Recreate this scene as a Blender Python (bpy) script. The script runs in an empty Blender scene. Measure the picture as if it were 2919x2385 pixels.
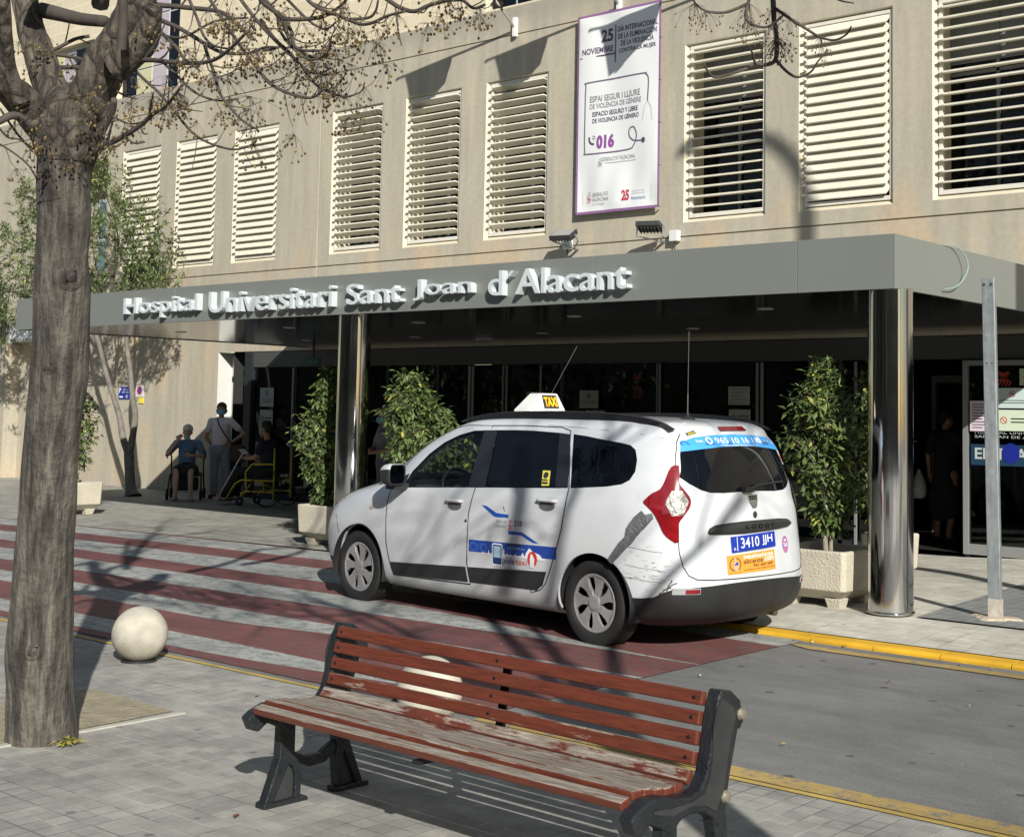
import bpy, bmesh, math, random
from mathutils import Vector, Matrix
from mathutils.geometry import delaunay_2d_cdt
import numpy as np
R=math.radians
sc=bpy.context.scene
COL=sc.collection
# ------------------------------------------------------------------ camera
yaw,pitch,roll=R(40.07),R(4.28),R(1.03)
fw=Vector((-math.sin(yaw)*math.cos(pitch),math.cos(yaw)*math.cos(pitch),math.sin(pitch)))
rt=Vector((math.cos(yaw),math.sin(yaw),0)); up=rt.cross(fw)
r2=rt*math.cos(roll)+up*math.sin(roll); u2=-rt*math.sin(roll)+up*math.cos(roll)
cd=bpy.data.cameras.new('camera'); cam=bpy.data.objects.new('camera',cd); COL.objects.link(cam)
M=Matrix((r2,u2,-fw)).transposed().to_4x4(); M.translation=Vector((0,0,1.65)); cam.matrix_world=M
cd.sensor_width=36; cd.lens=3921/2919*36; cd.shift_x=(1459.5-1565)/2919; cd.shift_y=(881-1192.5)/2919
cd.clip_start=.05; cd.clip_end=600
sc.camera=cam
# ------------------------------------------------------------------ world, sun, exposure
EL=R(27.8); SUN=Vector((.811*math.cos(EL),-.585*math.cos(EL),math.sin(EL))).normalized()
w=bpy.data.worlds.new('World'); sc.world=w; w.use_nodes=True
nt=w.node_tree; bg=nt.nodes['Background']; sk=nt.nodes.new('ShaderNodeTexSky'); sk.sky_type='NISHITA'; sk.sun_disc=False
sk.sun_elevation=EL; sk.sun_rotation=math.atan2(SUN.x,SUN.y); sk.air_density=1.2; sk.dust_density=.6
nt.links.new(sk.outputs[0],bg.inputs[0]); bg.inputs[1].default_value=.056
sd=bpy.data.lights.new('sun','SUN'); sd.energy=5.0; sd.angle=R(.55); sd.color=(1,.955,.88)
so=bpy.data.objects.new('sun',sd); COL.objects.link(so); so.rotation_euler=SUN.to_track_quat('Z','Y').to_euler(); so.location=SUN*50
sc.view_settings.view_transform='Standard'; sc.view_settings.look='None'; sc.view_settings.exposure=.40; sc.view_settings.gamma=1
# ------------------------------------------------------------------ helpers
rnd=random.Random(7)
def tagp(o,label=None,cat=None,group=None,kind=None):
    if label:o['label']=label
    if cat:o['category']=cat
    if group:o['group']=group
    if kind:o['kind']=kind
    return o
def thing(name,label,cat,loc=(0,0,0),rz=0,group=None):
    o=bpy.data.objects.new(name,None); COL.objects.link(o); o.location=loc; o.rotation_euler=(0,0,rz); o.empty_display_size=.2
    return tagp(o,label,cat,group)
MATS={}
def mat(name,col,rough=.6,metal=0,var=0.,vs=6.,bump=0.,bs=60.,spec=.5,coat=0,col2=None,stretch=(1,1,1),emis=None):
    if name in MATS: return MATS[name]
    m=bpy.data.materials.new(name); m.use_nodes=True; n=m.node_tree; b=n.nodes['Principled BSDF']
    b.inputs['Base Color'].default_value=(*col,1); b.inputs['Roughness'].default_value=rough; b.inputs['Metallic'].default_value=metal
    b.inputs['Specular IOR Level'].default_value=spec; b.inputs['Coat Weight'].default_value=coat; b.inputs['Coat Roughness'].default_value=.03
    if emis: b.inputs['Emission Color'].default_value=(*emis[:3],1); b.inputs['Emission Strength'].default_value=emis[3]
    if var or bump:
        g=n.nodes.new('ShaderNodeNewGeometry'); mp=n.nodes.new('ShaderNodeMapping'); mp.inputs['Scale'].default_value=stretch
        n.links.new(g.outputs['Position'],mp.inputs[0])
    if var:
        t=n.nodes.new('ShaderNodeTexNoise'); t.inputs['Scale'].default_value=vs; t.inputs['Detail'].default_value=8; t.inputs['Roughness'].default_value=.65
        n.links.new(mp.outputs[0],t.inputs['Vector'])
        cr=n.nodes.new('ShaderNodeValToRGB'); cr.color_ramp.elements[0].position=.3; cr.color_ramp.elements[1].position=.7
        c2=col2 or tuple(c*(1-var) for c in col)
        cr.color_ramp.elements[0].color=(*c2,1); cr.color_ramp.elements[1].color=(*(min(1,c*(1+var*.35)) for c in col),1)
        n.links.new(t.outputs[0],cr.inputs[0]); n.links.new(cr.outputs[0],b.inputs['Base Color'])
    if bump:
        t=n.nodes.new('ShaderNodeTexNoise'); t.inputs['Scale'].default_value=bs; t.inputs['Detail'].default_value=6
        n.links.new(mp.outputs[0],t.inputs['Vector']); bp=n.nodes.new('ShaderNodeBump'); bp.inputs['Strength'].default_value=bump; bp.inputs['Distance'].default_value=.02
        n.links.new(t.outputs[0],bp.inputs['Height']); n.links.new(bp.outputs[0],b.inputs['Normal'])
    MATS[name]=m; return m
class NT:
    """tiny node helper"""
    def __init__(s,name):
        s.m=bpy.data.materials.new(name); s.m.use_nodes=True; s.t=s.m.node_tree; s.b=s.t.nodes['Principled BSDF']; MATS[name]=s.m
        s.pos=s.t.nodes.new('ShaderNodeNewGeometry').outputs['Position']
    def n(s,ty,**k):
        o=s.t.nodes.new('ShaderNode'+ty)
        for a,v in k.items(): setattr(o,a,v)
        return o
    def l(s,a,b): s.t.links.new(a,b)
    def map(s,sca=(1,1,1),rot=(0,0,0),loc=(0,0,0),src=None):
        o=s.n('Mapping'); o.inputs['Scale'].default_value=sca; o.inputs['Rotation'].default_value=rot; o.inputs['Location'].default_value=loc; s.l(src or s.pos,o.inputs[0]); return o.outputs[0]
    def noise(s,scale,detail=6,vec=None,rough=.6):
        o=s.n('TexNoise'); o.inputs['Scale'].default_value=scale; o.inputs['Detail'].default_value=detail; o.inputs['Roughness'].default_value=rough; s.l(vec or s.pos,o.inputs['Vector']); return o.outputs[0]
    def ramp(s,v,stops):
        o=s.n('ValToRGB'); e=o.color_ramp.elements
        while len(e)<len(stops): e.new(.5)
        for i,(p,c) in enumerate(stops): e[i].position=p; e[i].color=(*c,1) if len(c)==3 else c
        s.l(v,o.inputs[0]); return o.outputs[0]
    def mix(s,f,a,b,bt='MIX'):
        o=s.n('MixRGB',blend_type=bt)
        for i,v in enumerate((f,a,b)):
            if isinstance(v,(int,float)): o.inputs[i].default_value=v if i==0 else (v,v,v,1)
            elif isinstance(v,tuple): o.inputs[i].default_value=(*v,1)
            else: s.l(v,o.inputs[i])
        return o.outputs[0]
    def math(s,op,a,b=0.,c=None):
        o=s.n('Math',operation=op)
        for i,v in enumerate((a,b,c)):
            if v is None: continue
            if isinstance(v,(int,float)): o.inputs[i].default_value=v
            else: s.l(v,o.inputs[i])
        return o.outputs[0]
    def xyz(s): 
        o=s.n('SeparateXYZ'); s.l(s.pos,o.inputs[0]); return o.outputs
    def col(s,v): s.l(v,s.b.inputs['Base Color'])
    def rough(s,v):
        if isinstance(v,(int,float)): s.b.inputs['Roughness'].default_value=v
        else: s.l(v,s.b.inputs['Roughness'])
    def bump(s,h,st=.3,d=.01):
        o=s.n('Bump'); o.inputs['Strength'].default_value=st; o.inputs['Distance'].default_value=d; s.l(h,o.inputs['Height']); s.l(o.outputs[0],s.b.inputs['Normal'])
class MB:
    def __init__(s): s.v=[];s.f=[];s.mi=[];s.m=0
    def add(s,vs,fs):
        k=len(s.v); s.v+= [tuple(q) for q in vs]
        for f in fs: s.f.append(tuple(i+k for i in f)); s.mi.append(s.m)
        return s
    def box(s,x0,x1,y0,y1,z0,z1):
        return s.add([(x0,y0,z0),(x1,y0,z0),(x1,y1,z0),(x0,y1,z0),(x0,y0,z1),(x1,y0,z1),(x1,y1,z1),(x0,y1,z1)],[(0,3,2,1),(4,5,6,7),(0,1,5,4),(1,2,6,5),(2,3,7,6),(3,0,4,7)])
    def obox(s,c,ax,ay,az):
        c=Vector(c);ax=Vector(ax);ay=Vector(ay);az=Vector(az)
        vs=[c+ax*i+ay*j+az*k for k in(-1,1) for i,j in((-1,-1),(1,-1),(1,1),(-1,1))]
        fs=[(0,3,2,1),(4,5,6,7),(0,1,5,4),(1,2,6,5),(2,3,7,6),(3,0,4,7)]
        if ax.cross(ay).dot(az)<0: fs=[f[::-1] for f in fs]
        return s.add(vs,fs)
    def quad(s,a,b,c,d): return s.add([a,b,c,d],[(0,1,2,3)])
    def tube(s,pts,rad,n=8,cap=True,flat=1.):
        pts=[Vector(p) for p in pts]
        if not hasattr(rad,'__len__'): rad=[rad]*len(pts)
        k=len(s.v); N=len(pts); ref=None
        for i,p in enumerate(pts):
            t=(pts[min(i+1,N-1)]-pts[max(i-1,0)])
            if t.length<1e-9: t=Vector((0,0,1))
            t.normalize()
            if ref is None: ref=t.orthogonal().normalized()
            ref=(ref-t*ref.dot(t)); 
            if ref.length<1e-6: ref=t.orthogonal()
            ref.normalize(); b=t.cross(ref)
            for j in range(n):
                a=2*math.pi*j/n; q=p+(ref*math.cos(a)+b*math.sin(a)*flat)*rad[i]; s.v.append(tuple(q))
        for i in range(N-1):
            for j in range(n):
                a=k+i*n+j;b_=k+i*n+(j+1)%n; s.f.append((a,b_,b_+n,a+n)); s.mi.append(s.m)
        if cap:
            s.f.append(tuple(k+j for j in range(n))[::-1]); s.mi.append(s.m); s.f.append(tuple(k+(N-1)*n+j for j in range(n))); s.mi.append(s.m)
        return s
    def lathe(s,prof,c=(0,0,0),n=32,ax='z',a0=0,a1=2*math.pi):
        k=len(s.v); full=abs(a1-a0-2*math.pi)<1e-6; m=n if full else n+1
        for r,h in prof:
            for j in range(m):
                a=a0+(a1-a0)*j/n; x,y=r*math.cos(a),r*math.sin(a)
                p={'z':(x,y,h),'y':(x,h,y),'x':(h,x,y)}[ax]; s.v.append((c[0]+p[0],c[1]+p[1],c[2]+p[2]))
        for i in range(len(prof)-1):
            for j in range(n if full else n):
                a=k+i*m+j;b=k+i*m+(j+1)%m; s.f.append((a,b,b+m,a+m) if ax!='y' else (a,a+m,b+m,b)); s.mi.append(s.m)
        return s
    def prism(s,poly,o,u,v,w):
        """poly 2-D list extruded: o+u*x+v*y, thickness vector w"""
        o=Vector(o);u=Vector(u);v=Vector(v);w=Vector(w);n=len(poly);k=len(s.v)
        area=sum(poly[i][0]*poly[(i+1)%n][1]-poly[(i+1)%n][0]*poly[i][1] for i in range(n))
        if (area>0)!=(u.cross(v).dot(w)>0): poly=poly[::-1]
        for e in (0,1):
            for x,y in poly: s.v.append(tuple(o+u*x+v*y+w*e))
        s.f.append(tuple(k+i for i in range(n))[::-1]);s.mi.append(s.m); s.f.append(tuple(k+n+i for i in range(n)));s.mi.append(s.m)
        for i in range(n): s.f.append((k+i,k+(i+1)%n,k+n+(i+1)%n,k+n+i)); s.mi.append(s.m)
        return s
    def build(s,name,mats,parent=None,smooth=False,bevel=0,local=False,bseg=2,auto=None):
        me=bpy.data.meshes.new(name); vs=s.v
        o=bpy.data.objects.new(name,me); COL.objects.link(o)
        if parent is not None and not local:
            q=Vector((0,0,0)); p=parent
            while p: q+=p.location; p=p.parent
            vs=[(a-q.x,b-q.y,c-q.z) for a,b,c in vs]
        me.from_pydata(vs,[],s.f); 
        for m in (mats if isinstance(mats,(list,tuple)) else [mats]): me.materials.append(m)
        me.polygons.foreach_set('material_index',s.mi); me.validate(); me.update()
        if smooth: me.shade_smooth()
        if auto is not None:
            me.shade_smooth(); me.set_sharp_from_angle(angle=R(auto))
        if bevel:
            bv=o.modifiers.new('b','BEVEL'); bv.width=bevel; bv.segments=bseg; bv.limit_method='ANGLE'; bv.angle_limit=R(35); bv.harden_normals=False
        if parent is not None: o.parent=parent
        return o
def catmull(pts,k=4):
    P=[Vector(p) for p in pts]; out=[]
    for i in range(len(P)-1):
        a=P[max(i-1,0)];b=P[i];c=P[i+1];d=P[min(i+2,len(P)-1)]
        for j in range(k):
            t=j/k; out.append(.5*((2*b)+(c-a)*t+(2*a-5*b+4*c-d)*t*t+(3*b-a-3*c+d)*t**3))
    out.append(P[-1]); return out
# text ------------------------------------------------------------------
_tc={}
def text2d(s,bold=0.,extr=0.,bev=0.,res=3):
    key=(s,bold,extr,bev,res)
    if key in _tc: return _tc[key]
    cu=bpy.data.curves.new('t','FONT'); cu.body=s; cu.size=1; cu.offset=bold; cu.extrude=extr; cu.bevel_depth=bev; cu.resolution_u=res; cu.bevel_resolution=1
    ob=bpy.data.objects.new('t',cu); COL.objects.link(ob); bpy.context.view_layer.update()
    dg=bpy.context.evaluated_depsgraph_get(); me=bpy.data.meshes.new_from_object(ob.evaluated_get(dg))
    vs=[tuple(v.co) for v in me.vertices]; fs=[tuple(p.vertices) for p in me.polygons]
    bpy.data.objects.remove(ob); bpy.data.curves.remove(cu); bpy.data.meshes.remove(me)
    xs=[v[0] for v in vs];ys=[v[1] for v in vs]; x0,x1,y0,y1=min(xs),max(xs),min(ys),max(ys)
    if not extr: vs=[((v[0]-x0)/(x1-x0),(v[1]-y0)/(y1-y0),v[2]) for v in vs]
    else: vs=[((v[0]-x0)/(x1-x0),(v[1]-y0)/(y1-y0),v[2]/extr) for v in vs]
    _tc[key]=(vs,fs); return vs,fs
def put_text(mb,s,fn,x0,x1,y0,y1,bold=0.):
    """fn(x,y)->3-D point; text fills the box"""
    vs,fs=text2d(s,bold); mb.add([fn(x0+(x1-x0)*a,y0+(y1-y0)*b) for a,b,_ in vs],fs)
def poly_on(mb,poly,fn): mb.add([fn(*p) for p in poly],[tuple(range(len(poly)))])
def rrect(x0,x1,y0,y1,r,n=4):
    out=[]
    for cx,cy,a in ((x1-r,y0+r,-90),(x1-r,y1-r,0),(x0+r,y1-r,90),(x0+r,y0+r,180)):
        for i in range(n+1):
            t=R(a+90*i/n); out.append((cx+r*math.cos(t),cy+r*math.sin(t)))
    return out
def stroke(mb,pts,wd,fn):
    """flat ribbon along 2-D points"""
    P=[Vector(p) for p in pts]; L=[];Rr=[]
    for i,p in enumerate(P):
        t=(P[min(i+1,len(P)-1)]-P[max(i-1,0)]).normalized(); n=Vector((-t.y,t.x))*wd/2; L.append(p+n);Rr.append(p-n)
    for i in range(len(P)-1): mb.add([fn(*Rr[i]),fn(*Rr[i+1]),fn(*L[i+1]),fn(*L[i])],[(0,1,2,3)])
def disc(mb,cx,cy,rx,ry,fn,n=20,hole=0.):
    if hole:
        for i in range(n):
            a,b=2*math.pi*i/n,2*math.pi*(i+1)/n
            mb.add([fn(cx+rx*hole*math.cos(a),cy+ry*hole*math.sin(a)),fn(cx+rx*math.cos(a),cy+ry*math.sin(a)),fn(cx+rx*math.cos(b),cy+ry*math.sin(b)),fn(cx+rx*hole*math.cos(b),cy+ry*hole*math.sin(b))],[(0,1,2,3)])
    else: poly_on(mb,[(cx+rx*math.cos(2*math.pi*i/n),cy+ry*math.sin(2*math.pi*i/n)) for i in range(n)],fn)
# ------------------------------------------------------------------ materials
def facade_mat():
    s=NT('facade_concrete'); x,y,z=s.xyz()
    st=s.noise(1.6,8,s.map((3.2,3,.35))); big=s.noise(.55,5); fine=s.noise(14,10); 
    c=s.ramp(st,[(.28,(.335,.308,.248)),(.5,(.39,.358,.285)),(.72,(.455,.41,.315))])
    og=s.ramp(s.noise(1.1,5,s.map((1.2,1,.8),loc=(3,0,1))),[(.48,(0,0,0)),(.66,(1,1,1))])
    low=s.ramp(s.math('MULTIPLY',z,.1),[(.30,(1,1,1)),(.425,(1,1,1)),(.47,(.12,.12,.12)),(1,(.08,.08,.08))])
    f=s.mix(1,og,low,'MULTIPLY'); c=s.mix(s.math('MULTIPLY',f,.45),c,(.56,.40,.235))
    g=s.ramp(z_add(s,z,big),[(.745,(0,0,0)),(.775,(1,1,1))])
    c=s.mix(s.math('MULTIPLY',g,.5),c,(.25,.235,.20))
    c=s.mix(.5,c,s.ramp(fine,[(.25,(.75,.75,.75)),(.75,(1.12,1.12,1.12))]),'MULTIPLY')
    s.col(c); s.rough(.88); s.bump(s.math('ADD',s.noise(35,8),s.noise(220,3)),.35,.006); return s.m
def z_add(s,z,n): return s.math('MULTIPLY',s.math('ADD',z,s.math('MULTIPLY',n,.35)),.0975)
M_FAC=facade_mat()
M_REV=mat('reveal_paint',(.62,.56,.42),.8,var=.12,vs=4,bump=.15)
M_ALU=mat('white_aluminium',(.66,.64,.56),.45,var=.08,vs=10)
M_SLATW=mat('louvre_slat',(.72,.68,.56),.5,var=.14,vs=5,stretch=(1,1,3))
M_DARK=mat('dark_interior',(.012,.012,.014),.7)
M_FASC=mat('grey_composite_panel',(.185,.20,.185),.38,metal=.08,var=.05,vs=1.2)
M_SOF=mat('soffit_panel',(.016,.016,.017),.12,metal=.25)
M_CONC=mat('cast_concrete',(.50,.46,.37),.85,var=.16,vs=5,bump=.6,bs=70)
M_BLK=mat('black_plastic',(.022,.023,.025),.5,bump=.15,bs=300)
M_TIRE=mat('tyre_rubber',(.012,.012,.012),.75,bump=.1,bs=150)
M_WHITE=mat('white_lettering',(.78,.78,.78),.5)
def gal():
    s=NT('galvanised_steel'); s.col(s.ramp(s.noise(9,6,s.map((3,3,.7))),[(.3,(.23,.26,.27)),(.7,(.36,.39,.40))])); s.b.inputs['Metallic'].default_value=.55; s.rough(s.ramp(s.noise(20),[(.3,(.35,.35,.35)),(.7,(.6,.6,.6))])); return s.m
M_GAL=gal()
def glassm(name,tint,refl=1.0,rough=.02,tr=.8):
    m=bpy.data.materials.new(name); m.use_nodes=True; t=m.node_tree; o=t.nodes['Material Output']; t.nodes.remove(t.nodes['Principled BSDF'])
    a=t.nodes.new('ShaderNodeBsdfTransparent'); a.inputs[0].default_value=(*tint,1); g=t.nodes.new('ShaderNodeBsdfGlossy'); g.inputs['Roughness'].default_value=rough; g.inputs[0].default_value=(1,1,1,1)
    f=t.nodes.new('ShaderNodeFresnel'); f.inputs[0].default_value=1.5; mu=t.nodes.new('ShaderNodeMath'); mu.operation='MULTIPLY'; mu.inputs[1].default_value=refl
    x=t.nodes.new('ShaderNodeMixShader'); t.links.new(f.outputs[0],mu.inputs[0]); t.links.new(mu.outputs[0],x.inputs[0]); t.links.new(a.outputs[0],x.inputs[1]); t.links.new(g.outputs[0],x.inputs[2]); t.links.new(x.outputs[0],o.inputs[0])
    MATS[name]=m; return m
M_GL=glassm('clear_glass',(.78,.82,.81),.55)
M_DOORGL=glassm('door_glass',(.30,.33,.33),1.2)
M_TINT=mat('tinted_glass',(.003,.004,.006),.03,spec=.38)
M_PAPER=mat('paper',(.62,.64,.62),.7); M_INK=mat('black_ink',(.03,.03,.03),.6); M_RED=mat('red_ink',(.5,.03,.03),.6)
M_BLUE=mat('blue_vinyl',(.01,.07,.38),.4); M_SKY=mat('light_blue_vinyl',(.06,.33,.75),.35); M_YEL=mat('yellow_vinyl',(.75,.60,.06),.5)
M_CHROME=mat('chrome_trim',(.6,.62,.63),.15,metal=1)
# ------------------------------------------------------------------ ground
def sst(a,b,x): 
    t=max(0,min(1,(x-a)/(b-a))); return t*t*(3-2*t)
def pave_h(x,y): return .04+sst(-7.2,-5.6,x)*(.008+.052*sst(9.28,10.1,y))            # far pavement height
def road_h(x,y): return .004+.032*sst(6.5,9.6,y)*sst(-5.2,-6.6,x) if x<-5.2 else .004
def sheet(name,xs,ys,hf,m,inside=None):
    b=MB(); idx={}
    for i,x in enumerate(xs):
        for j,y in enumerate(ys): idx[i,j]=len(b.v); b.v.append((x,y,hf(x,y)))
    for i in range(len(xs)-1):
        for j in range(len(ys)-1):
            if inside and not inside((xs[i]+xs[i+1])/2,(ys[j]+ys[j+1])/2): continue
            b.f.append((idx[i,j],idx[i+1,j],idx[i+1,j+1],idx[i,j+1])); b.mi.append(0)
    o=b.build(name,m); o.data.shade_smooth(); return o
def fr(a,b,s): 
    n=max(1,round((b-a)/s)); return [a+(b-a)*i/n for i in range(n+1)]
def paver(name,c1,c2,mort,size,rot,pale,dirt=.5):
    s=NT(name); v=s.map((1,1,1),(0,0,rot))
    br=s.n('TexBrick'); br.offset=0.; br.inputs['Color1'].default_value=(*c1,1); br.inputs['Color2'].default_value=(*c2,1); br.inputs['Mortar'].default_value=(*mort,1)
    br.inputs['Scale'].default_value=1; br.inputs['Mortar Size'].default_value=.0045; br.inputs['Mortar Smooth'].default_value=.3; br.inputs['Brick Width'].default_value=size[0]; br.inputs['Row Height'].default_value=size[1]; s.l(v,br.inputs['Vector']); s.l(s.ramp(s.noise(1.1,5,rough=.7),[(.44,mort),(.60,pale)]),br.inputs['Mortar'])
    b2=s.n('TexBrick'); b2.offset=0.; b2.inputs['Brick Width'].default_value=size[0]*4; b2.inputs['Row Height'].default_value=size[1]*2; b2.inputs['Scale'].default_value=1; b2.inputs['Mortar Size'].default_value=.005; b2.inputs['Mortar Smooth'].default_value=.2
    b2.inputs['Color1'].default_value=(0,0,0,1); b2.inputs['Color2'].default_value=(0,0,0,1); b2.inputs['Mortar'].default_value=(1,1,1,1); s.l(v,b2.inputs['Vector'])
    wn=s.ramp(s.noise(1.3,4),[(.42,(0,0,0)),(.6,(1,1,1))])
    f=s.math('MULTIPLY',s.mix(1,b2.outputs[0],wn,'MULTIPLY'),.65)
    c=s.mix(f,br.outputs[0],pale)
    d=s.ramp(s.noise(1.3,10,rough=.7),[(.34,(1-dirt*.55,)*3),(.66,(1.15,1.15,1.15))]); c=s.mix(1,c,d,'MULTIPLY')
    d2=s.ramp(s.noise(6,6),[(.35,(.8,.8,.8)),(.65,(1.06,1.06,1.06))]); c=s.mix(1,c,d2,'MULTIPLY')
    sp=s.n('TexVoronoi'); sp.inputs['Scale'].default_value=4.2; s.l(s.map((1,1,1)),sp.inputs['Vector']); k=s.ramp(s.math('ADD',sp.outputs['Distance'],s.math('MULTIPLY',s.noise(25,3),.14)),[(.135,(1,1,1)),(.165,(0,0,0))])
    c=s.mix(s.math('MULTIPLY',k,.55),c,(.07,.07,.068)); s.col(c); s.rough(.8)
    s.bump(s.math('ADD',s.math('MULTIPLY',br.outputs['Fac'],-1.2),s.math('MULTIPLY',s.noise(60,5),.5)),.5,.006); return s.m
M_PAVN=paver('near_pavers',(.36,.355,.32),(.285,.285,.26),(.17,.17,.16),(.10,.10),R(0),(.46,.46,.41))
M_PAVF=paver('far_pavers',(.52,.50,.43),(.45,.44,.38),(.24,.235,.21),(.20,.10),R(0),(.66,.64,.55),.3)
M_PAVL=paver('left_pavers',(.34,.335,.29),(.29,.29,.26),(.17,.17,.16),(.20,.10),R(0),(.40,.39,.34),.4)
M_PAVD=paver('dark_pavers',(.215,.225,.225),(.18,.19,.19),(.30,.30,.28),(.10,.10),R(0),(.40,.40,.37),.3)
def asphalt():
    s=NT('asphalt'); f=s.noise(180,3); m=s.noise(1.1,7); c=s.ramp(m,[(.3,(.15,.153,.148)),(.7,(.195,.199,.192))])
    c=s.mix(.8,c,s.ramp(f,[(.3,(.62,.62,.62)),(.72,(1.35,1.35,1.35))]),'MULTIPLY')
    v=s.n('TexVoronoi'); v.inputs['Scale'].default_value=3.4; s.l(s.map((1,1,1)),v.inputs['Vector']); k=s.ramp(s.math('ADD',v.outputs['Distance'],s.math('MULTIPLY',s.noise(22,4),.16)),[(.165,(1,1,1)),(.20,(0,0,0))]); c=s.mix(s.math('MULTIPLY',k,.75),c,(.05,.05,.05)); st=s.ramp(s.noise(2.2,8,s.map((.5,1.5,1)),.7),[(.3,(.74,.74,.74)),(.62,(1.08,1.08,1.08))]); c=s.mix(1,c,st,'MULTIPLY')
    s.col(c); s.rough(.85); s.bump(s.noise(120,4),.6,.008); return s.m
M_ASP=asphalt()
def paint(name,col,wear=.45,under=(.105,.108,.106),sc1=9,hi=.62):
    s=NT(name); n=s.math('ADD',s.math('MULTIPLY',s.noise(sc1,9,rough=.75),.7),s.math('MULTIPLY',s.noise(70,4),.3)); f=s.ramp(n,[(wear,(0,0,0)),(wear+.07,(1,1,1))])
    g=s.ramp(s.noise(1.5,8,s.map((.7,1.6,1)),.7),[(.32,(.60,.60,.60)),(.68,(1.15,1.15,1.15))])
    s.col(s.mix(f,under,s.mix(1,col,g,'MULTIPLY'))); s.rough(.72); s.bump(s.noise(120,4),.45,.006); return s.m
M_PW=paint('worn_white_paint',(.37,.385,.365),.43,(.17,.175,.17)); M_PR=paint('worn_red_paint',(.175,.062,.058),.42,(.115,.088,.086)); M_PY=paint('worn_yellow_paint',(.42,.30,.10),.42,(.17,.165,.145))
M_PYF=paint('thin_yellow_paint',(.50,.36,.10),.36,(.25,.23,.18))
M_KY=paint('kerb_yellow_paint',(.70,.40,.02),.27,(.30,.28,.22),5)
base=MB().quad((-150,-120,-.03),(120,-120,-.03),(120,120,-.03),(-150,120,-.03)).build('ground',mat('far_ground',(.2,.2,.18),.9)); base['kind']='structure'
near=sheet('near_pavement',fr(-60,40,4),[-40,-10,0,3,5.44],lambda x,y:0.006,M_PAVN,lambda x,y:True); near['kind']='structure'
road=sheet('road',[-60,-40,-25]+fr(-22,-5,.35)+[0,10,40],[5.44,6.0,6.5]+fr(7,12.4,.3),lambda x,y:min(road_h(x,y)-.002,.034),M_ASP,lambda x,y:y<9.12 or (x<-5 and y<12.2)); road['kind']='structure'
# kerb line: straight at y=9.1 on the right, swinging back behind the car
def kline(x):
    if x>-5.9: return 9.10
    if x>-10.5: return 9.10+(10.62-9.10)*sst(-5.9,-10.5,x)
    return 10.62+(x+10.5)*.085
xs=[-60,-40,-30]+fr(-24,-4,.25)+[-2,2,10,40]
pv=MB(); rows=[]
for x in xs:
    k0=kline(x)+(.16 if x>-6.6 else 0.); ysx=[k0]+[k0+(10.3-k0)*.5+.0]+[max(k0+.1,11.0),12.5,15.6,24]
    rows.append([len(pv.v)+i for i in range(len(ysx))]); pv.v+=[(x,y,pave_h(x,y)+.002) for y in ysx]
for i in range(len(xs)-1):
    for j in range(5): pv.f.append((rows[i][j],rows[i+1][j],rows[i+1][j+1],rows[i][j+1])); pv.mi.append(0 if xs[i]>-7.4 else 1)
o=pv.build('far_pavement',[M_PAVF,M_PAVL]); o['kind']='structure'
kb=MB(); kb.m=0
kx=fr(-6.6,30,.5)
for i in range(len(kx)-1):
    a,b=kx[i]+.004,kx[i+1]-.004; P_=[]
    for x in (a,b):
        h=pave_h(x,9.1)-.004; P_.append([(x,9.10,-.02),(x,9.10,max(h-.025,.0)),(x,9.115,h-.006),(x,9.135,h),(x,9.262,h),(x,9.262,-.02)])
    k=len(kb.v); kb.v+=P_[0]+P_[1]; n=6
    for j in range(n-1): kb.f.append((k+j,k+n+j,k+n+j+1,k+j+1)); kb.mi.append(0)
    kb.f.append(tuple(range(k,k+6))); kb.mi.append(0); kb.f.append(tuple(range(k+6,k+12))[::-1]); kb.mi.append(0)
o=kb.build('kerb',M_KY); o['kind']='structure'
# crossing bands: boundary lines given as y at x=-20 and x=-5.15
BL=[(9.82,11.27),(9.80,10.90),(9.29,10.19),(8.85,9.54),(8.36,8.76),(7.95,7.74),(7.32,7.72),(6.98,7.0),(6.77,7.0),(5.73,5.95),(5.10,5.93),(4.6,5.55)]
def bly(i,x):
    a,b=BL[i]; t=(x+20)/14.85
    if i==11: return 5.56
    v=a+(b-a)*t
    if i in(5,) : v=7.95+.22*min(t/.75,1)+ (7.74-8.17)*sst(.75,1,t)
    if i==6: v=7.32+.33*min(t/.75,1)+(7.72-7.65)*sst(.75,1,t)
    if i==7: v=6.98+.12*t
    if i==8: v=6.72-.12*min(t/.8,1)+(7.06-6.60)*sst(.72,.95,t)
    if i==9: v=5.95+.14*t-.1*sst(.8,1,t)
    if i==10: v=5.66+.05*t+.22*sst(.8,1,t)
    return min(v,kline(x)-.0)
cx_=fr(-22,-5.15,.3)
for nm,col,z0 in (('crossing_red_bands',M_PR,.004),('crossing_white_bands',M_PW,.004)):
    b=MB()
    for i in range(11):
        isred=i%2==0
        if isred!=(nm=='crossing_red_bands'): continue
        for k in range(len(cx_)-1):
            x0,x1=cx_[k],cx_[k+1]; ya0,ya1=bly(i+1,x0),bly(i+1,x1); yb0,yb1=bly(i,x0),bly(i,x1)
            if yb0-ya0<.004 and yb1-ya1<.004: continue
            n=3; 
            for j in range(n):
                q=[(x0,ya0+(yb0-ya0)*j/n),(x1,ya1+(yb1-ya1)*j/n),(x1,ya1+(yb1-ya1)*(j+1)/n),(x0,ya0+(yb0-ya0)*(j+1)/n)]
                b.add([(x,y,min(road_h(x,y),.036)+z0) for x,y in q],[(0,1,2,3)])
    o=b.build(nm,col); o['kind']='structure'
b=MB(); b.quad((-4.95,8.80,.009),(30,8.80,.009),(30,8.93,.009),(-5.2,8.93,.009)); o=b.build('far_lane_line',M_PY); o['kind']='structure'
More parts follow.
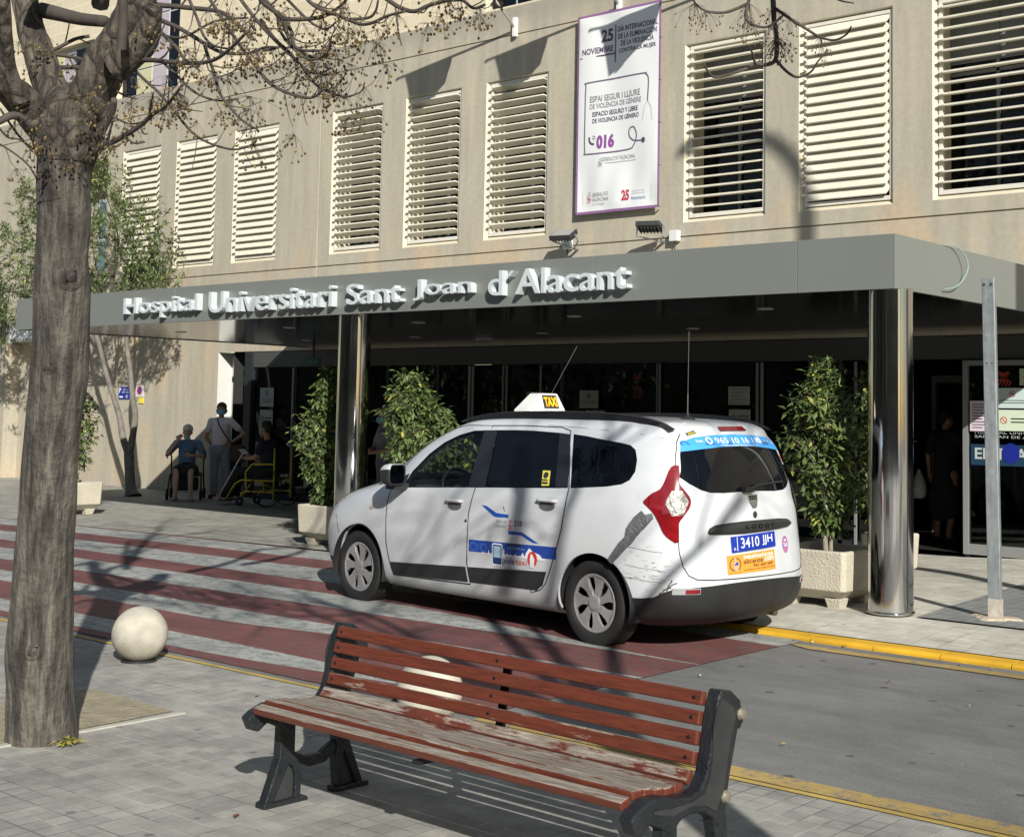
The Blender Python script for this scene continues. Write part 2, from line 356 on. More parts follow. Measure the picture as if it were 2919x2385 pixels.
b=MB(); b.quad((-5.1,5.49,.010),(30,5.49,.010),(30,5.64,.010),(-5.1,5.64,.010)); o=b.build('near_lane_line',M_PY); o['kind']='structure'
b=MB(); b.quad((-60,5.43,.011),(30,5.43,.011),(30,5.475,.011),(-60,5.475,.011)); o=b.build('thin_edge_line',M_PYF); o['kind']='structure'
b=MB(); b.quad((-4.80,10.25,.1065),(6,10.25,.1065),(6,13.9,.1065),(-5.1,13.9,.1065)); o=b.build('dark_paving_panel',M_PAVD); o['kind']='structure'
# tree pit
M_SOIL=mat('dry_soil',(.33,.29,.20),.95,var=.35,vs=9,bump=.8,bs=40)
b=MB(); b.add([(-7.2,3.40,.011),(-6.34,3.40,.011),(-6.38,4.50,.011),(-7.2,4.52,.011)],[(0,1,2,3)])
o=b.build('tree_pit_soil',M_SOIL); o['kind']='structure'
b=MB(); b.box(-7.2,-6.28,3.36,3.395,0,.014); b.box(-6.335,-6.295,3.40,4.52,0,.014); o=b.build('tree_pit_edging',mat('pit_edging',(.42,.41,.36),.85,var=.2,vs=12)); o['kind']='structure'
# ------------------------------------------------------------------ hospital building
FY=15.5
bld=thing('hospital_building','long beige concrete hospital front with louvred windows and a glazed entrance below','building',(-12,FY,0))
WX=[(-24.30,-23.08),(-22.47,-21.27),(-20.65,-19.45),(-17.92,-16.74),(-16.12,-14.94),(-14.33,-13.14),(-10.60,-9.38),(-8.81,-7.57),(-6.98,-5.76),(-3.3,-2.1),(-1.5,-.3)]
Z0,Z1=4.33,6.73
SP=.06
holes=[(a-SP,b+.012,Z0-SP,Z1+.02) for a,b in WX]
holes+=[(-27.62,-24.9,4.33,6.66)]           # recessed bay at the far left
holes+=[(-20.98,6.0,-.2,2.642)]
XS=sorted(set([-40,-18.32,-18.28,14]+[h[0] for h in holes]+[h[1] for h in holes])); ZS=sorted(set([-.1,4.07,4.09,7.41,7.43,7.86]+[h[2] for h in holes if h[2]>-.1]+[h[3] for h in holes]))
def inhole(x,z): return any(h[0]<x<h[1] and h[2]<z<h[3] for h in holes)
def gy_(x,z): return FY+.03 if (4.07<z<4.09 or 7.41<z<7.43 or (-18.32<x<-18.28 and z>2.7)) else FY
wl=MB(); wl.m=0
NXc,NZc=len(XS)-1,len(ZS)-1
cell={}
for i in range(NXc):
    for j in range(NZc):
        x0,x1,z0,z1=XS[i],XS[i+1],ZS[j],ZS[j+1]; xm,zm=(x0+x1)/2,(z0+z1)/2
        cell[i,j]=None if inhole(xm,zm) else gy_(xm,zm)
for (i,j),y in cell.items():
    x0,x1,z0,z1=XS[i],XS[i+1],ZS[j],ZS[j+1]
    if y is None: continue
    wl.m=1 if (y>FY and x1-x0<.05) else 0
    wl.quad((x0,y,z0),(x1,y,z0),(x1,y,z1),(x0,y,z1)); wl.m=0
    for (di,dj) in ((1,0),(0,1)):
        q=cell.get((i+di,j+dj)); 
        if q is not None and q!=y:
            if di: wl.quad((x1,y,z0),(x1,q,z0),(x1,q,z1),(x1,y,z1))
            else: wl.quad((x0,y,z1),(x1,y,z1),(x1,q,z1),(x0,q,z1))
# parapet top and back
wl.quad((-40,FY,7.86),(14,FY,7.86),(14,FY+.3,7.86),(-40,FY+.3,7.86)); wl.quad((14,FY+.3,7.5),(-40,FY+.3,7.5),(-40,FY+.3,7.86),(14,FY+.3,7.86))
wl.quad((14,FY+.02,-.1),(14,19,-.1),(14,19,7.86),(14,FY+.02,7.86))
# splayed reveals of the windows
wl.build('wall',[M_FAC,mat('joint_sealant',(.52,.50,.43),.7)],bld)
rf=MB(); rf.quad((-40,FY+.3,7.5),(14,FY+.3,7.5),(14,40,7.5),(-40,40,7.5)); rf.build('roof',mat('roof_gravel',(.3,.28,.24),.9,var=.2,vs=8),bld)
# louvred windows
def louvre(a,b_,kind,seed):
    rr=random.Random(seed); x0,x1=a+.004,b_-.004; z0,z1=Z0+.004,Z1-.004; y=FY+.035; fwd=.045
    f=MB(); f.box(x0,x0+fwd,y,y+.07,z0,z1); f.box(x1-fwd,x1,y,y+.07,z0,z1); f.box(x0+fwd,x1-fwd,y,y+.07,z0,z0+.055); f.box(x0+fwd,x1-fwd,y,y+.07,z1-.05,z1)
    fr_=f.build('louvre_window',M_ALU,bld,bevel=.004)
    rv=MB(); o4=[(a-SP,Z0-SP),(b_+.012,Z0-SP),(b_+.012,Z1+.02),(a-SP,Z1+.02)]; i4=[(a,Z0),(b_,Z0),(b_,Z1),(a,Z1)]
    for k in range(4):
        p,q=o4[k],o4[(k+1)%4]; r,s_=i4[(k+1)%4],i4[k]
        rv.quad((p[0],FY,p[1]),(q[0],FY,q[1]),(r[0],FY+.07,r[1]),(s_[0],FY+.07,s_[1]))
        rv.quad((s_[0],FY+.07,s_[1]),(r[0],FY+.07,r[1]),(r[0],FY+.42,r[1]),(s_[0],FY+.42,s_[1]))
    rv.build('reveal',M_REV,fr_)
    s=MB(); n=18 if kind!='thin' else 17; pitch=(z1-z0-.12)/n
    for k in range(n):
        zc=z0+.085+pitch*(k+.5); ang={'closed':R(60),'tilt':R(-24),'thin':R(4)}[kind]+R(rr.gauss(0,2.0)); dep=.135 if kind!='closed' else .168
        # blade leans: positive angle = outer edge down
        d=Vector((0,-math.cos(ang),-math.sin(ang)))*dep/2; nrm=Vector((0,-math.sin(ang),math.cos(ang)))*.006
        yc=y+.02 if kind!='closed' else y-.005
        c=Vector(((x0+x1)/2,yc,zc)); hx=(x1-x0)/2-fwd-.004
        poly=[(-1,-1),(1,-1),(1,.55),(.965,1),(-1,1)]
        vs=[];
        for sgn in (-1,1):
            for px,py in poly: vs.append(c+Vector((hx*px,0,0))+d*py+nrm*sgn)
        m5=5; fs=[tuple(range(5))[::-1],tuple(range(5,10))]+[(i,(i+1)%5,5+(i+1)%5,5+i) for i in range(5)]
        s.add(vs,fs)
        # outer lip
        s.obox(c+d*.97-nrm*.6,(hx*.96,0,0),d.normalized()*.007,nrm.normalized()*.011)
        for xx in (x0+fwd-.004,): s.box(xx-.03,xx,yc-.075,yc-.01,zc-.014,zc+.014)
    s.build('louvre_slats',M_SLATW,fr_)
    g=MB(); yy=FY+.40; g.quad((a,yy,Z0),(b_,yy,Z0),(b_,yy,Z1),(a,yy,Z1)); gm=g.build('glazing',M_TINT,fr_)
    h=MB(); h.box((a+b_)/2-.02,(a+b_)/2+.02,yy-.04,yy-.005,Z0,Z1); h.box(a,b_,yy-.04,yy-.006,Z0+1.5,Z0+1.54)
    if kind=='thin': h.box(a,b_,yy-.02,yy-.008,Z1-.75,Z1)
    h.build('inner_frame',mat('inner_grey_frame',(.16,.17,.17),.5),fr_)
KINDS=['closed','closed','closed','tilt','tilt','tilt','thin','closed','thin','thin','tilt']
for i,((a,b_),k) in enumerate(zip(WX,KINDS)): louvre(a,b_,k,i)
# far-left recessed bay with bright window
by=MB(); by.m=0
by.quad((-27.62,FY+.75,4.33),(-24.9,FY+.75,4.33),(-24.9,FY+.75,6.66),(-27.62,FY+.75,6.66)); by.quad((-27.62,FY,4.33),(-27.62,FY+.75,4.33),(-27.62,FY+.75,6.66),(-27.62,FY,6.66)); by.quad((-24.9,FY+.75,4.33),(-24.9,FY,4.33),(-24.9,FY,6.66),(-24.9,FY+.75,6.66))
by.quad((-27.62,FY,4.33),(-24.9,FY,4.33),(-24.9,FY+.75,4.33),(-27.62,FY+.75,4.33)); by.quad((-27.62,FY+.75,6.66),(-24.9,FY+.75,6.66),(-24.9,FY,6.66),(-27.62,FY,6.66))
by.build('window_recess',M_FAC,bld)
bw=MB(); bw.box(-26.2,-24.95,FY+.62,FY+.70,4.40,6.0); wf=bw.build('window',mat('blue_grey_frame',(.32,.36,.36),.4),bld)
bg_=MB()
for x0_,x1_,z0_,z1_ in ((-26.12,-25.62,4.48,5.1),(-25.56,-25.03,4.48,5.1),(-26.12,-25.62,5.17,5.93),(-25.56,-25.03,5.17,5.93)): bg_.box(x0_,x1_,FY+.60,FY+.617,z0_,z1_)
bg_.build('pane',mat('sky_glass',(.35,.45,.48),.04,metal=.9),wf)
# upper set-back storey
M_BLOCK=None
def blockm():
    s=NT('cream_block'); v=s.map((1,1,1),(R(90),0,0))
    br=s.n('TexBrick'); br.offset=.5; br.inputs['Color1'].default_value=(.62,.55,.40,1); br.inputs['Color2'].default_value=(.56,.50,.37,1); br.inputs['Mortar'].default_value=(.70,.62,.47,1); br.inputs['Scale'].default_value=1; br.inputs['Mortar Size'].default_value=.012; br.inputs['Brick Width'].default_value=.6; br.inputs['Row Height'].default_value=.3; s.l(v,br.inputs['Vector'])
    s.col(s.mix(1,br.outputs[0],s.ramp(s.noise(1,6),[(.3,(.9,.9,.9)),(.7,(1.05,1.05,1.05))]),'MULTIPLY')); s.rough(.85); return s.m
UY=19.; us=MB(); UH=[(-34.2,-31.4,8.3,11.0),(-30.3,-27.7,8.6,12.6),(-17.7,-16.4,9.30,11.4)]
ux=sorted({-45,14}|{h[0] for h in UH}|{h[1] for h in UH}); uz=sorted({7.4,16}|{h[2] for h in UH}|{h[3] for h in UH})
for i in range(len(ux)-1):
    for j in range(len(uz)-1):
        if any(h[0]<(ux[i]+ux[i+1])/2<h[1] and h[2]<(uz[j]+uz[j+1])/2<h[3] for h in UH): continue
        us.quad((ux[i],UY,uz[j]),(ux[i+1],UY,uz[j]),(ux[i+1],UY,uz[j+1]),(ux[i],UY,uz[j+1]))
for h in UH:
    us.quad((h[0],UY,h[2]),(h[0],UY+.25,h[2]),(h[0],UY+.25,h[3]),(h[0],UY,h[3])); us.quad((h[1],UY+.25,h[2]),(h[1],UY,h[2]),(h[1],UY,h[3]),(h[1],UY+.25,h[3])); us.quad((h[0],UY,h[2]),(h[1],UY,h[2]),(h[1],UY+.25,h[2]),(h[0],UY+.25,h[2])); us.quad((h[0],UY+.25,h[3]),(h[1],UY+.25,h[3]),(h[1],UY,h[3]),(h[0],UY,h[3]))
us.build('upper_storey_wall',blockm(),bld)
for h in UH:
    f=MB(); f.box(h[0],h[1],UY+.17,UY+.24,h[2],h[3]); wf=f.build('window',mat('pale_window_frame',(.50,.54,.52),.4),bld)
    g=MB(); n=max(2,round((h[1]-h[0])/.62)); wz=(h[1]-h[0])/n
    for k in range(n):
        g.m=(0,1,2,0)[k%4] if n>3 else 0
        for zz in range(3): 
            hh=(h[3]-h[2]-.1)/3; g.box(h[0]+k*wz+.04,h[0]+(k+1)*wz-.02,UY+.145,UY+.166,h[2]+.06+zz*hh,h[2]+zz*hh+hh)
    g.build('pane',[M_TINT,mat('cream_blind',(.50,.48,.30),.5),mat('lilac_blind',(.42,.38,.42),.5)],wf)
# projecting lower wall at the far left, with drainpipe and white box
b=MB(); b.box(-45,-24.9-3.1,FY-.35,FY-.002,-.1,2.89); b.build('low_projecting_wall',M_FAC,bld)
b=MB(); b.tube([(-28.2,FY-.42,2.9),(-28.2,FY-.42,4.2)],.06,10); b.build('drainpipe',M_BLK,bld)
b=MB(); b.box(-28.0,-26.6,FY-.3,FY-.01,2.95,3.35); b.build('white_conduit_box',mat('white_box',(.6,.62,.6),.6),bld)
# ------------------------------------------------------------------ entrance glazing
M_DKAL=mat('dark_aluminium',(.035,.04,.045),.35,metal=.4); M_LTAL=mat('satin_aluminium',(.34,.35,.35),.35,metal=.5)
b=MB(); b.box(-20.1,6,FY+.0,FY+.06,2.36,2.63); b.build('entrance_header',mat('header_panel',(.06,.062,.06),.4),bld)
posts=[-20.08,-18.77,-16.45,-15.31,-13.88,-12.77,-11.05,-9.42,-8.27,-7.62,-6.62,-4.7,-2.9,-1]
gl=MB()
b=MB(); b.box(-20.13,-19.94,FY-.05,FY+.1,0,2.64); 
for x in posts[1:]: b.box(x-.03,x+.03,FY-.0,FY+.07,.06,2.36)
b.box(-20.1,-7.62,FY+.0,FY+.06,.06,.14); b.box(-6.62,6,FY,FY+.06,.10,.22)
b.build('door_frames',M_DKAL,bld)
for x0_,x1_ in ((-14.62,-14.57),(-14.54,-14.51),(-13.91,-13.89),(-13.84,-13.82),(-13.17,-13.15),(-11.06,-11.045),(-11.02,-11.0),(-9.47,-9.44),(-9.40,-9.37),(-8.06,-8.03),(-18.82,-18.79)):
    b=MB(); b.box(x0_,x1_,FY-.03,FY-.005,.10,2.34); b.build('door_bar',mat('bar_aluminium',(.26,.27,.27),.4,metal=.3),bld)
b=MB()
b.box(-6.66,-6.60,FY-.04,FY-.004,.10,2.34); b.box(-6.6,-5.0,FY-.035,FY-.003,.10,.22); b.box(-6.6,-5.0,FY-.035,FY-.003,2.28,2.34)
b.build('door_frame',mat('bar_aluminium',(.26,.27,.27),.4,metal=.3),bld)
for x0_,x1_,z0_,z1_ in ((-15.31,-14.66,2.27,2.345),(-14.48,-13.92,2.27,2.345),(-11.80,-11.09,2.27,2.35),(-10.98,-9.5,2.27,2.35),(-9.25,-8.4,2.2,2.3)):
    b=MB(); b.box(x0_,x1_,FY+.085,FY+.12,z0_,z1_); b.build('roller_blind',mat('pale_blind',(.30,.31,.31),.6),bld)
edges=[-19.94,-18.77,-16.45,-15.31,-13.88,-12.77,-11.05,-9.42,-8.27,-7.62]
for i in range(len(edges)-1):
    b=MB(); b.box(edges[i]+.031,edges[i+1]-.031,FY+.025,FY+.035,.14,2.355); b.build('glass_panel',M_DOORGL,bld)
b=MB(); b.box(-6.58,-4.73,FY+.005,FY+.015,.22,2.28); b.build('glass_panel',M_DOORGL,bld)
b=MB(); b.box(-4.67,6,FY+.025,FY+.035,.22,2.355); b.build('glass_panel',M_DOORGL,bld)
# inner lobby
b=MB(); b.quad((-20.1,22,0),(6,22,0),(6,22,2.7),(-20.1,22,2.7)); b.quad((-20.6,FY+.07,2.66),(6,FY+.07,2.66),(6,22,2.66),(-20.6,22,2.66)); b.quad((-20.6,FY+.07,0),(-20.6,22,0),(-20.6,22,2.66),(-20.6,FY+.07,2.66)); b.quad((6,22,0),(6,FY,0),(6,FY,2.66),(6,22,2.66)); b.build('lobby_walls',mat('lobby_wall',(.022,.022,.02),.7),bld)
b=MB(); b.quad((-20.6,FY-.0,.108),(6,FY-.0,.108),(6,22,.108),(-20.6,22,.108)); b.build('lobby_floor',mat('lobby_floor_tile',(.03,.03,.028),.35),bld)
b=MB()
for x0_,x1_ in ((-14.1,-13.1),(-10.2,-9.4),(-17.6,-16.9),(-8.2,-7.0)):
    z1_=2.15; b.box(x0_,x0_+.06,18.,18.06,.11,z1_); b.box(x1_-.06,x1_,18,18.06,.11,z1_); b.box(x0_,x1_,18,18.06,z1_,z1_+.1)
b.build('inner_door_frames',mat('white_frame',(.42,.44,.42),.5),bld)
# glazed end bay beside the wall corner
b=MB(); b.quad((-20.98,FY,0),(-20.98,FY+.9,0),(-20.98,FY+.9,2.64),(-20.98,FY,2.64)); b.build('corner_reveal',mat('white_reveal',(.62,.62,.58),.6),bld)
b=MB(); b.box(-20.95,-20.88,FY+.30,FY+.38,.06,2.6); b.box(-20.2,-20.14,FY+.3,FY+.38,.06,2.6); b.box(-20.95,-20.14,FY+.30,FY+.38,.9,.98); b.box(-20.95,-20.14,FY+.30,FY+.38,2.1,2.2); b.build('side_window_frame',mat('pale_grey_frame',(.45,.5,.47),.5),bld)
b=MB(); b.box(-20.88,-20.2,FY+.335,FY+.345,.98,2.6); b.build('side_window_glass',M_GL,bld)
b=MB(); b.box(-20.88,-20.2,FY+.335,FY+.345,.1,.9); b.build('side_window_panel',mat('pale_green_panel',(.22,.25,.22),.6),bld)
b=MB(); b.box(-20.99,-20.12,FY+.36,FY+.5,2.2,2.62); b.build('side_window_head',mat('brown_head',(.10,.08,.05),.6),bld)
# ------------------------------------------------------------------ canopy
CX0,CX1,CY0,CZ0,CZ1=-18.42,-4.905,10.10,2.68,3.12
can=thing('entrance_canopy','flat grey metal canopy along the hospital front carrying the big silver letters','canopy',(-11.6,12.8,CZ0))
b=MB(); seams=[CX0,-16.9,-14.6,-12.3,-10.1,-7.95,-5.79,CX1]
for i in range(len(seams)-1): b.box(seams[i]+(.002 if i else 0),seams[i+1]-(.002 if i<len(seams)-2 else .03),CY0,CY0+.03,CZ0,CZ1)
ys_=[CY0,12.6,15.46]
for i in range(2):
    b.box(CX1-.03,CX1,ys_[i]+(.002 if i else 0),ys_[i+1]-.002,CZ0,CZ1); b.box(CX0,CX0+.03,ys_[i]+.032 if not i else ys_[i]+.002,ys_[i+1]-.002,CZ0,CZ1)
b.build('fascia',M_FASC,can,bevel=.003)
b=MB(); b.quad((CX0+.03,CY0+.03,CZ1-.02),(CX1-.03,CY0+.03,CZ1-.02),(CX1-.03,15.49,CZ1-.02),(CX0+.03,15.49,CZ1-.02)); b.build('roof_sheet',mat('roof_sheet',(.25,.26,.25),.6),can)
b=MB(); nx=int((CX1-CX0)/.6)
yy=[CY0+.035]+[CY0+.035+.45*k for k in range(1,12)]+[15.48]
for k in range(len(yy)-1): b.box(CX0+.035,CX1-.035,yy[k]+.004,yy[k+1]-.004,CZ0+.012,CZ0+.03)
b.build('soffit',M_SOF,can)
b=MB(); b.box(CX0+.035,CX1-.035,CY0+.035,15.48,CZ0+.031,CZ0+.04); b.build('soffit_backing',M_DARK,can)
for x in (-16.6,-14.2,-11.8,-9.4,-7.0):
    for y in (11.6,13.9):
        b=MB(); b.lathe([(.001,CZ0+.006),(.07,CZ0+.004),(.085,CZ0+.011)],(x,y,0),20); b.build('downlight',mat('downlight_trim',(.4,.4,.38),.4),can)
b=MB(); b.tube(catmull([(CX1,11.02,CZ1),(CX1+.03,11.15,CZ1+.01),(CX1+.06,11.27,3.08),(CX1+.08,11.33,2.97),(CX1+.07,11.27,2.86),(CX1+.05,11.13,2.77),(CX1+.03,10.95,2.74)]),.006,6); b.build('loose_cable',mat('pale_cable',(.24,.34,.32),.5),can)
# columns
def column(x,y,lab):
    z0=pave_h(x,y)+.002; t=thing('steel_column',lab,'column',(x,y,z0),group='mirror steel columns carrying the canopy')
    b=MB(); b.lathe([(.18,0),(.181,.9),(.18,1.9),(.18,CZ0-z0+.01)],(0,0,0),96)
    b.build('shaft',M_COLM,t,local=True,smooth=True)
    c=MB(); c.lathe([(.001,.006),(.19,.006),(.193,.012),(.188,.022),(.181,.022)],(0,0,0),64); c.build('base_ring',M_COLM,t,local=True,smooth=True)
    c=MB(); c.box(-.0025,.0025,-.184,-.178,.02,CZ0-z0); c.build('seam',mat('seam_shadow',(.03,.03,.03),.5),t,local=True).rotation_euler=(0,0,R(72))
    return t
def colm():
    s=NT('polished_steel'); s.b.inputs['Metallic'].default_value=1; s.col(s.ramp(s.noise(2.2,6,s.map((6,6,.8))),[(.3,(.50,.49,.47)),(.7,(.60,.60,.59))])); s.rough(s.ramp(s.noise(3,8),[(.3,(.05,.05,.05)),(.75,(.14,.14,.14))])); s.bump(s.noise(1.6,3,s.map((1,1,.5))),.10,.03); return s.m
M_COLM=colm()
column(-5.045,10.30,'mirror polished round steel column beside the right-hand concrete planter, under the canopy corner')
column(-11.475,10.30,'mirror polished round steel column behind the front end of the white taxi')
# big letters
t=thing('sign_lettering','raised silver letters spelling the hospital name along the grey canopy edge','sign',(-11.5,10.08,2.76))
b=MB()
def letters(s,x0,x1,z0,z1,bold=.006):
    b=MB(); vs,fs=text2d(s,bold,.06,.0,4); b.add([(x0+(x1-x0)*a,10.055-.042*c-.0,z0+(z1-z0)*q) for a,q,c in vs],[f for f in fs]); b.build('word',mat('brushed_silver',(.58,.64,.66),.34,metal=.15),t)
letters('Hospital',-15.60,-14.02,2.745,3.015); letters('Universitari',-13.79,-11.55,2.765,3.02); letters('Sant',-11.32,-10.47,2.775,3.0); letters('Joan',-10.28,-9.45,2.78,3.0)
letters("d´Alacant",-9.22,-7.50,2.785,3.035)
# notices on the glass ------------------------------------------------
def notice(lab,x0,x1,z0,z1,kind,y=FY-.012,tone=(.50,.52,.50)):
    t=thing('notice',lab,'notice',((x0+x1)/2,y,z0),group='paper notices on the entrance glass')
    b=MB(); b.box(x0,x1,y-.003,y,z0,z1); b.build('sheet',mat('paper_%s'%kind[0],tone,.7),t)
    k=MB(); fn=lambda x,z:(x,y-.0045,z); cx=(x0+x1)/2; h=z1-z0; w_=x1-x0
    if kind[1]=='nosmoke':
        k.m=1 if kind[2] else 0; disc(k,cx,z1-h*.3,h*.16,h*.16,fn,20,.78); stroke(k,[(cx-h*.11,z1-h*.19),(cx+h*.11,z1-h*.41)],h*.035,fn); k.m=0; stroke(k,[(cx-h*.08,z1-h*.3),(cx+h*.08,z1-h*.3)],h*.045,fn)
        for j,q in enumerate((.62,.74)): stroke(k,[(x0+w_*(.1+.06*j),z1-h*q),(x1-w_*(.1+.06*j),z1-h*q)],h*.035,fn)
    elif kind[1]=='side':
        k.m=1 if kind[2] else 0; disc(k,x0+w_*.22,(z0+z1)/2,h*.17,h*.17,fn,20,.78); stroke(k,[(x0+w_*.22-h*.11,(z0+z1)/2+h*.11),(x0+w_*.22+h*.11,(z0+z1)/2-h*.11)],h*.04,fn); k.m=0
        for q in (.42,.58): stroke(k,[(x0+w_*.42,z0+h*q),(x1-w_*.08,z0+h*q)],h*.06,fn)
    else:
        for j in range(kind[2]): q=.12+.76*j/max(1,kind[2]-1); stroke(k,[(x0+w_*.12,z1-h*q),(x1-w_*(.12+.25*((j*37)%3)/2),z1-h*q)],h*.028,fn)
    k.build('print',[M_INK,M_RED],t)
G=(.30,.32,.30)
notice('pale upper notice with ban symbol on the glass door behind the seated man',-19.71,-19.33,1.66,1.99,('a','nosmoke',0),tone=G)
notice('pale lower notice on the glass door behind the seated man',-19.70,-19.34,1.26,1.60,('b','side',0),tone=G)
notice('grey notice half hidden behind the white roof sign of the taxi',-13.44,-13.10,1.72,1.95,('c','lines',4),tone=(.2,.21,.2))
notice('white no smoking notice on the glass just right of the taxi roof sign',-12.42,-12.08,1.72,1.97,('d','nosmoke',0),tone=(.36,.37,.35))
notice('low white notice cut off by the taxi roof, under the no smoking notice',-12.29,-11.96,1.55,1.69,('e','lines',2),tone=(.28,.29,.27))
notice('upper white notice on the glass left of the bushy right-hand plant',-9.90,-9.57,1.79,2.03,('f','lines',5),tone=(.42,.43,.41))
notice('lower white notice with text and a stamp left of the bushy right-hand plant',-9.89,-9.56,1.52,1.73,('g','side',0),tone=(.42,.43,.41))
notice('pink tall notice on the entrance pane left of the galvanised post',-6.57,-6.33,1.52,1.87,('h','lines',9),y=FY-.04,tone=(.62,.52,.60))
notice('pale blue notice with red ban symbol right of the galvanised post',-6.27,-5.86,1.79,2.02,('i','nosmoke',1),y=FY-.04,tone=(.50,.60,.58))
notice('pale green notice with red ban symbol below the pale blue one',-6.26,-5.84,1.53,1.77,('j','side',1),y=FY-.04,tone=(.56,.64,.50))
notice('crumpled green notice cut by the right picture edge near the red emblem',-5.98,-5.7,2.05,2.24,('k','lines',3),y=FY-.04,tone=(.45,.52,.38))
t=thing('entrance_sign','dark blue ENTRADA band with a round blue dot across the entrance pane','sign',(-5.9,FY-.03,1.13))
b=MB(); b.box(-6.57,-5.05,FY-.022,FY-.018,1.13,1.37); b.build('band',mat('navy_vinyl',(.012,.04,.08),.4),t)
b=MB(); put_text(b,'ENTRADA',lambda x,z:(x,FY-.024,z),-6.52,-5.62,1.20,1.33,.02); put_text(b,'SAN JUAN DE ALICANTE',lambda x,z:(x,FY-.024,z),-6.52,-5.55,1.435,1.475); put_text(b,'HOSPITAL UNIVERSITARIO',lambda x,z:(x,FY-.024,z),-6.52,-5.5,1.492,1.525); b.build('wording',mat('pale_vinyl',(.42,.45,.45),.5),t)
b=MB(); disc(b,-6.095,1.275,.105,.115,lambda x,z:(x,FY-.027,z),28); b.build('dot',mat('blue_dot',(.01,.02,.22),.4),t)
def emblem(nm,lab,cx,z0,w_,h_,m,y):
    t=thing(nm,lab,'emblem',(cx,y,z0)); b=MB(); fn=lambda x,z:(cx+w_*(x-.5),y,z0+h_*z)
    for pts in ([(.2,.98),(.5,.82),(.8,.98)],[(.15,.85),(.5,.72),(.85,.85)],[(.3,.72),(.75,.62),(.4,.5),(.72,.42)],[(.1,.5),(.35,.3),(.2,.05)],[(.3,.48),(.55,.28),(.4,.02)],[(.5,.46),(.75,.28),(.6,.0)],[(.7,.44),(.92,.28),(.8,.02)]): stroke(b,pts,.085,lambda x,z:fn(x,z))
    b.build('mark',m,t); return t
emblem('window_emblem','dim red emblem on the glass pane above the taxi roof',-11.4,1.86,.22,.36,mat('dim_red',(.16,.02,.02),.5),FY-.008)
emblem('window_emblem','orange red emblem on the entrance pane right of the galvanised post',-6.17,2.04,.2,.17,mat('orange_red',(.4,.05,.02),.5),FY-.03)
t=thing('exit_sign','small green exit sign hanging under the canopy above the left potted plant','sign',(-17.7,15.0,2.35))
b=MB(); b.box(-17.9,-17.56,15.0,15.02,2.36,2.48); b.build('panel',mat('green_panel',(.0,.06,.045),.4),t)
b=MB(); put_text(b,'SALIDA',lambda x,z:(x,14.995,z),-17.86,-17.6,2.385,2.455); b.build('wording',mat('green_letters',(.10,.30,.24),.5),t)
b=MB(); b.box(-17.75,-17.71,15.0,15.02,2.48,2.70); b.build('hanger',M_BLK,t)
# wall signs at the left
t=thing('parking_sign','blue rectangular parking sign for disabled users on the beige wall left of the slim tree','sign',(-24,FY,1.75))
b=MB(); b.box(-24.16,-23.79,FY-.02,FY-.005,1.76,2.0); b.build('plate',mat('sign_blue',(.012,.035,.28),.4),t)
b=MB(); F_=lambda x,z:(x,FY-.023,z); put_text(b,'P',F_,-24.14,-24.07,1.88,1.98,.02); put_text(b,'AVISO',F_,-24.0,-23.83,1.93,1.965); put_text(b,'RESERVADO',F_,-24.03,-23.82,1.875,1.91); stroke(b,[(-24.12,1.80),(-24.0,1.80)],.03,F_); disc(b,-23.87,1.81,.03,.03,F_,16,.6); b.build('print',M_WHITE,t)
t=thing('no_parking_sign','small white plate with round blue no parking disc beside the slim tree','sign',(-23.44,FY,1.8))
b=MB(); b.box(-23.56,-23.31,FY-.02,FY-.005,1.80,2.03); b.build('plate',mat('sign_white',(.55,.56,.55),.5),t)
b=MB(); b.m=1; disc(b,-23.435,1.93,.085,.085,F_,24,.75); b.m=0; disc(b,-23.435,1.93,.062,.062,F_,24); b.m=1; stroke(b,[(-23.49,1.985),(-23.38,1.875)],.018,lambda x,z:(x,FY-.026,z)); b.build('disc',[mat('sign_blue',(.01,.04,.3)),M_RED],t)
t=thing('yellow_plate','small yellow plate fixed under the round no parking disc','sign',(-23.4,FY,1.7)); b=MB(); b.box(-23.46,-23.31,FY-.02,FY-.005,1.68,1.79); b.build('plate',M_YEL,t)
# ------------------------------------------------------------------ banner
bx0,bx1,bz0,bz1=-12.49,-11.0,4.505,7.43
t=thing('banner','tall white banner with purple border and Spanish wording hanging on the concrete front','banner',(-11.75,15.42,4.5))
def bfn(x,z,o=0.):
    u=(x-bx0)/(bx1-bx0); v=(z-bz0)/(bz1-bz0)
    e=min(u,1-u,v,1-v); k=min(1,e/.04)
    fold=.011*math.sin(9*u+5*v+1.2*math.sin(4*v))+.008*math.sin(23*u-9*v)*max(0,.4-v)*2+.010*math.sin(14*(u+.25*v))*(v>.55)*(v-.55)*2
    return (x,15.40+fold*k-o,z)
b=MB(); NXb,NZb=44,80; pb=.028
for i in range(NXb+1):
    for j in range(NZb+1): b.v.append(bfn(bx0+(bx1-bx0)*i/NXb,bz0+(bz1-bz0)*j/NZb))
for i in range(NXb):
    for j in range(NZb):
        a=i*(NZb+1)+j; b.f.append((a,a+NZb+1,a+NZb+2,a+1)); b.mi.append(1 if (i<1 or i>=NXb-1 or j<1 or j>=NZb-1) else 0)
b.build('cloth',[mat('banner_white',(.66,.68,.68),.55),mat('banner_purple',(.24,.12,.26),.55)],t,smooth=True)
M_BP=mat('banner_plum_ink',(.085,.06,.11),.6); M_BG=mat('banner_grey_ink',(.22,.22,.25),.6); M_BV=mat('banner_violet_ink',(.23,.07,.27),.6); M_BR=mat('banner_red_ink',(.45,.05,.08),.6); M_BB=mat('banner_blue_ink',(.08,.15,.35),.6); M_LT=mat('banner_pale_ink',(.45,.46,.49),.6)
b=MB(); fb=lambda x,z:bfn(x,z,.004)
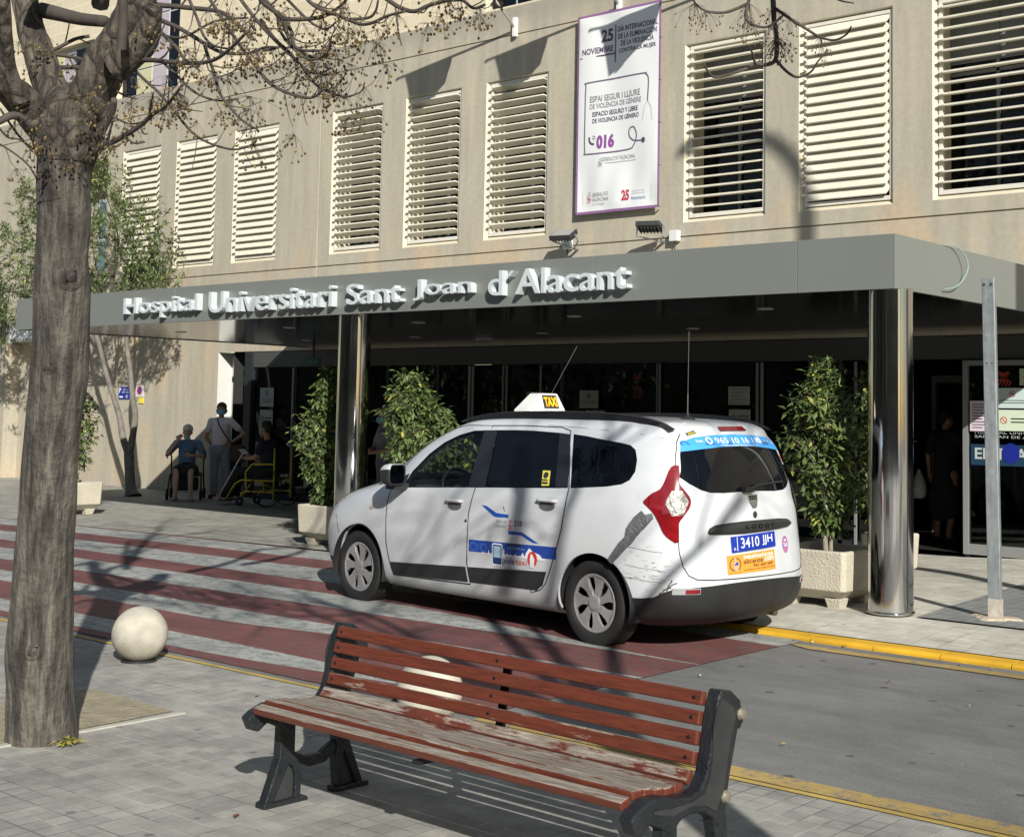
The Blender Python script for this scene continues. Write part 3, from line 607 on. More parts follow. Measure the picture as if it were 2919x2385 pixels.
put_text(b,'25',fb,-12.06,-11.85,6.985,7.17,.03); put_text(b,'NOVIEMBRE',fb,-12.39,-11.845,6.835,6.925,.02)
stroke(b,[(-11.80,7.21),(-11.805,6.66)],.018,fb); stroke(b,[(-12.43,6.795),(-11.81,6.795)],.018,fb)
for s_,x0_,x1_,z_ in (('DÍA INTERNACIONAL',-11.76,-11.05,7.092),('DE LA ELIMINACIÓN',-11.755,-11.07,6.985),('DE LA VIOLENCIA',-11.70,-11.12,6.88),('CONTRA LA MUJER',-11.74,-11.08,6.765)): put_text(b,s_,fb,x0_,x1_,z_,z_+(.098 if 'Í' in s_ or 'Ó' in s_ else .078),.018)
b.m=1; put_text(b,'ESPAI SEGUR I LLIURE',fb,-12.24,-11.34,6.125,6.215,.018); put_text(b,'DE VIOLÈNCIA DE GÈNERE',fb,-12.24,-11.32,6.025,6.12,.016)
b.m=0; put_text(b,'ESPACIO SEGURO Y LIBRE',fb,-12.19,-11.38,5.91,5.98,.022); put_text(b,'DE VIOLENCIA DE GÉNERO',fb,-12.19,-11.36,5.815,5.895,.022)
path=catmull([(-11.21,6.02),(-11.20,6.33),(-11.25,6.41),(-11.32,6.425),(-12.25,6.42),(-12.315,6.36),(-12.325,5.9),(-12.325,5.44),(-12.27,5.375),(-11.58,5.37),(-11.45,5.43),(-11.40,5.56),(-11.45,5.68),(-11.53,5.66),(-11.53,5.56),(-11.45,5.49),(-11.32,5.475)],6)
b.m=2; stroke(b,[tuple(p.to_2d() if hasattr(p,'to_2d') else p[:2]) for p in [Vector((q[0],q[1],0)) for q in path]],.02,fb) if 0 else stroke(b,[(q[0],q[1]) for q in path],.02,fb)
b.m=3; stroke(b,[(-11.21,6.03),(-11.27,5.93),(-11.29,5.75)],.014,fb); stroke(b,[(-11.21,6.03),(-11.15,5.93),(-11.13,5.75)],.014,fb)
b.m=0; disc(b,-11.28,5.475,.036,.04,fb,18); stroke(b,[(q[0],q[1]) for q in catmull([(-12.24,5.62),(-12.235,5.56),(-12.20,5.52),(-12.15,5.51)],4)],.03,fb); stroke(b,[(q[0],q[1]) for q in catmull([(-12.19,5.60),(-12.165,5.59),(-12.155,5.565)],4)],.01,fb); stroke(b,[(q[0],q[1]) for q in catmull([(-12.18,5.63),(-12.145,5.62),(-12.13,5.58)],4)],.01,fb)
b.m=4; put_text(b,'016',fb,-12.11,-11.80,5.43,5.635,.055)
b.m=1; put_text(b,'GENERALITAT VALENCIANA',fb,-12.0,-11.43,5.24,5.30,.0); put_text(b,'GENERALITAT',fb,-12.18,-11.88,4.745,4.80); put_text(b,'VALENCIANA',fb,-12.18,-11.88,4.675,4.73)
b.m=5
for (ex,ez,s_) in ((-12.28,4.66,.16),(-12.07,5.17,.12)):
    b.m=5 if s_>.15 else 1
    for k in range(4): stroke(b,[(ex+.018*k,ez+s_*.5),(ex+.018*k+.02,ez+s_*.25),(ex+.018*k-.004,ez)],.008,fb)
    stroke(b,[(ex,ez+s_*.6),(ex+.07,ez+s_*.7),(ex+.02,ez+s_*.85),(ex+.07,ez+s_)],.01,fb)
b.m=5; put_text(b,'25',fb,-11.65,-11.52,4.645,4.80,.05); b.m=6; put_text(b,'Aniversario',fb,-11.49,-11.24,4.645,4.70); put_text(b,'+',fb,-11.61,-11.57,4.69,4.73,.02)
b.m=3
for z_ in (4.77,4.735): stroke(b,[(-11.48,z_),(-11.25,z_)],.012,fb)
for z_ in (4.645,4.625): stroke(b,[(-12.18,z_),(-11.95,z_)],.006,fb)
stroke(b,[(-11.95,5.215),(-11.40,5.215)],.008,fb); stroke(b,[(-12.36,4.62),(-12.36,4.86)],.005,fb); stroke(b,[(-11.14,4.62),(-11.14,4.86)],.005,fb)
b.build('printed_wording',[M_BP,M_BG,mat('banner_mauve_ink',(.14,.10,.17),.6),M_LT,M_BV,M_BR,M_BB],t)
b=MB()
for z_ in (4.52,5.1,5.7,6.3,6.9,7.41):
    for x_ in (bx0+.014,bx1-.014): b.tube([(x_,15.395,z_),(x_,15.45,z_)],.012,8)
b.build('eyelets',M_CHROME,t)
# ------------------------------------------------------------------ floodlights
def flood(lab,x,z,tilt,yawz,bx):
    t=thing('floodlight',lab,'floodlight',(x,15.2,z),group='black floodlights above the canopy')
    Rm=Matrix.Rotation(yawz,3,'Z')@Matrix.Rotation(tilt,3,'X'); q=lambda v:Vector((x,15.15,z))+Rm@Vector(v)
    b=MB(); b.obox(q((0,0,0)),Rm@Vector((.17,0,0)),Rm@Vector((0,.13,0)),Rm@Vector((0,0,.035)))
    for k in range(7): b.obox(q((-.14+.047*k,0,-.05)),Rm@Vector((.006,0,0)),Rm@Vector((0,.10,0)),Rm@Vector((0,0,.02)))
    b.build('housing',M_BLK,t,bevel=.008)
    b=MB(); b.obox(q((0,0,.037)),Rm@Vector((.15,0,0)),Rm@Vector((0,.11,0)),Rm@Vector((0,0,.004))); b.build('glass',mat('lamp_glass',(.35,.36,.36),.1,metal=.3),t)
    b=MB(); b.tube([q((-.18,0,0)),q((-.19,.05,-.12)),(x,15.4,z-.17),q((.19,.05,-.12)),q((.18,0,0))],.012,8); b.tube([(x,15.4,z-.17),(x,15.49,z-.17)],.02,8); b.build('bracket',M_GAL,t)
    j=thing('junction_box','small white junction box below the '+('left' if bx<-11.5 else 'right')+' floodlight above the canopy','box',(bx,15.42,z),group='junction boxes beside the floodlights')
    b=MB(); zz=z-.09 if bx<-11.5 else z-.11; b.box(bx-.07,bx+.07,15.40,15.49,zz-.075,zz+.075); b.build('case',mat('white_box',(.6,.6,.57),.5),j,bevel=.008)
    b=MB(); b.tube([(bx,15.44,zz-.07),(bx,15.45,zz-.25),(bx,15.45,zz-.7)],.01,6); b.build('cable',M_BLK,j)
flood('left of two black floodlights above the canopy, under the banner',-12.50,4.19,R(28),R(12),-12.66)
flood('right of two black floodlights above the canopy, tilted upwards near the white box',-10.97,4.20,R(-14),R(20),-10.76)
# ------------------------------------------------------------------ flagpoles
def flagpole(lab,x,z,cols):
    t=thing('flagpole',lab,'flagpole',(x,15.45,z),group='white flagpoles on the parapet')
    P0=Vector((x,15.43,z)); V=Vector((0,-1.82,1.27))
    b=MB(); b.box(x-.035,x+.035,15.43,15.50,z-.16,z+.14); b.build('bracket',mat('white_bracket',(.7,.7,.66),.5),t,bevel=.01)
    b=MB(); b.tube([P0,P0+V*.5,P0+V],.019,10); b.lathe([(.001,.03),(.03,.0),(.001,-.04)],tuple(P0+V),10); b.build('pole',mat('white_pole',(.7,.7,.66),.4),t,smooth=True)
    f=MB(); n=14; 
    for i in range(n+1):
        s_=i/n; top=P0+V*(.50+.44*s_)
        for j in range(13):
            r=j/12; L=.32+.60*s_**.8; p=top+Vector((.03*math.sin(7*s_+3*r)-.06*r,.14*math.sin(9*s_)*r-(.10-.25*s_)*r,-L*r)); f.v.append(tuple(p))
    for i in range(n):
        for j in range(12): a=i*13+j; f.f.append((a,a+13,a+14,a+1)); f.mi.append(0 if (i//4)%2==0 else 1)
    f.build('flag',cols,t,smooth=True)
flagpole('white flagpole with limp flag slanting up from the parapet, left of the banner',-13.79,7.53,[mat('flag_red',(.45,.03,.03),.8),mat('flag_yellow',(.65,.42,.04),.8)])
flagpole('white flagpole with limp flag slanting up from the parapet just above the banner',-11.79,7.53,[mat('flag_blue',(.02,.06,.35),.8),mat('flag_blue2',(.02,.06,.3),.8)])
flagpole('white flagpole slanting up from the parapet, right of the banner',-9.79,7.53,[mat('flag_white',(.6,.6,.6),.8),mat('flag_red',(.4,.03,.03),.8)])
# ------------------------------------------------------------------ sign post
t=thing('sign_post','bare galvanised square post without a sign on the right pavement','post',(-4.305,10.6,.1))
zt=2.775-.1
b=MB(); b.box(-.05,.05,-.03,.03,0,zt); b.build('shaft',M_GAL,t,local=True,bevel=.006).rotation_euler=(0,R(-.8),R(8))
b=MB(); b.box(-.051,.051,-.031,.031,0,.16); b.build('plastered_foot',mat('plaster_stain',(.45,.42,.36),.8,var=.4,vs=20),t,local=True).rotation_euler=(0,0,R(8))
b=MB(); 
for dx in (-.028,.028): b.lathe([(.001,-.008),(.011,-.006),(.011,0)],(dx-.037,-.031,zt-.05),12,ax='y')
for zz in (2.0,): 
    for dx in (-.02,.02): b.lathe([(.001,-.004),(.006,-.003),(.006,0)],(dx-.028,-.031,zz),10,ax='y')
b.build('bolt_holes',mat('bolt_dark',(.08,.08,.08),.5,metal=.5),t,local=True).rotation_euler=(0,0,R(8))
b=MB(); pts=[(.17+.05*math.sin(3*a)+.03*math.sin(7*a+1)) for a in [2*math.pi*k/24 for k in range(24)]]
vs=[(p*1.1*math.cos(2*math.pi*k/24),p*.8*math.sin(2*math.pi*k/24),.003) for k,p in enumerate(pts)]; vs2=[(x*.8,y*.8,.022) for x,y,_ in vs]; k=len(vs)
b.add(vs+vs2,[(i,(i+1)%k,k+(i+1)%k,k+i) for i in range(k)]+[tuple(range(k,2*k))]); b.build('mortar_pad',mat('mortar',(.50,.43,.32),.9,var=.3,vs=20,bump=.5),t,local=True)
# street lamp standing beyond the right edge, throws the bent shadow on the front
t=thing('street_lamp','tall street lamp with curved arm on the kerb beyond the right picture edge','street lamp',(-.10,9.25,.1))
b=MB(); hp=10.9; b.tube([(0,0,0),(0,0,4),(0,0,hp-1)]+[(-1.0+1.0*math.cos(a),.0,hp-1+1.0*math.sin(a)) for a in [R(q) for q in range(15,91,15)]]+[(-1.5,0,hp+.02)],[.11,.10,.085]+[.07]*6+[.06],12); b.build('pole',M_GAL,t,local=True,smooth=True)
b=MB(); b.lathe([(.001,.12),(.12,.09),(.2,0),(.14,-.05),(.001,-.06)],(-1.7,0,hp),16); b.build('lamp_head',mat('lamp_head_grey',(.2,.2,.2),.5),t,local=True,smooth=True)
# ------------------------------------------------------------------ trees
TRUNK=[(-6.317,3.699,-0.069,0.1808),(-6.314,3.694,0.015,0.1704),(-6.314,3.684,0.12,0.1661),(-6.309,3.672,0.274,0.1584),(-6.305,3.661,0.429,0.1618),(-6.294,3.654,0.6,0.1506),(-6.279,3.646,0.807,0.1403),(-6.265,3.638,1.002,0.1351),(-6.245,3.634,1.219,0.1343),(-6.23,3.63,1.391,0.1326),(-6.214,3.626,1.568,0.1326),(-6.188,3.629,1.771,0.1369),(-6.175,3.624,1.932,0.1326),(-6.166,3.615,2.094,0.1317),(-6.159,3.606,2.25,0.1317),(-6.155,3.597,2.379,0.1248),(-6.142,3.589,2.564,0.1274),(-6.139,3.581,2.676,0.1291),(-6.13,3.576,2.799,0.1308),(-6.119,3.578,2.868,0.1403),(-6.113,3.578,2.937,0.1618),(-6.112,3.57,3.023,0.1851)]
LIMBS=[[(-6.157,3.54,2.936,0.1067),(-6.137,3.432,3.01,0.0992),(-6.115,3.325,3.091,0.0918),(-6.092,3.221,3.144,0.0846),(-6.092,3.097,3.202,0.0776),(-6.1,2.962,3.306,0.0707)],[(-6.117,3.572,2.954,0.1067),(-6.198,3.564,3.12,0.1007),(-6.295,3.541,3.306,0.0946),(-6.387,3.523,3.478,0.0883),(-6.459,3.523,3.635,0.0819),(-6.533,3.521,3.812,0.0754),(-6.606,3.509,4.082,0.0688)],[(-6.05,3.29,3.067,0.0431),(-6.019,3.205,3.197,0.0389),(-5.956,3.147,3.324,0.0348),(-5.885,3.098,3.432,0.0308),(-5.811,3.047,3.584,0.0269)],[(-6.098,3.59,2.937,0.1343),(-5.995,3.604,3.118,0.1255),(-5.887,3.625,3.28,0.1168),(-5.781,3.647,3.406,0.1081),(-5.695,3.653,3.53,0.0996),(-5.622,3.646,3.669,0.0912),(-5.541,3.641,3.855,0.0829)],[(-5.745,3.593,3.253,0.0835),(-5.609,3.634,3.342,0.0685),(-5.532,3.627,3.412,0.0537),(-5.467,3.608,3.496,0.0392)],[(-5.417,3.411,3.246,0.0237),(-5.376,3.391,3.363,0.022),(-5.346,3.365,3.448,0.0203),(-5.316,3.332,3.593,0.0187)],[(-6.417,3.58,3.641,0.0393),(-6.229,3.569,3.584,0.0356),(-6.03,3.568,3.526,0.0321),(-5.821,3.574,3.479,0.0286)],[(-6.021,3.66,2.888,0.0275),(-5.94,3.653,2.982,0.0234),(-5.856,3.65,3.057,0.0192),(-5.8,3.627,3.109,0.0151)],[(-5.935,3.267,2.948,0.0229),(-5.922,3.189,2.966,0.0194),(-5.909,3.116,2.927,0.016),(-5.921,3.026,2.857,0.0126)]]
BRANCH=[[(-5.972,3.637,2.866,0.0171),(-5.839,3.616,2.888,0.0154),(-5.702,3.599,2.901,0.0137),(-5.536,3.603,2.945,0.0121),(-5.401,3.582,2.979,0.0106),(-5.274,3.557,2.988,0.009),(-5.16,3.52,3.011,0.0076),(-5.04,3.486,3.047,0.0061)],[(-5.877,3.648,2.898,0.0076),(-5.8,3.61,2.947,0.0059),(-5.717,3.577,2.994,0.0041)],[(-5.416,3.571,2.963,0.0056),(-5.322,3.515,3.01,0.0043),(-5.226,3.462,3.032,0.0031)],[(-5.747,3.654,3.289,0.0135),(-5.539,3.635,3.261,0.0122),(-5.352,3.6,3.217,0.011),(-5.14,3.586,3.175,0.0098),(-4.943,3.558,3.15,0.0087),(-4.764,3.511,3.156,0.0076),(-4.576,3.468,3.2,0.0065)],[(-5.636,3.726,3.5,0.0118),(-5.443,3.744,3.416,0.0106),(-5.26,3.755,3.317,0.0095),(-5.107,3.737,3.251,0.0084),(-4.928,3.739,3.219,0.0073),(-4.778,3.712,3.216,0.0063),(-4.636,3.681,3.187,0.0053)],[(-5.211,3.711,3.3,0.0088),(-5.131,3.677,3.219,0.0081),(-5.043,3.65,3.125,0.0073),(-4.961,3.62,3.025,0.0066),(-4.857,3.608,2.936,0.0058),(-4.748,3.597,2.863,0.0051),(-4.639,3.584,2.815,0.0044)],[(-5.552,3.673,3.43,0.0099),(-5.399,3.682,3.316,0.0084),(-5.277,3.663,3.223,0.007),(-5.136,3.653,3.188,0.0055)],[(-5.35,3.699,3.562,0.0082),(-5.235,3.678,3.427,0.0072),(-5.129,3.647,3.311,0.0063),(-5.012,3.622,3.241,0.0054),(-4.864,3.619,3.202,0.0046)],[(-5.197,3.7,3.534,0.0088),(-5.085,3.714,3.394,0.0082),(-4.974,3.727,3.265,0.0075),(-4.858,3.743,3.139,0.0069),(-4.754,3.745,3.05,0.0062),(-4.617,3.773,2.989,0.0056),(-4.508,3.773,2.971,0.005),(-4.42,3.752,2.99,0.0044)],[(-5.577,4.148,3.716,0.0097),(-5.443,4.183,3.557,0.009),(-5.303,4.221,3.418,0.0082),(-5.171,4.25,3.305,0.0076),(-5.075,4.245,3.209,0.0069),(-4.98,4.238,3.154,0.0062),(-4.879,4.233,3.116,0.0055),(-4.781,4.223,3.097,0.0049)],[(-4.932,3.794,3.508,0.0111),(-4.815,3.827,3.374,0.0099),(-4.727,3.835,3.242,0.0087),(-4.616,3.857,3.177,0.0075),(-4.526,3.854,3.17,0.0064),(-4.464,3.822,3.233,0.0053)],[(-5.741,3.66,3.281,0.0084),(-5.608,3.649,3.191,0.0078),(-5.466,3.647,3.1,0.0071),(-5.325,3.645,2.988,0.0065),(-5.192,3.636,2.887,0.0059),(-5.054,3.628,2.817,0.0053),(-4.89,3.64,2.767,0.0048),(-4.754,3.624,2.761,0.0042),(-4.643,3.585,2.77,0.0037)],[(-5.443,3.652,3.238,0.0073),(-5.308,3.644,3.147,0.0064),(-5.169,3.638,3.058,0.0055),(-5.014,3.643,3.0,0.0047),(-4.86,3.643,2.987,0.0038)],[(-5.816,3.621,3.031,0.0059),(-5.664,3.624,2.972,0.005),(-5.529,3.607,2.961,0.0041)],[(-5.64,3.717,3.563,0.0135),(-5.424,3.772,3.522,0.012),(-5.224,3.814,3.473,0.0106),(-5.069,3.824,3.363,0.0092),(-4.956,3.794,3.3,0.0079)],[(-5.547,3.68,3.402,0.0066),(-5.347,3.68,3.346,0.006),(-5.117,3.694,3.387,0.0053),(-4.895,3.708,3.368,0.0047)],[(-6.292,3.578,3.394,0.0106),(-6.165,3.622,3.367,0.0096),(-6.071,3.639,3.335,0.0087)],[(-6.288,3.588,3.328,0.0123),(-6.103,3.615,3.306,0.0104)],[(-6.368,3.515,3.392,0.0106),(-6.285,3.582,3.419,0.01),(-6.207,3.642,3.47,0.0094),(-6.149,3.689,3.488,0.0088)],[(-5.8,3.623,3.153,0.0059),(-5.671,3.605,3.104,0.005),(-5.543,3.585,3.068,0.0041)],[(-4.864,3.723,3.481,0.0124),(-4.79,3.708,3.419,0.0118),(-4.704,3.702,3.364,0.0111),(-4.622,3.693,3.315,0.0104),(-4.52,3.697,3.293,0.0098),(-4.411,3.706,3.284,0.0091),(-4.318,3.701,3.284,0.0085),(-4.217,3.707,3.24,0.0079),(-4.131,3.699,3.206,0.0073),(-4.046,3.688,3.199,0.0067),(-3.961,3.676,3.206,0.0061),(-3.858,3.679,3.208,0.0055)],[(-4.465,3.675,3.379,0.0089),(-4.425,3.669,3.344,0.0083),(-4.372,3.673,3.309,0.0078),(-4.304,3.689,3.28,0.0073)],[(-4.388,3.747,3.308,0.0074),(-4.272,3.713,3.317,0.0065),(-4.18,3.659,3.318,0.0057)],[(-4.065,3.756,3.321,0.01),(-3.984,3.764,3.267,0.0094),(-3.903,3.769,3.236,0.0088),(-3.825,3.768,3.245,0.0082),(-3.745,3.77,3.248,0.0076),(-3.669,3.768,3.241,0.007),(-3.613,3.752,3.222,0.0064),(-3.551,3.743,3.18,0.0059),(-3.485,3.733,3.18,0.0053)],[(-4.693,3.75,3.335,0.0092),(-4.612,3.727,3.261,0.0083),(-4.547,3.691,3.183,0.0075),(-4.458,3.671,3.144,0.0066),(-4.353,3.663,3.125,0.0058)],[(-4.792,3.794,3.368,0.0078),(-4.734,3.763,3.295,0.0071),(-4.647,3.758,3.208,0.0063),(-4.54,3.767,3.139,0.0056),(-4.444,3.761,3.134,0.005),(-4.368,3.736,3.149,0.0043),(-4.314,3.691,3.178,0.0036)],[(-4.842,3.871,3.491,0.0071),(-4.715,3.891,3.377,0.0062),(-4.617,3.881,3.319,0.0054),(-4.531,3.858,3.291,0.0046),(-4.44,3.834,3.306,0.0038)],[(-5.01,3.868,3.417,0.008),(-4.914,3.881,3.312,0.0072),(-4.814,3.894,3.231,0.0063),(-4.731,3.893,3.156,0.0055),(-4.636,3.898,3.118,0.0046),(-4.539,3.9,3.129,0.0038)],[(-4.638,3.816,3.127,0.0061),(-4.582,3.827,3.06,0.0056),(-4.52,3.838,3.027,0.005),(-4.451,3.856,2.988,0.0045),(-4.394,3.862,2.976,0.004),(-4.324,3.876,2.99,0.0035),(-4.286,3.861,3.022,0.003)],[(-4.931,3.831,3.139,0.0063),(-4.843,3.833,3.076,0.0058),(-4.742,3.843,3.031,0.0053),(-4.633,3.859,3.002,0.0048),(-4.549,3.849,3.016,0.0043),(-4.495,3.817,3.016,0.0038)],[(-4.25,3.737,3.256,0.0073),(-4.167,3.764,3.255,0.0063),(-4.118,3.759,3.274,0.0053),(-4.084,3.74,3.31,0.0043)],[(-4.927,3.823,3.25,0.0063),(-4.853,3.821,3.244,0.0055),(-4.788,3.81,3.248,0.0047)],[(-5.939,3.129,2.99,0.0056),(-5.986,3.227,2.915,0.0054),(-6.038,3.319,2.869,0.0052),(-6.084,3.413,2.852,0.005)],[(-5.968,3.118,2.845,0.0048),(-5.971,3.207,2.811,0.0043),(-5.973,3.297,2.759,0.0038),(-6.006,3.363,2.702,0.0033)],[(-5.87,3.062,2.921,0.0047),(-5.919,3.158,2.862,0.0043),(-5.963,3.252,2.866,0.0038),(-6.008,3.35,2.82,0.0033)]]
NBR=[[(-3.085,5.072,3.653,0.0138),(-3.047,5.067,3.537,0.0129),(-3.02,5.052,3.438,0.012),(-3.001,5.03,3.339,0.0111),(-2.977,5.011,3.255,0.0102),(-2.964,4.983,3.155,0.0093),(-2.977,4.928,3.12,0.0084),(-2.994,4.867,3.113,0.0076),(-3.017,4.804,3.078,0.0068),(-3.075,4.711,3.039,0.0059),(-3.081,4.658,3.043,0.0051),(-3.079,4.609,3.076,0.0043)],[(-2.97,4.829,3.101,0.0058),(-2.951,4.776,3.134,0.0043),(-2.937,4.721,3.152,0.0029)],[(-2.93,4.925,3.137,0.0073),(-2.886,4.928,3.084,0.0064),(-2.834,4.936,3.049,0.0055),(-2.775,4.945,3.064,0.0046),(-2.737,4.934,3.099,0.0037),(-2.686,4.933,3.141,0.0029)],[(-3.001,5.036,3.393,0.0075),(-2.927,5.039,3.335,0.0068),(-2.843,5.05,3.272,0.0062),(-2.781,5.041,3.23,0.0055),(-2.713,5.035,3.207,0.0048),(-2.651,5.02,3.219,0.0042),(-2.613,4.985,3.236,0.0036)],[(-3.02,4.885,3.441,0.0074),(-3.035,4.856,3.333,0.0068),(-3.015,4.851,3.292,0.0062),(-2.961,4.873,3.266,0.0056),(-2.918,4.882,3.275,0.005),(-2.868,4.894,3.313,0.0044)],[(-3.085,4.964,3.413,0.0075),(-3.131,4.928,3.386,0.0068),(-3.171,4.895,3.37,0.006),(-3.228,4.848,3.376,0.0053),(-3.263,4.814,3.409,0.0045),(-3.27,4.804,3.452,0.0038)],[(-2.77,5.094,3.447,0.0059),(-2.72,5.076,3.389,0.0044),(-2.648,5.074,3.361,0.0029)]]
def barkm(name,c0,c1,c2,knob=False):
    s=NT(name); v=s.map((9,9,1.3)); st=s.noise(2.2,10,v,.7); lg=s.noise(1.3,5); fn=s.noise(26,8)
    c=s.ramp(st,[(.38,c0),(.5,c1),(.62,c2)]); c=s.mix(.75,c,s.ramp(lg,[(.35,(.72,.70,.68)),(.65,(1.12,1.1,1.06))]),'MULTIPLY'); c=s.mix(.5,c,s.ramp(fn,[(.3,(.6,.6,.6)),(.7,(1.2,1.2,1.2))]),'MULTIPLY'); s.col(c); s.rough(.92)
    vo=s.n('TexVoronoi'); vo.inputs['Scale'].default_value=13; vo.feature='DISTANCE_TO_EDGE'; s.l(s.map((1,1,.55)),vo.inputs['Vector'])
    if knob: c=s.mix(s.ramp(vo.outputs['Distance'],[(.0,(.75,.75,.75)),(.09,(0,0,0))]),c,(.02,.015,.012)); s.col(c)
    h=s.math('ADD',s.math('MULTIPLY',st,1.),s.math('MULTIPLY',fn,.6))
    if knob: h=s.math('ADD',h,s.math('MULTIPLY',s.math('MINIMUM',vo.outputs['Distance'],.25),2.))
    s.bump(h,1.0,.045); return s.m
M_BARK=barkm('smooth_grey_bark',(.035,.030,.026),(.095,.087,.074),(.19,.178,.15))
M_BARKK=barkm('gnarled_bark',(.045,.036,.028),(.115,.098,.078),(.19,.165,.13),True)
M_TWIG=mat('twig_bark',(.075,.062,.052),.85,var=.4,vs=15)
M_BERRY=mat('dry_berry',(.13,.09,.035),.7,var=.6,vs=30); M_SEED=mat('yellow_seed_stalk',(.28,.20,.07),.7,var=.4,vs=12)
def bumpy(mb,pts,n=20,amp=.06,seed=1,k=5,fr_=1.0):
    """thick limb as a displaced tube from (x,y,z,r) points"""
    P=catmull([(p[0],p[1],p[2]) for p in pts],k); Rr=catmull([(p[3],0,0) for p in pts],k); Rr=[r.x for r in Rr]; N=len(P); k0=len(mb.v); ref=None
    rr=random.Random(seed); ph=[rr.uniform(0,6.28) for _ in range(8)]
    for i,p in enumerate(P):
        t=(P[min(i+1,N-1)]-P[max(i-1,0)]).normalized()
        if ref is None: ref=t.orthogonal().normalized()
        ref=(ref-t*ref.dot(t)).normalized(); b=t.cross(ref)
        for j in range(n):
            a=2*math.pi*j/n; s=i*.33*fr_
            d=math.sin(2*a+ph[0]+s*.7)*.45+math.sin(3*a+ph[1]-s)*.35+math.sin(5*a+ph[2]+s*1.7)*.3+math.sin(7*a+ph[3]-s*2.3)*.22+rr.uniform(-.14,.14)
            q=p+(ref*math.cos(a)+b*math.sin(a))*Rr[i]*(1+amp*d); mb.v.append(tuple(q))
    for i in range(N-1):
        for j in range(n):
            a=k0+i*n+j;b_=k0+i*n+(j+1)%n; mb.f.append((a,b_,b_+n,a+n)); mb.mi.append(mb.m)
    mb.f.append(tuple(k0+(N-1)*n+j for j in range(n))); mb.mi.append(mb.m)
OCT=[(1,0,0),(-1,0,0),(0,1,0),(0,-1,0),(0,0,1),(0,0,-1)]; OF=[(0,2,4),(2,1,4),(1,3,4),(3,0,4),(2,0,5),(1,2,5),(3,1,5),(0,3,5)]
def berry_cluster(tw,be,p,rr,n=16,size=.14,br=.0088):
    p=Vector(p); main=p
    for i in range(n):
        d=Vector((rr.gauss(0,.55),rr.gauss(0,.55),-abs(rr.gauss(.9,.5)))).normalized()*rr.uniform(.4,1)*size
        q=main+d; m=main+d*.5+Vector((rr.uniform(-.015,.015),rr.uniform(-.015,.015),.01))
        tw.tube([main,m,q],[.0011,.0008,.0006],3,cap=False)
        r=br*rr.uniform(.7,1.1); be.m=0 if rr.random()<.88 else 1
        be.add([(q.x+r*a,q.y+r*b,q.z+r*c) for a,b,c in OCT],OF)
def grow(mb,p,d,L,r,rr,depth,out=None,up=.12,seg=4,split=(2,3),bend=.3,n=6):
    pts=[Vector(p)]; rad=[r]; d=Vector(d).normalized()
    for i in range(seg):
        d=(d+Vector((rr.gauss(0,bend),rr.gauss(0,bend),rr.gauss(0,bend)+up))*.5).normalized(); pts.append(pts[-1]+d*L/seg); rad.append(r*(1-.45*(i+1)/seg))
    mb.tube(catmull(pts,2),[rad[min(int(i/2),seg)] for i in range(2*seg+1)],max(4,n),cap=True)
    if out is not None: out.append((pts[-1],d,depth))
    if depth<=0: return
    for k in range(rr.randint(*split)):
        i=rr.randint(max(1,seg-2),seg); nd=(d+Vector((rr.gauss(0,.75),rr.gauss(0,.75),rr.gauss(0,.4)))).normalized(); grow(mb,pts[i],nd,L*rr.uniform(.62,.85),rad[i]*rr.uniform(.55,.75),rr,depth-1,out,up,seg,split,bend,n-1)
# foreground tree
t=thing('bare_tree','big grey-brown bare tree with knobbly forked limbs and dry berries in the left foreground','tree',(-6.31,3.69,0))
b=MB(); bumpy(b,TRUNK,36,.030,3,4); kn=MB()
for z_,da,sz in ((2.24,.28,.055),(1.80,-.35,.034),(.44,-.18,.040)):
    i=min(range(len(TRUNK)),key=lambda k:abs(TRUNK[k][2]-z_)); p=Vector(TRUNK[i][:3]); p.z=z_; r_=TRUNK[i][3]; a_=math.atan2(-.505,.863)+da; d_=Vector((math.cos(a_),math.sin(a_),.15)); o_=p+d_*(r_-.035)
    b.tube([o_,o_+d_*.025,o_+d_*.045,o_+d_*.052,o_+d_*.040],[sz*1.5,sz*1.25,sz*.85,sz*.55,sz*.42],14,cap=False); kn.tube([o_+d_*.02,o_+d_*.042],[sz*.44,sz*.40],10)
b.build('trunk',M_BARK,t,smooth=True); kn.build('knot_holes',mat('knot_dark',(.04,.018,.012),.9),t)
b=MB()
top=TRUNK[-1]
for i,L in enumerate(LIMBS[:5]): bumpy(b,[(p[0],p[1],p[2],p[3]*(.84,.80,.95,.90,1)[i]) for p in L],28,.10 if i!=2 else .06,10+i,6,1.6)
for i,(u) in enumerate([(-6.112,3.575,2.86,.17),]): b.lathe([(.001,.2),(.10,.16),(.165,.05),(.175,-.08),(.13,-.2)],(u[0]+.0,u[1],3.02),20)
b.build('main_limbs',M_BARKK,t,smooth=True)
b=MB()
for i,L in enumerate(LIMBS[5:]): bumpy(b,L,12,.05,30+i,4)
rr=random.Random(11); be=MB(); tw=MB()
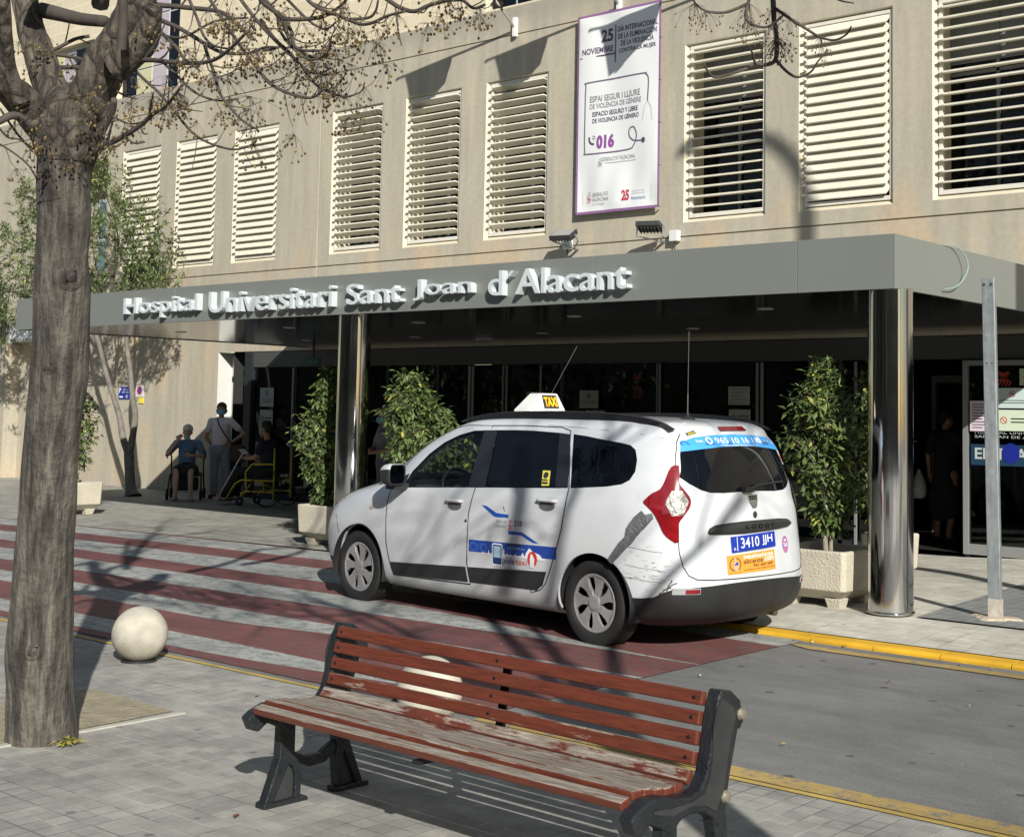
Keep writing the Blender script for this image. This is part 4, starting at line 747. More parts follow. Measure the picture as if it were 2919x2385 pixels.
for i,L in enumerate(BRANCH):
    P=catmull([p[:3] for p in L],4); Rr=[q.x for q in catmull([(p[3],0,0) for p in L],4)]; b.tube(P,Rr,7)
    for j in range(3,len(P)-1,3):
        if rr.random()<.8:
            d=(P[j+1]-P[j]).normalized(); side=d.cross(Vector((fw.x,fw.y,0))).normalized()*rr.choice((-1,1))
            nd=(d*.7+side*rr.uniform(.3,1)+Vector((0,0,rr.uniform(-.2,.9)))); Lg=rr.uniform(.06,.24)
            q=P[j]+nd.normalized()*Lg; tw.tube(catmull([P[j],P[j]+nd.normalized()*Lg*.5+Vector((0,0,-.02)),q],3),[Rr[j]*.45,Rr[j]*.42,Rr[j]*.4,Rr[j]*.35,Rr[j]*.32,Rr[j]*.28,Rr[j]*.25],5,cap=False)
            if rr.random()<.34: berry_cluster(tw,be,q,rr,rr.randint(7,15),rr.uniform(.08,.15))
    if rr.random()<.4: berry_cluster(tw,be,P[-3],rr,rr.randint(9,16),.13)
# denser clusters where the photo has them (seed bunches, some yellow)
def along(k,f): 
    L=BRANCH[k%len(BRANCH)]; i=min(int(f*(len(L)-1)),len(L)-2); return Vector(L[i][:3]).lerp(Vector(L[i+1][:3]),f*(len(L)-1)-i)
for k in range(75):
    kk=rr.randrange(len(BRANCH)); berry_cluster(tw,be,along(kk,rr.random())+Vector((rr.uniform(-.05,.05),rr.uniform(-.3,.3),rr.uniform(-.06,.02))),rr,rr.randint(8,20),rr.uniform(.08,.15))
b.build('branches',M_TWIG,t,smooth=True)
# upper crown beyond the frame (casts the dappled shade) 
b=MB()
for st,d in (((-6.1,2.96,3.3),(-.2,-.8,.9)),((-6.9,4.2,3.9),(-.3,.5,1)),((-5.5,3.9,3.9),(.7,.6,.9)),((-5.8,3.1,3.9),(.6,-.5,1)),((-6.1,3.6,3.9),(0,.1,1)),((-5.6,4.6,3.9),(.5,1.,.7))):
    grow(b,st,d,1.35,.05,rr,4,None,.10,4,(2,3),.35,7)
b.build('upper_branches',M_TWIG,t,smooth=True)
tw.build('twigs',M_TWIG,t)['kind']='stuff'; be.build('berries',[M_BERRY,M_SEED],t)['kind']='stuff'
# second tree of the row, right of the camera: its twigs hang into the top right of the view
def row_tree(lab,x,y,seed,hang=None,h=2.7,grp=None,dep=5,BL_=1.7,upz=.9):
    rr=random.Random(seed); t=thing('bare_tree',lab,'tree',(x,y,0)); b=MB(); bumpy(b,[(x,y,-.05,.17),(x+.02,y,.4,.15),(x+.05,y-.02,1.4,.135),(x+.03,y+.03,h,.15)],20,.04,seed,4); b.build('trunk',M_BARK,t,smooth=True)
    b=MB(); tips=[]
    for k in range(6):
        a=k*1.05+rr.uniform(-.3,.3); d=(math.cos(a)*.8,math.sin(a)*.8,upz); s0=(x+.03,y+.03,h-.1); p1=Vector(s0)+Vector(d)*.9; bumpy(b,[(*s0,.09),(*(Vector(s0)+Vector(d)*.45),.065),(*p1,.045)],12,.08,seed+k,3)
        grow(b,p1,d,BL_,.038,rr,dep,tips,.05,4,(2,4),.32,6)
    b.build('crown',M_TWIG,t,smooth=True)
    tw=MB(); be=MB()
    for p,d,dp in tips:
        if dp==0 and rr.random()<.16: berry_cluster(tw,be,p,rr,9,.14,.008)
    if hang:
        hb=MB(); L0=hang[0]; a=Vector(L0[0][:3]); hb.tube(catmull([(x,y,h),(x-.75,y+.75,h+1.25),(x-1.7,y+1.6,h+1.7),(x-2.6,y+2.25,h+1.35),tuple(a)],5),[.07-.0026*i for i in range(21)],8)
        for L in hang: hb.tube(catmull([p[:3] for p in L],4),[q.x for q in catmull([(p[3],0,0) for p in L],4)],7)
        hb.build('hanging_branch',M_TWIG,t,smooth=True)
        for L in hang[3:6]+hang[:1]:
            for k in range(3): i=rr.randrange(0,min(5,len(L))); berry_cluster(tw,be,L[i][:3],rr,rr.randint(12,22),.13,.0062)
    tw.build('twigs',M_TWIG,t)['kind']='stuff'; be.build('berries',[M_BERRY,M_SEED],t)['kind']='stuff'; return t
row_tree('bare tree mostly out of view, drooping berry twigs hang before the right-hand windows',.15,2.45,21,NBR,dep=5,BL_=1.45,h=2.95,upz=1.5)
row_tree('bare tree standing well out of view to the right of the bench',8.2,1.2,22,dep=5,h=3.2,BL_=1.6,upz=1.1)
# ------------------------------------------------------------------ leafy plants
def leafm(name,a,b_,c):
    s=NT(name); 
    oi=s.n('NewGeometry'); r=oi.outputs['Random Per Island']
    s.col(s.ramp(r,[(0,a),(.55,b_),(.93,b_),(.98,c)])); s.rough(.42); s.b.inputs['Specular IOR Level'].default_value=.35
    s.b.inputs['Subsurface Weight'].default_value=0; s.b.inputs['Transmission Weight'].default_value=0
    return s.m
M_LF=leafm('ficus_leaf',(.032,.058,.018),(.105,.15,.048),(.34,.33,.07)); M_LO=leafm('oleander_leaf',(.05,.08,.025),(.15,.20,.075),(.30,.28,.08)); M_LE=leafm('evergreen_leaf',(.012,.025,.01),(.03,.05,.018),(.05,.07,.02))
def leaf(mb,p,d,L,W,rr,droop=.3):
    d=Vector(d).normalized(); s=d.cross(Vector((0,0,1)))
    if s.length<.1: s=Vector((1,0,0))
    s=(s.normalized()+Vector((rr.gauss(0,.35),rr.gauss(0,.35),rr.gauss(0,.35)))).normalized(); n=s.cross(d)
    a=Vector(p); m=a+d*L*.5+n*L*.06; e=a+d*L-Vector((0,0,droop*L))
    mb.add([a,m+s*W*.5-n*W*.12,e,m-s*W*.5-n*W*.12,m],[(0,1,4),(1,2,4),(2,3,4),(3,0,4)])
def ficus(lab,x,y,z0,h,prof,seed,nl=2600,top_bias=None,group='bushy plants in concrete planters'):
    """prof: list (height fraction, half width, offset x) of the crown outline"""
    rr=random.Random(seed); t=thing('potted_plant',lab,'plant',(x,y,z0),group=group); st=MB(); lf=MB()
    for k in range(3):
        dx,dy=rr.uniform(-.05,.05),rr.uniform(-.05,.05)
        st.tube(catmull([(x+dx,y+dy,z0-.02),(x+dx*2.2,y+dy*2,z0+h*.3),(x+dx*.5+prof[-1][2]*.5,y+dy,z0+h*.65),(x+prof[-1][2],y,z0+h*.96)],4),[.028,.026,.024,.022,.02,.018,.016,.014,.012,.01,.008,.006,.004],6)
    def wid(f):
        for a,b_ in zip(prof,prof[1:]):
            if a[0]<=f<=b_[0]: k=(f-a[0])/(b_[0]-a[0]); return a[1]+(b_[1]-a[1])*k,a[2]+(b_[2]-a[2])*k
        return prof[-1][1],prof[-1][2]
    nb=nl//9
    for i in range(nb):
        f=prof[0][0]+(1-prof[0][0])*rr.random()**.85; w_,ox=wid(f); a=rr.uniform(0,6.283); rad=w_*(rr.random()**.42)*rr.uniform(.75,1.08)
        tip=Vector((x+ox+math.cos(a)*rad,y+math.sin(a)*rad,z0+h*f)); base=Vector((x+ox*.7,y,z0+h*max(.15,f-.16)))
        st.tube([base,base.lerp(tip,.5)+Vector((0,0,.03)),tip],[.006,.004,.002],3,cap=False)
        dd=(tip-base).normalized()
        for j in range(rr.randint(11,19)):
            q=base.lerp(tip,rr.uniform(.45,1.08))+Vector((rr.gauss(0,.028),rr.gauss(0,.028),rr.gauss(0,.028))); d=dd*.6+Vector((rr.gauss(0,.6),rr.gauss(0,.6),rr.gauss(-.7,.45))); leaf(lf,q,d,rr.uniform(.05,.11),rr.uniform(.026,.048),rr,.12)
    st.build('stems',mat('ficus_stem',(.28,.25,.19),.8,var=.3,vs=20),t,smooth=True); lf.build('foliage',M_LF,t); return t
def planter(lab,x,y,z0,rz=0,s=.70,h=.475):
    t=thing('planter',lab,'planter',(x,y,z0),rz,group='square concrete planters'); a=s/2; ai=a-.045
    b=MB()
    def ring(r,z,c=.03): return [(-r+c,-r,z),(r-c,-r,z),(r,-r+c,z),(r,r-c,z),(r-c,r,z),(-r+c,r,z),(-r,r-c,z),(-r,-r+c,z)]
    rs=[ring(a-.13,.07),ring(a-.015,.155),ring(a-.008,.30),ring(a,h-.012),ring(a-.01,h),ring(ai,h),ring(ai-.01,h-.09)]
    k=len(b.v)
    for r_ in rs: b.v+=r_
    for i in range(len(rs)-1):
        for j in range(8): b.f.append((k+i*8+j,k+i*8+(j+1)%8,k+i*8+8+(j+1)%8,k+i*8+8+j)); b.mi.append(0)
    b.f.append(tuple(range(k,k+8))[::-1]); b.mi.append(0)
    for sx in (-1,1):
        for sy in (-1,1):
            cx,cy=sx*(a-.155),sy*(a-.155); q=.075; p=.055
            b.add([(cx-p,cy-p,0),(cx+p,cy-p,0),(cx+p,cy+p,0),(cx-p,cy+p,0),(cx-q,cy-q,.085),(cx+q,cy-q,.085),(cx+q,cy+q,.085),(cx-q,cy+q,.085)],[(0,3,2,1),(0,1,5,4),(1,2,6,5),(2,3,7,6),(3,0,4,7),(4,5,6,7)])
    b.build('tub',M_CONC,t,local=True,bevel=.008)
    b=MB(); b.box(-ai+.012,ai-.012,-ai+.012,ai-.012,h-.2,h-.09); b.build('soil',mat('dark_soil',(.045,.035,.025),.95,bump=.8,bs=50),t,local=True); return t
FR='bushy green potted plant'
planter('square concrete planter between the taxi tail and the right steel column',-5.745,10.53,.085,0,.74)
ficus(FR+' in the planter right behind the taxi tail',-5.72,10.53,.48,1.66,[(.14,.08,.0),(.24,.20,0),(.4,.26,-.02),(.52,.30,-.08),(.68,.38,-.08),(.80,.34,-.06),(.88,.18,-.05),(1,.09,-.05)],41,2300)
planter('concrete planter at the front end of the taxi, left of the left steel column',-12.44,11.0,.042,0,.72)
ficus(FR+' left of the left steel column, at the taxi front',-12.72,10.98,.44,1.72,[(.02,.16,.1),(.2,.30,.1),(.4,.40,0),(.58,.44,-.06),(.72,.26,.10),(.86,.22,.14),(1,.10,.06)],42,3400)
planter('weathered concrete planter directly right of the big foreground trunk',-18.42,10.97,.042,0,.80)
ficus(FR+' just right of the big foreground trunk, with yellowing leaves',-18.58,10.97,.44,1.68,[(.02,.14,.1),(.2,.40,.10),(.4,.48,.12),(.6,.50,.12),(.8,.42,.02),(.92,.32,-.05),(1,.16,-.08)],43,3200)
planter('concrete planter hidden behind the taxi bonnet',-10.45,10.72,.042,0,.70)
ficus('bushy light green potted plant rising behind the taxi windscreen',-10.85,10.72,.44,1.62,[(.0,.4,.3),(.2,.62,.36),(.4,.64,.26),(.62,.50,.08),(.76,.42,-.06),(.88,.26,-.14),(1,.14,-.18)],44,4200)
planter('concrete planter standing in the canopy shade behind the right steel column',-5.93,12.1,.1,0,.42)
ficus('dark potted plant in the canopy shade peeping out left of the right steel column',-6.02,12.1,.5,1.7,[(.1,.16,0),(.3,.28,-.06),(.6,.30,-.08),(.85,.24,-.05),(1,.1,0)],45,1500)
# slim tree at the left end of the canopy
t=thing('slim_tree','slim forked tree with narrow grey-green leaves at the left end of the canopy','tree',(-21.4,14.0,.04))
rr=random.Random(77); b=MB()
Tp=lambda l:[(x,14.0,z,r) for x,z,r in l]
b.m=0
bumpy(b,Tp([(-21.28,.03,.16),(-21.33,.15,.10),(-21.40,.45,.085),(-21.45,.80,.09)]),12,.06,1,3)
bumpy(b,Tp([(-21.45,.75,.075),(-21.36,1.05,.06),(-21.30,1.45,.055),(-21.40,1.75,.05),(-21.52,2.3,.045),(-21.68,2.9,.04),(-21.5,3.6,.035),(-21.3,4.4,.025)]),10,.05,2,3)
bumpy(b,Tp([(-21.45,.78,.07),(-21.65,1.05,.06),(-21.80,1.45,.052),(-22.05,1.85,.05),(-22.3,2.25,.045),(-22.55,2.75,.045),(-22.9,3.3,.04),(-23.3,4.2,.03)]),10,.05,3,3)
bumpy(b,Tp([(-22.55,2.75,.035),(-22.9,2.95,.03),(-23.6,3.4,.028),(-24.4,3.9,.02)]),8,.05,4,3)
b.build('trunk',mat('pale_slim_bark',(.17,.155,.13),.85,var=.5,vs=6,bump=.4,bs=30),t,smooth=True)
b=MB(); lf=MB()
cl=[(-21.3,4.2,.5),(-21.0,3.9,.35),(-20.9,4.4,.4),(-21.5,4.9,.45),(-22.1,4.6,.6),(-22.0,5.3,.4),(-22.6,5.7,.35),(-23.0,4.9,.5),(-23.5,5.5,.35),(-24.0,4.7,.5),(-24.5,4.1,.6),(-25.2,4.4,.55),(-25.8,4.9,.5),(-25.5,3.6,.6),(-26.2,3.9,.5),(-24.8,5.3,.4),(-26.3,3.2,.35),(-21.6,3.75,.45),(-22.7,3.9,.5),(-23.6,3.7,.45),(-20.75,3.75,.3),(-25.2,5.8,.3),(-26.4,2.9,.25),(-23.0,6.1,.22)]
for x,z,r in cl:
    b.tube(catmull([(-22.3 if x<-22.3 else -21.6,14.0,3.4),((x-22)/2,14+rr.uniform(-.3,.3),(z+3.4)/2+.1),(x,14+rr.uniform(-.5,.5),z)],3),[.02,.018,.015,.013,.011,.008,.005],5,cap=False)
    for k in range(int(46*r/.4)):
        a=Vector((x,14.0,z))+Vector((rr.gauss(0,r*.55),rr.gauss(0,r*.6),rr.gauss(0,r*.5))); d=Vector((rr.gauss(0,1),rr.gauss(0,1),rr.gauss(.5,.6))).normalized()
        b.tube([a-d*.12,a+d*.12],[.004,.002],3,cap=False)
        for j in range(13): leaf(lf,a+d*rr.uniform(-.1,.13),d+Vector((rr.gauss(0,.7),rr.gauss(0,.7),rr.gauss(0,.7))),rr.uniform(.09,.15),rr.uniform(.022,.034),rr,.1)
b.build('twigs',M_TWIG,t); lf.build('crown',M_LO,t)
# evergreen trees and a street house out of view behind the camera, added to darken what glass and steel mirror
def evergreen(lab,x,y,h,r,seed,n=2600):
    rr=random.Random(seed); t=thing('reflection_tree',lab,'tree',(x,y,0)); b=MB(); b.tube([(x,y,0),(x+.1,y,h*.3),(x,y,h*.7)],[.25,.2,.1],10); b.build('trunk',M_BARK,t,smooth=True); lf=MB()
    cs=[(rr.uniform(-1,1)*r*.7,rr.uniform(-1,1)*r*.7,h*rr.uniform(.35,.95),r*rr.uniform(.3,.55)) for _ in range(16)]
    for i in range(n):
        c=rr.choice(cs); d=Vector((rr.gauss(0,1),rr.gauss(0,1),rr.gauss(0,1))).normalized()*c[3]*rr.uniform(.7,1.05); p=Vector((x+c[0],y+c[1],c[2]))+d; leaf(lf,p,d,rr.uniform(.3,.5),rr.uniform(.2,.32),rr,.2)
    lf.build('crown',M_LE,t)
evergreen('dark evergreen tree added across the street behind the camera to darken reflections',-12.5,-8.5,8.5,3.2,51); evergreen('dark evergreen tree added for reflections at the left behind the camera',-19,-6.5,8,3.4,52); evergreen('dark unseen evergreen tree added behind the camera for reflections',-4.5,-12,8.5,3.4,53); evergreen('dark evergreen tree added far left along the street to darken reflections',-29,-3,9,3.8,54); evergreen('tall dark evergreen tree added for reflections across the street, middle of the row',-16,-4.5,9,3.2,55); evergreen('tall dark evergreen tree added for reflections at the far left end of the row',-37,-6,10,4.2,56)
h=thing('reflection_house','plain beige house added behind the camera across the street to darken reflections','building',(-20,-24,0))  # unseen house added so the door glass mirrors no bright horizon
b=MB(); b.box(-110,6,-32,-22,0,10.5); b.build('wall',mat('house_render',(.16,.145,.12),.9,var=.15,vs=.8),h); 
b=MB()
for i in range(16):
    for k in range(3): b.box(-46.5+i*3.2,-45.2+i*3.2,-22.0,-21.96,1.2+3.1*k,2.8+3.1*k)
b.build('windows',M_TINT,h)
h=thing('reflection_house','long grey block of flats added far right behind the camera to darken reflections','building',(30,-38,0))  # unseen block added to cover bright low sky mirrored in the columns
b=MB(); b.obox((30,-38,6.5),(19,22,0),(5,-4.3,0),(0,0,6.5)); b.build('wall',mat('house_render_grey',(.22,.20,.17),.9,var=.2,vs=.8),h)
# ------------------------------------------------------------------ stone balls
def ball(lab,x,y,r,seed):
    t=thing('stone_ball',lab,'bollard',(x,y,.006),group='round stone bollards'); b=MB(); n=40; prof=[]
    for i in range(n+1): a=-math.pi/2+math.pi*i/n; prof.append((max(.0005,r*math.cos(a)),r*math.sin(a)+r*.97))
    b.lathe(prof,(0,0,0),64); o=b.build('ball',M_BALL,t,local=True,smooth=True)
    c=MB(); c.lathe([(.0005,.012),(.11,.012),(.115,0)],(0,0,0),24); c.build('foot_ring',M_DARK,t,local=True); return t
def ballm():
    s=NT('cast_stone'); n=s.noise(5,9); c=s.ramp(n,[(.3,(.33,.31,.26)),(.6,(.50,.47,.39))]); v=s.n('TexVoronoi'); v.inputs['Scale'].default_value=11; s.l(s.map(),v.inputs['Vector']); k=s.ramp(v.outputs['Distance'],[(.07,(1,1,1)),(.11,(0,0,0))]); c=s.mix(s.math('MULTIPLY',k,s.math('MULTIPLY',n,.9)),c,(.20,.17,.13))
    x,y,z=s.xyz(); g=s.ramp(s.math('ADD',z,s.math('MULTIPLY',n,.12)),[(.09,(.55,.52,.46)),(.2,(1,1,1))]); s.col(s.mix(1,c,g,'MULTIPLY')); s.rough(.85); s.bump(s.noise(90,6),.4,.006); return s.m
M_BALL=ballm()
ball('cream stone ball bollard between the foreground trunk and the bench',-7.79,5.22,.176,1)
ball('cream stone ball bollard seen through the bench back',-5.22,5.28,.176,2)
# ------------------------------------------------------------------ bench
bt=thing('park_bench','worn red-brown slatted bench with black cast iron ends in the foreground','bench',(-3.62,3.58,0),R(-1.7))
# local frame: x along the bench, y towards the building, z up; right end at +1, left end at -1
def slatm(name,wear):
    s=NT(name); g=s.n('NewGeometry'); nx=s.n('SeparateXYZ'); s.l(g.outputs['Normal'],nx.inputs[0])
    grain=s.noise(3,12,s.map((2.2,34,34)),.75); blot=s.noise(2.6,8,s.map((1,3,3)),.7)
    base=s.ramp(grain,[(.32,(.070,.018,.012)),(.68,(.165,.042,.023))]); bare=s.ramp(grain,[(.33,(.085,.065,.052)),(.5,(.20,.17,.14)),(.70,(.40,.37,.32))])
    up=s.math('MULTIPLY',nx.outputs[2],wear[0]); f=s.ramp(s.math('ADD',s.math('ADD',blot,s.math('MULTIPLY',grain,.35)),up),[(wear[1],(0,0,0)),(wear[1]+.05,(1,1,1))])
    s.col(s.mix(f,base,bare)); s.rough(s.ramp(f,[(0,(.42,.42,.42)),(1,(.85,.85,.85))])); s.bump(grain,.35,.004); return s.m
M_S1=slatm('red_brown_slat',(.05,.98)); M_S2=slatm('half_worn_slat',(.22,.84)); M_S3=slatm('worn_seat_slat',(.34,.835))
M_IRON=mat('black_cast_iron',(.008,.010,.013),.38,spec=.4,var=.5,vs=9,col2=(.022,.025,.027),bump=.35,bs=60)
HX=.99
def endframe(x):
    xx=x; th=.055
    prof=[(.475,.722),(.535,.712),(.592,.672),(.600,.625),(.575,.575),(.555,.51),(.532,.44),(.515,.37),(.505,.30),(.500,.285),(.46,.275),(.43,.305),(.38,.335),(.30,.345),(.25,.335),(.20,.300),(.135,.335),(.085,.355),(.045,.325),(.012,.335),(-.012,.385),(.02,.408),(.085,.432),(.15,.430),(.22,.412),(.31,.402),(.365,.415),(.395,.455),(.415,.52),(.432,.60),(.45,.67)]
    b=MB(); b.prism([(p[0],p[1]) for p in prof],(xx-th/2,0,0),(0,1,0),(0,0,1),(th,0,0)); o=b.build('end_frame',M_IRON,bt,local=True,bevel=.007); 
    b=MB(); b.prism([(p[0],p[1]) for p in [(.425,.60),(.442,.66),(.475,.695),(.545,.655),(.555,.62),(.525,.55),(.505,.47),(.485,.38),(.44,.33),(.38,.36),(.30,.372),(.20,.36),(.10,.385),(.10,.395),(.20,.385),(.31,.385),(.38,.40),(.405,.44),(.42,.5)]],(xx+(th/2-.001 if x>0 else -th/2-.003),0,0),(0,1,0),(0,0,1),(.004,0,0)); b.build('recessed_rib',mat('iron_dull',(.03,.033,.033),.55,var=.4,vs=8),bt,local=True)
    def leg(A,F,web):
        f=MB(); f.prism(A,(xx-th/2+.004,0,0),(0,1,0),(0,0,1),(th-.008,0,0)); o=f.build('leg',M_IRON,bt,local=True,bevel=.005)
        f=MB(); f.prism(F,(xx-th/2-.004,0,0),(0,1,0),(0,0,1),(th+.008,0,0)); f.build('foot',M_IRON,o,local=True,bevel=.005)
        f=MB(); f.prism(web,(xx-.008,0,0),(0,1,0),(0,0,1),(.016,0,0)); f.build('web',MATS['iron_dull'],o,local=True)
    leg([(.16,.33),(.235,.33),(.235,.205),(.262,.165),(.275,.12),(.270,.02),(.238,.02),(.240,.115),(.228,.15),(.205,.17),(.13,.02),(.085,.02),(.155,.195)],[(.078,0),(.305,0),(.305,.018),(.29,.028),(.13,.024),(.10,.034),(.078,.025)],[(.13,.022),(.24,.022),(.24,.13),(.205,.17)])
    leg([(.435,.31),(.515,.31),(.522,.235),(.615,.02),(.575,.02),(.505,.175),(.488,.15),(.500,.03),(.468,.03),(.455,.15),(.462,.20)],[(.455,0),(.64,0),(.64,.025),(.60,.032),(.50,.026),(.455,.03)],[(.498,.026),(.572,.026),(.505,.172),(.49,.15)])
    f=MB(); f.prism([(.235,.215),(.30,.185),(.38,.185),(.455,.225),(.47,.18),(.40,.14),(.32,.135),(.25,.165)],(xx-th/2+.010,0,0),(0,1,0),(0,0,1),(th-.02,0,0)); f.build('cross_bar',M_IRON,bt,local=True,bevel=.006)
    f=MB(); 
    for yy,zz in ((.592,.625),(.50,.365)): f.lathe([(.001,.016),(.016,.013),(.022,.0)] if x>0 else [(.001,-.016),(.016,-.013),(.022,0)],(xx+(th/2 if x>0 else -th/2),yy,zz),14,ax='x')
    f.build('bolt_head',mat('brass_bolt',(.30,.28,.20),.5,metal=.6),bt,local=True)
    f=MB(); f.prism([(.585,.665),(.625,.635),(.628,.60),(.60,.57),(.59,.60)],(xx-th/2+.01,0,0),(0,1,0),(0,0,1),(th-.02,0,0)); f.build('back_lug',M_IRON,bt,local=True,bevel=.005)
endframe(-HX); endframe(HX)
def slat(y,z,ang,wd,m,lift=.0,th=.030):
    b=MB(); ca,sa=math.cos(ang),math.sin(ang); b.obox((0,y,z),(HX-.028,0,0),(0,ca*wd/2,sa*wd/2),(0,-sa*th/2,ca*th/2)); return b.build('slat',m,bt,local=True,bevel=.006)
# back slats (4 upright, 1 in the bend), leaning back
for k,(y,z,a) in enumerate(((.452,.688,76),(.437,.624,77),(.422,.560,78),(.406,.496,76),(.372,.440,52))): slat(y,z,R(a),.048,(M_S1,M_S1,M_S1,M_S2,M_S3)[k])
for k,(y,z,a) in enumerate(((.312,.416,4),(.257,.418,1),(.202,.424,-2),(.147,.434,-6),(.088,.437,-2),(.030,.420,14))): slat(y,z,R(a),.049,M_S3 if k>0 else M_S2)
b=MB(); b.prism([(.50,.70),(.515,.70),(.455,.45),(.42,.40),(.36,.385),(.02,.385),(.02,.372),(.37,.37),(.43,.385),(.468,.44)],(-.02,0,0),(0,1,0),(0,0,1),(.04,0,0)); b.build('centre_strap',M_IRON,bt,local=True)
b=MB()
for xx in (-HX+.06,-.0,HX-.06):
    for (y,z,a) in ((.452,.688,76),(.437,.624,77),(.422,.560,78),(.406,.496,76)): b.lathe([(.001,-.004),(.006,-.003),(.007,0)],(xx,y-.0155,z+.003),10,ax='y')
b.build('screws',mat('screw_dark',(.03,.03,.03),.4,metal=.6),bt,local=True)
# litter
rr=random.Random(5); b=MB()
for i in range(46):
    if i<30: x=rr.uniform(-5.3,2.5); y=9.08-abs(rr.gauss(0,.06)); z=.012
    else:
        x=rr.uniform(-9,-1.5); y=rr.choice((rr.uniform(3,5.3),rr.uniform(5.7,8.6))); z=.014
    a=rr.uniform(0,6.28); s_=rr.uniform(.012,.032); b.m=rr.choice((0,0,1,2)); b.add([(x+s_*math.cos(a),y+s_*math.sin(a),z),(x-s_*.5*math.sin(a),y+s_*.5*math.cos(a),z+.006),(x-s_*math.cos(a),y-s_*math.sin(a),z+.002),(x+s_*.4*math.sin(a),y-s_*.4*math.cos(a),z+.01)],[(0,1,2,3)])
o=b.build('leaf_litter',[mat('dry_leaf',(.30,.20,.06),.8),mat('pale_scrap',(.55,.52,.42),.8),mat('rust_leaf',(.20,.06,.02),.8)]); tagp(o,kind='stuff')
t=thing('plastic_cup_lid','clear plastic cup lid on the paving under the bench','cup',(-4.12,3.53,.012))  # plastic cup lid lying flat
b=MB(); b.lathe([(.001,.010),(.03,.010),(.034,.004),(.042,.006),(.045,.001)],(0,0,0),28); b.build('disc',mat('clear_plastic',(.5,.52,.52),.2),t,local=True,smooth=True)
t=thing('weed_tuft','small yellowing weed tuft at the foot of the foreground trunk','plant',(-6.12,3.72,.01)); b=MB()
for i in range(60): leaf(b,(-6.12+rr.gauss(0,.02),3.72+rr.gauss(0,.02),.015),(rr.gauss(0,.6)+.4,rr.gauss(0,.7),rr.uniform(.2,1)),rr.uniform(.03,.09),.014,rr,.3)
b.build('leaves',mat('weed_leaf',(.30,.27,.06),.7,var=.5,vs=40),t)
# level table: z, xf, xr, w, nf, nr
LV=[(.185,3.42,-.60,.76,4.6,5),(.22,3.55,-.70,.815,4.6,5),(.28,3.66,-.79,.848,4.6,5.5),(.38,3.70,-.825,.866,4.6,6),(.50,3.71,-.835,.874,4.6,6),(.62,3.70,-.825,.877,4.6,6),
(.74,3.655,-.81,.876,4.4,6),(.82,3.57,-.80,.873,4.3,6),(.88,3.44,-.795,.869,4.4,6),(.93,3.27,-.79,.865,4.6,6),(.975,3.07,-.785,.86,4.8,6),(1.01,2.91,-.78,.854,5,6),(1.045,2.80,-.772,.846,5.2,6),
(1.12,2.68,-.757,.828,5.2,6),(1.22,2.53,-.735,.798,5.2,6),(1.33,2.35,-.70,.768,5.2,6),(1.42,2.16,-.66,.744,5.2,6),(1.49,1.98,-.61,.722,5,5.5),(1.54,1.83,-.565,.698,4.8,5.5),(1.572,1.68,-.51,.662,4.5,5),
(1.594,1.48,-.42,.60,4,4.5),(1.61,1.24,-.24,.48,3.5,4),(1.62,.95,0.02,.30,3,3.5),(1.624,.70,.25,.12,2.5,2.5),(1.625,.52,.44,.03,2,2)]
NL=len(LV); ZROOF=19
def lvl(t):
    t=max(0,min(NL-1-1e-9,t)); i=int(t); f=t-i
    a=LV[max(i-1,0)];b=LV[i];c=LV[i+1];d=LV[min(i+2,NL-1)]
    out=[]
    for k in range(6):
        m1=(c[k]-a[k])/2 if i>0 else c[k]-b[k]; m2=(d[k]-b[k])/2 if i+2<NL else c[k]-b[k]
        h=c[k]-b[k]
        if h*m1<=0:m1=0
        if h*m2<=0:m2=0
        if abs(m1)>3*abs(h):m1=3*h
        if abs(m2)>3*abs(h):m2=3*h
        f2=f*f;f3=f2*f
        out.append((2*f3-3*f2+1)*b[k]+(f3-2*f2+f)*m1+(-2*f3+3*f2)*c[k]+(f3-f2)*m2)
    return out
def cpos(ph,t,off=0.):
    z,xf,xr,w,nf,nr=lvl(t)
    xc=max(.9,(xf+xr)/2) if t<ZROOF else (xf+xr)/2*(1-max(0,1-(t-ZROOF)))+.9*max(0,1-(t-ZROOF))
    if t<ZROOF: xc=.9
    c,s=math.cos(ph),math.sin(ph)
    n=nf if c>0 else nr
    # blend exponent near c=0
    A=(xf-xc) if c>0 else (xc-xr)
    r=(abs(c)**n+abs(s)**n)**(-1/n)
    k=max(0,min(1,(ZROOF+1-t)/3))
    bw=(.10 if c>0 else .11)*k*(r*s)**2*(abs(r*c))**4
    return (xc+A*r*c-(bw if c>0 else -bw),w*r*s,z)
def cnrm(ph,t):
    e=1e-3
    a=cpos(ph-e,t);b=cpos(ph+e,t);c=cpos(ph,max(t-.01,0));d=cpos(ph,min(t+.01,NL-1))
    u=[b[i]-a[i] for i in range(3)];v=[d[i]-c[i] for i in range(3)]
    n=(u[1]*v[2]-u[2]*v[1],u[2]*v[0]-u[0]*v[2],u[0]*v[1]-u[1]*v[0]); l=math.sqrt(sum(q*q for q in n)) or 1
    return tuple(q/l for q in n)
def coff(ph,t,o):
    p=cpos(ph,t);n=cnrm(ph,t); return (p[0]+n[0]*o,p[1]+n[1]*o,p[2]+n[2]*o)
def t_of_z(z):
    lo,hi=0,ZROOF+2
    for _ in range(40):
        m=(lo+hi)/2
        if lvl(m)[0]<z: lo=m
        else: hi=m
    return lo
def ph_side(x,t):
    lo,hi=1e-4,math.pi-1e-4
    for _ in range(40):
        m=(lo+hi)/2
        if cpos(m,t)[0]>x: lo=m
        else: hi=m
    return lo
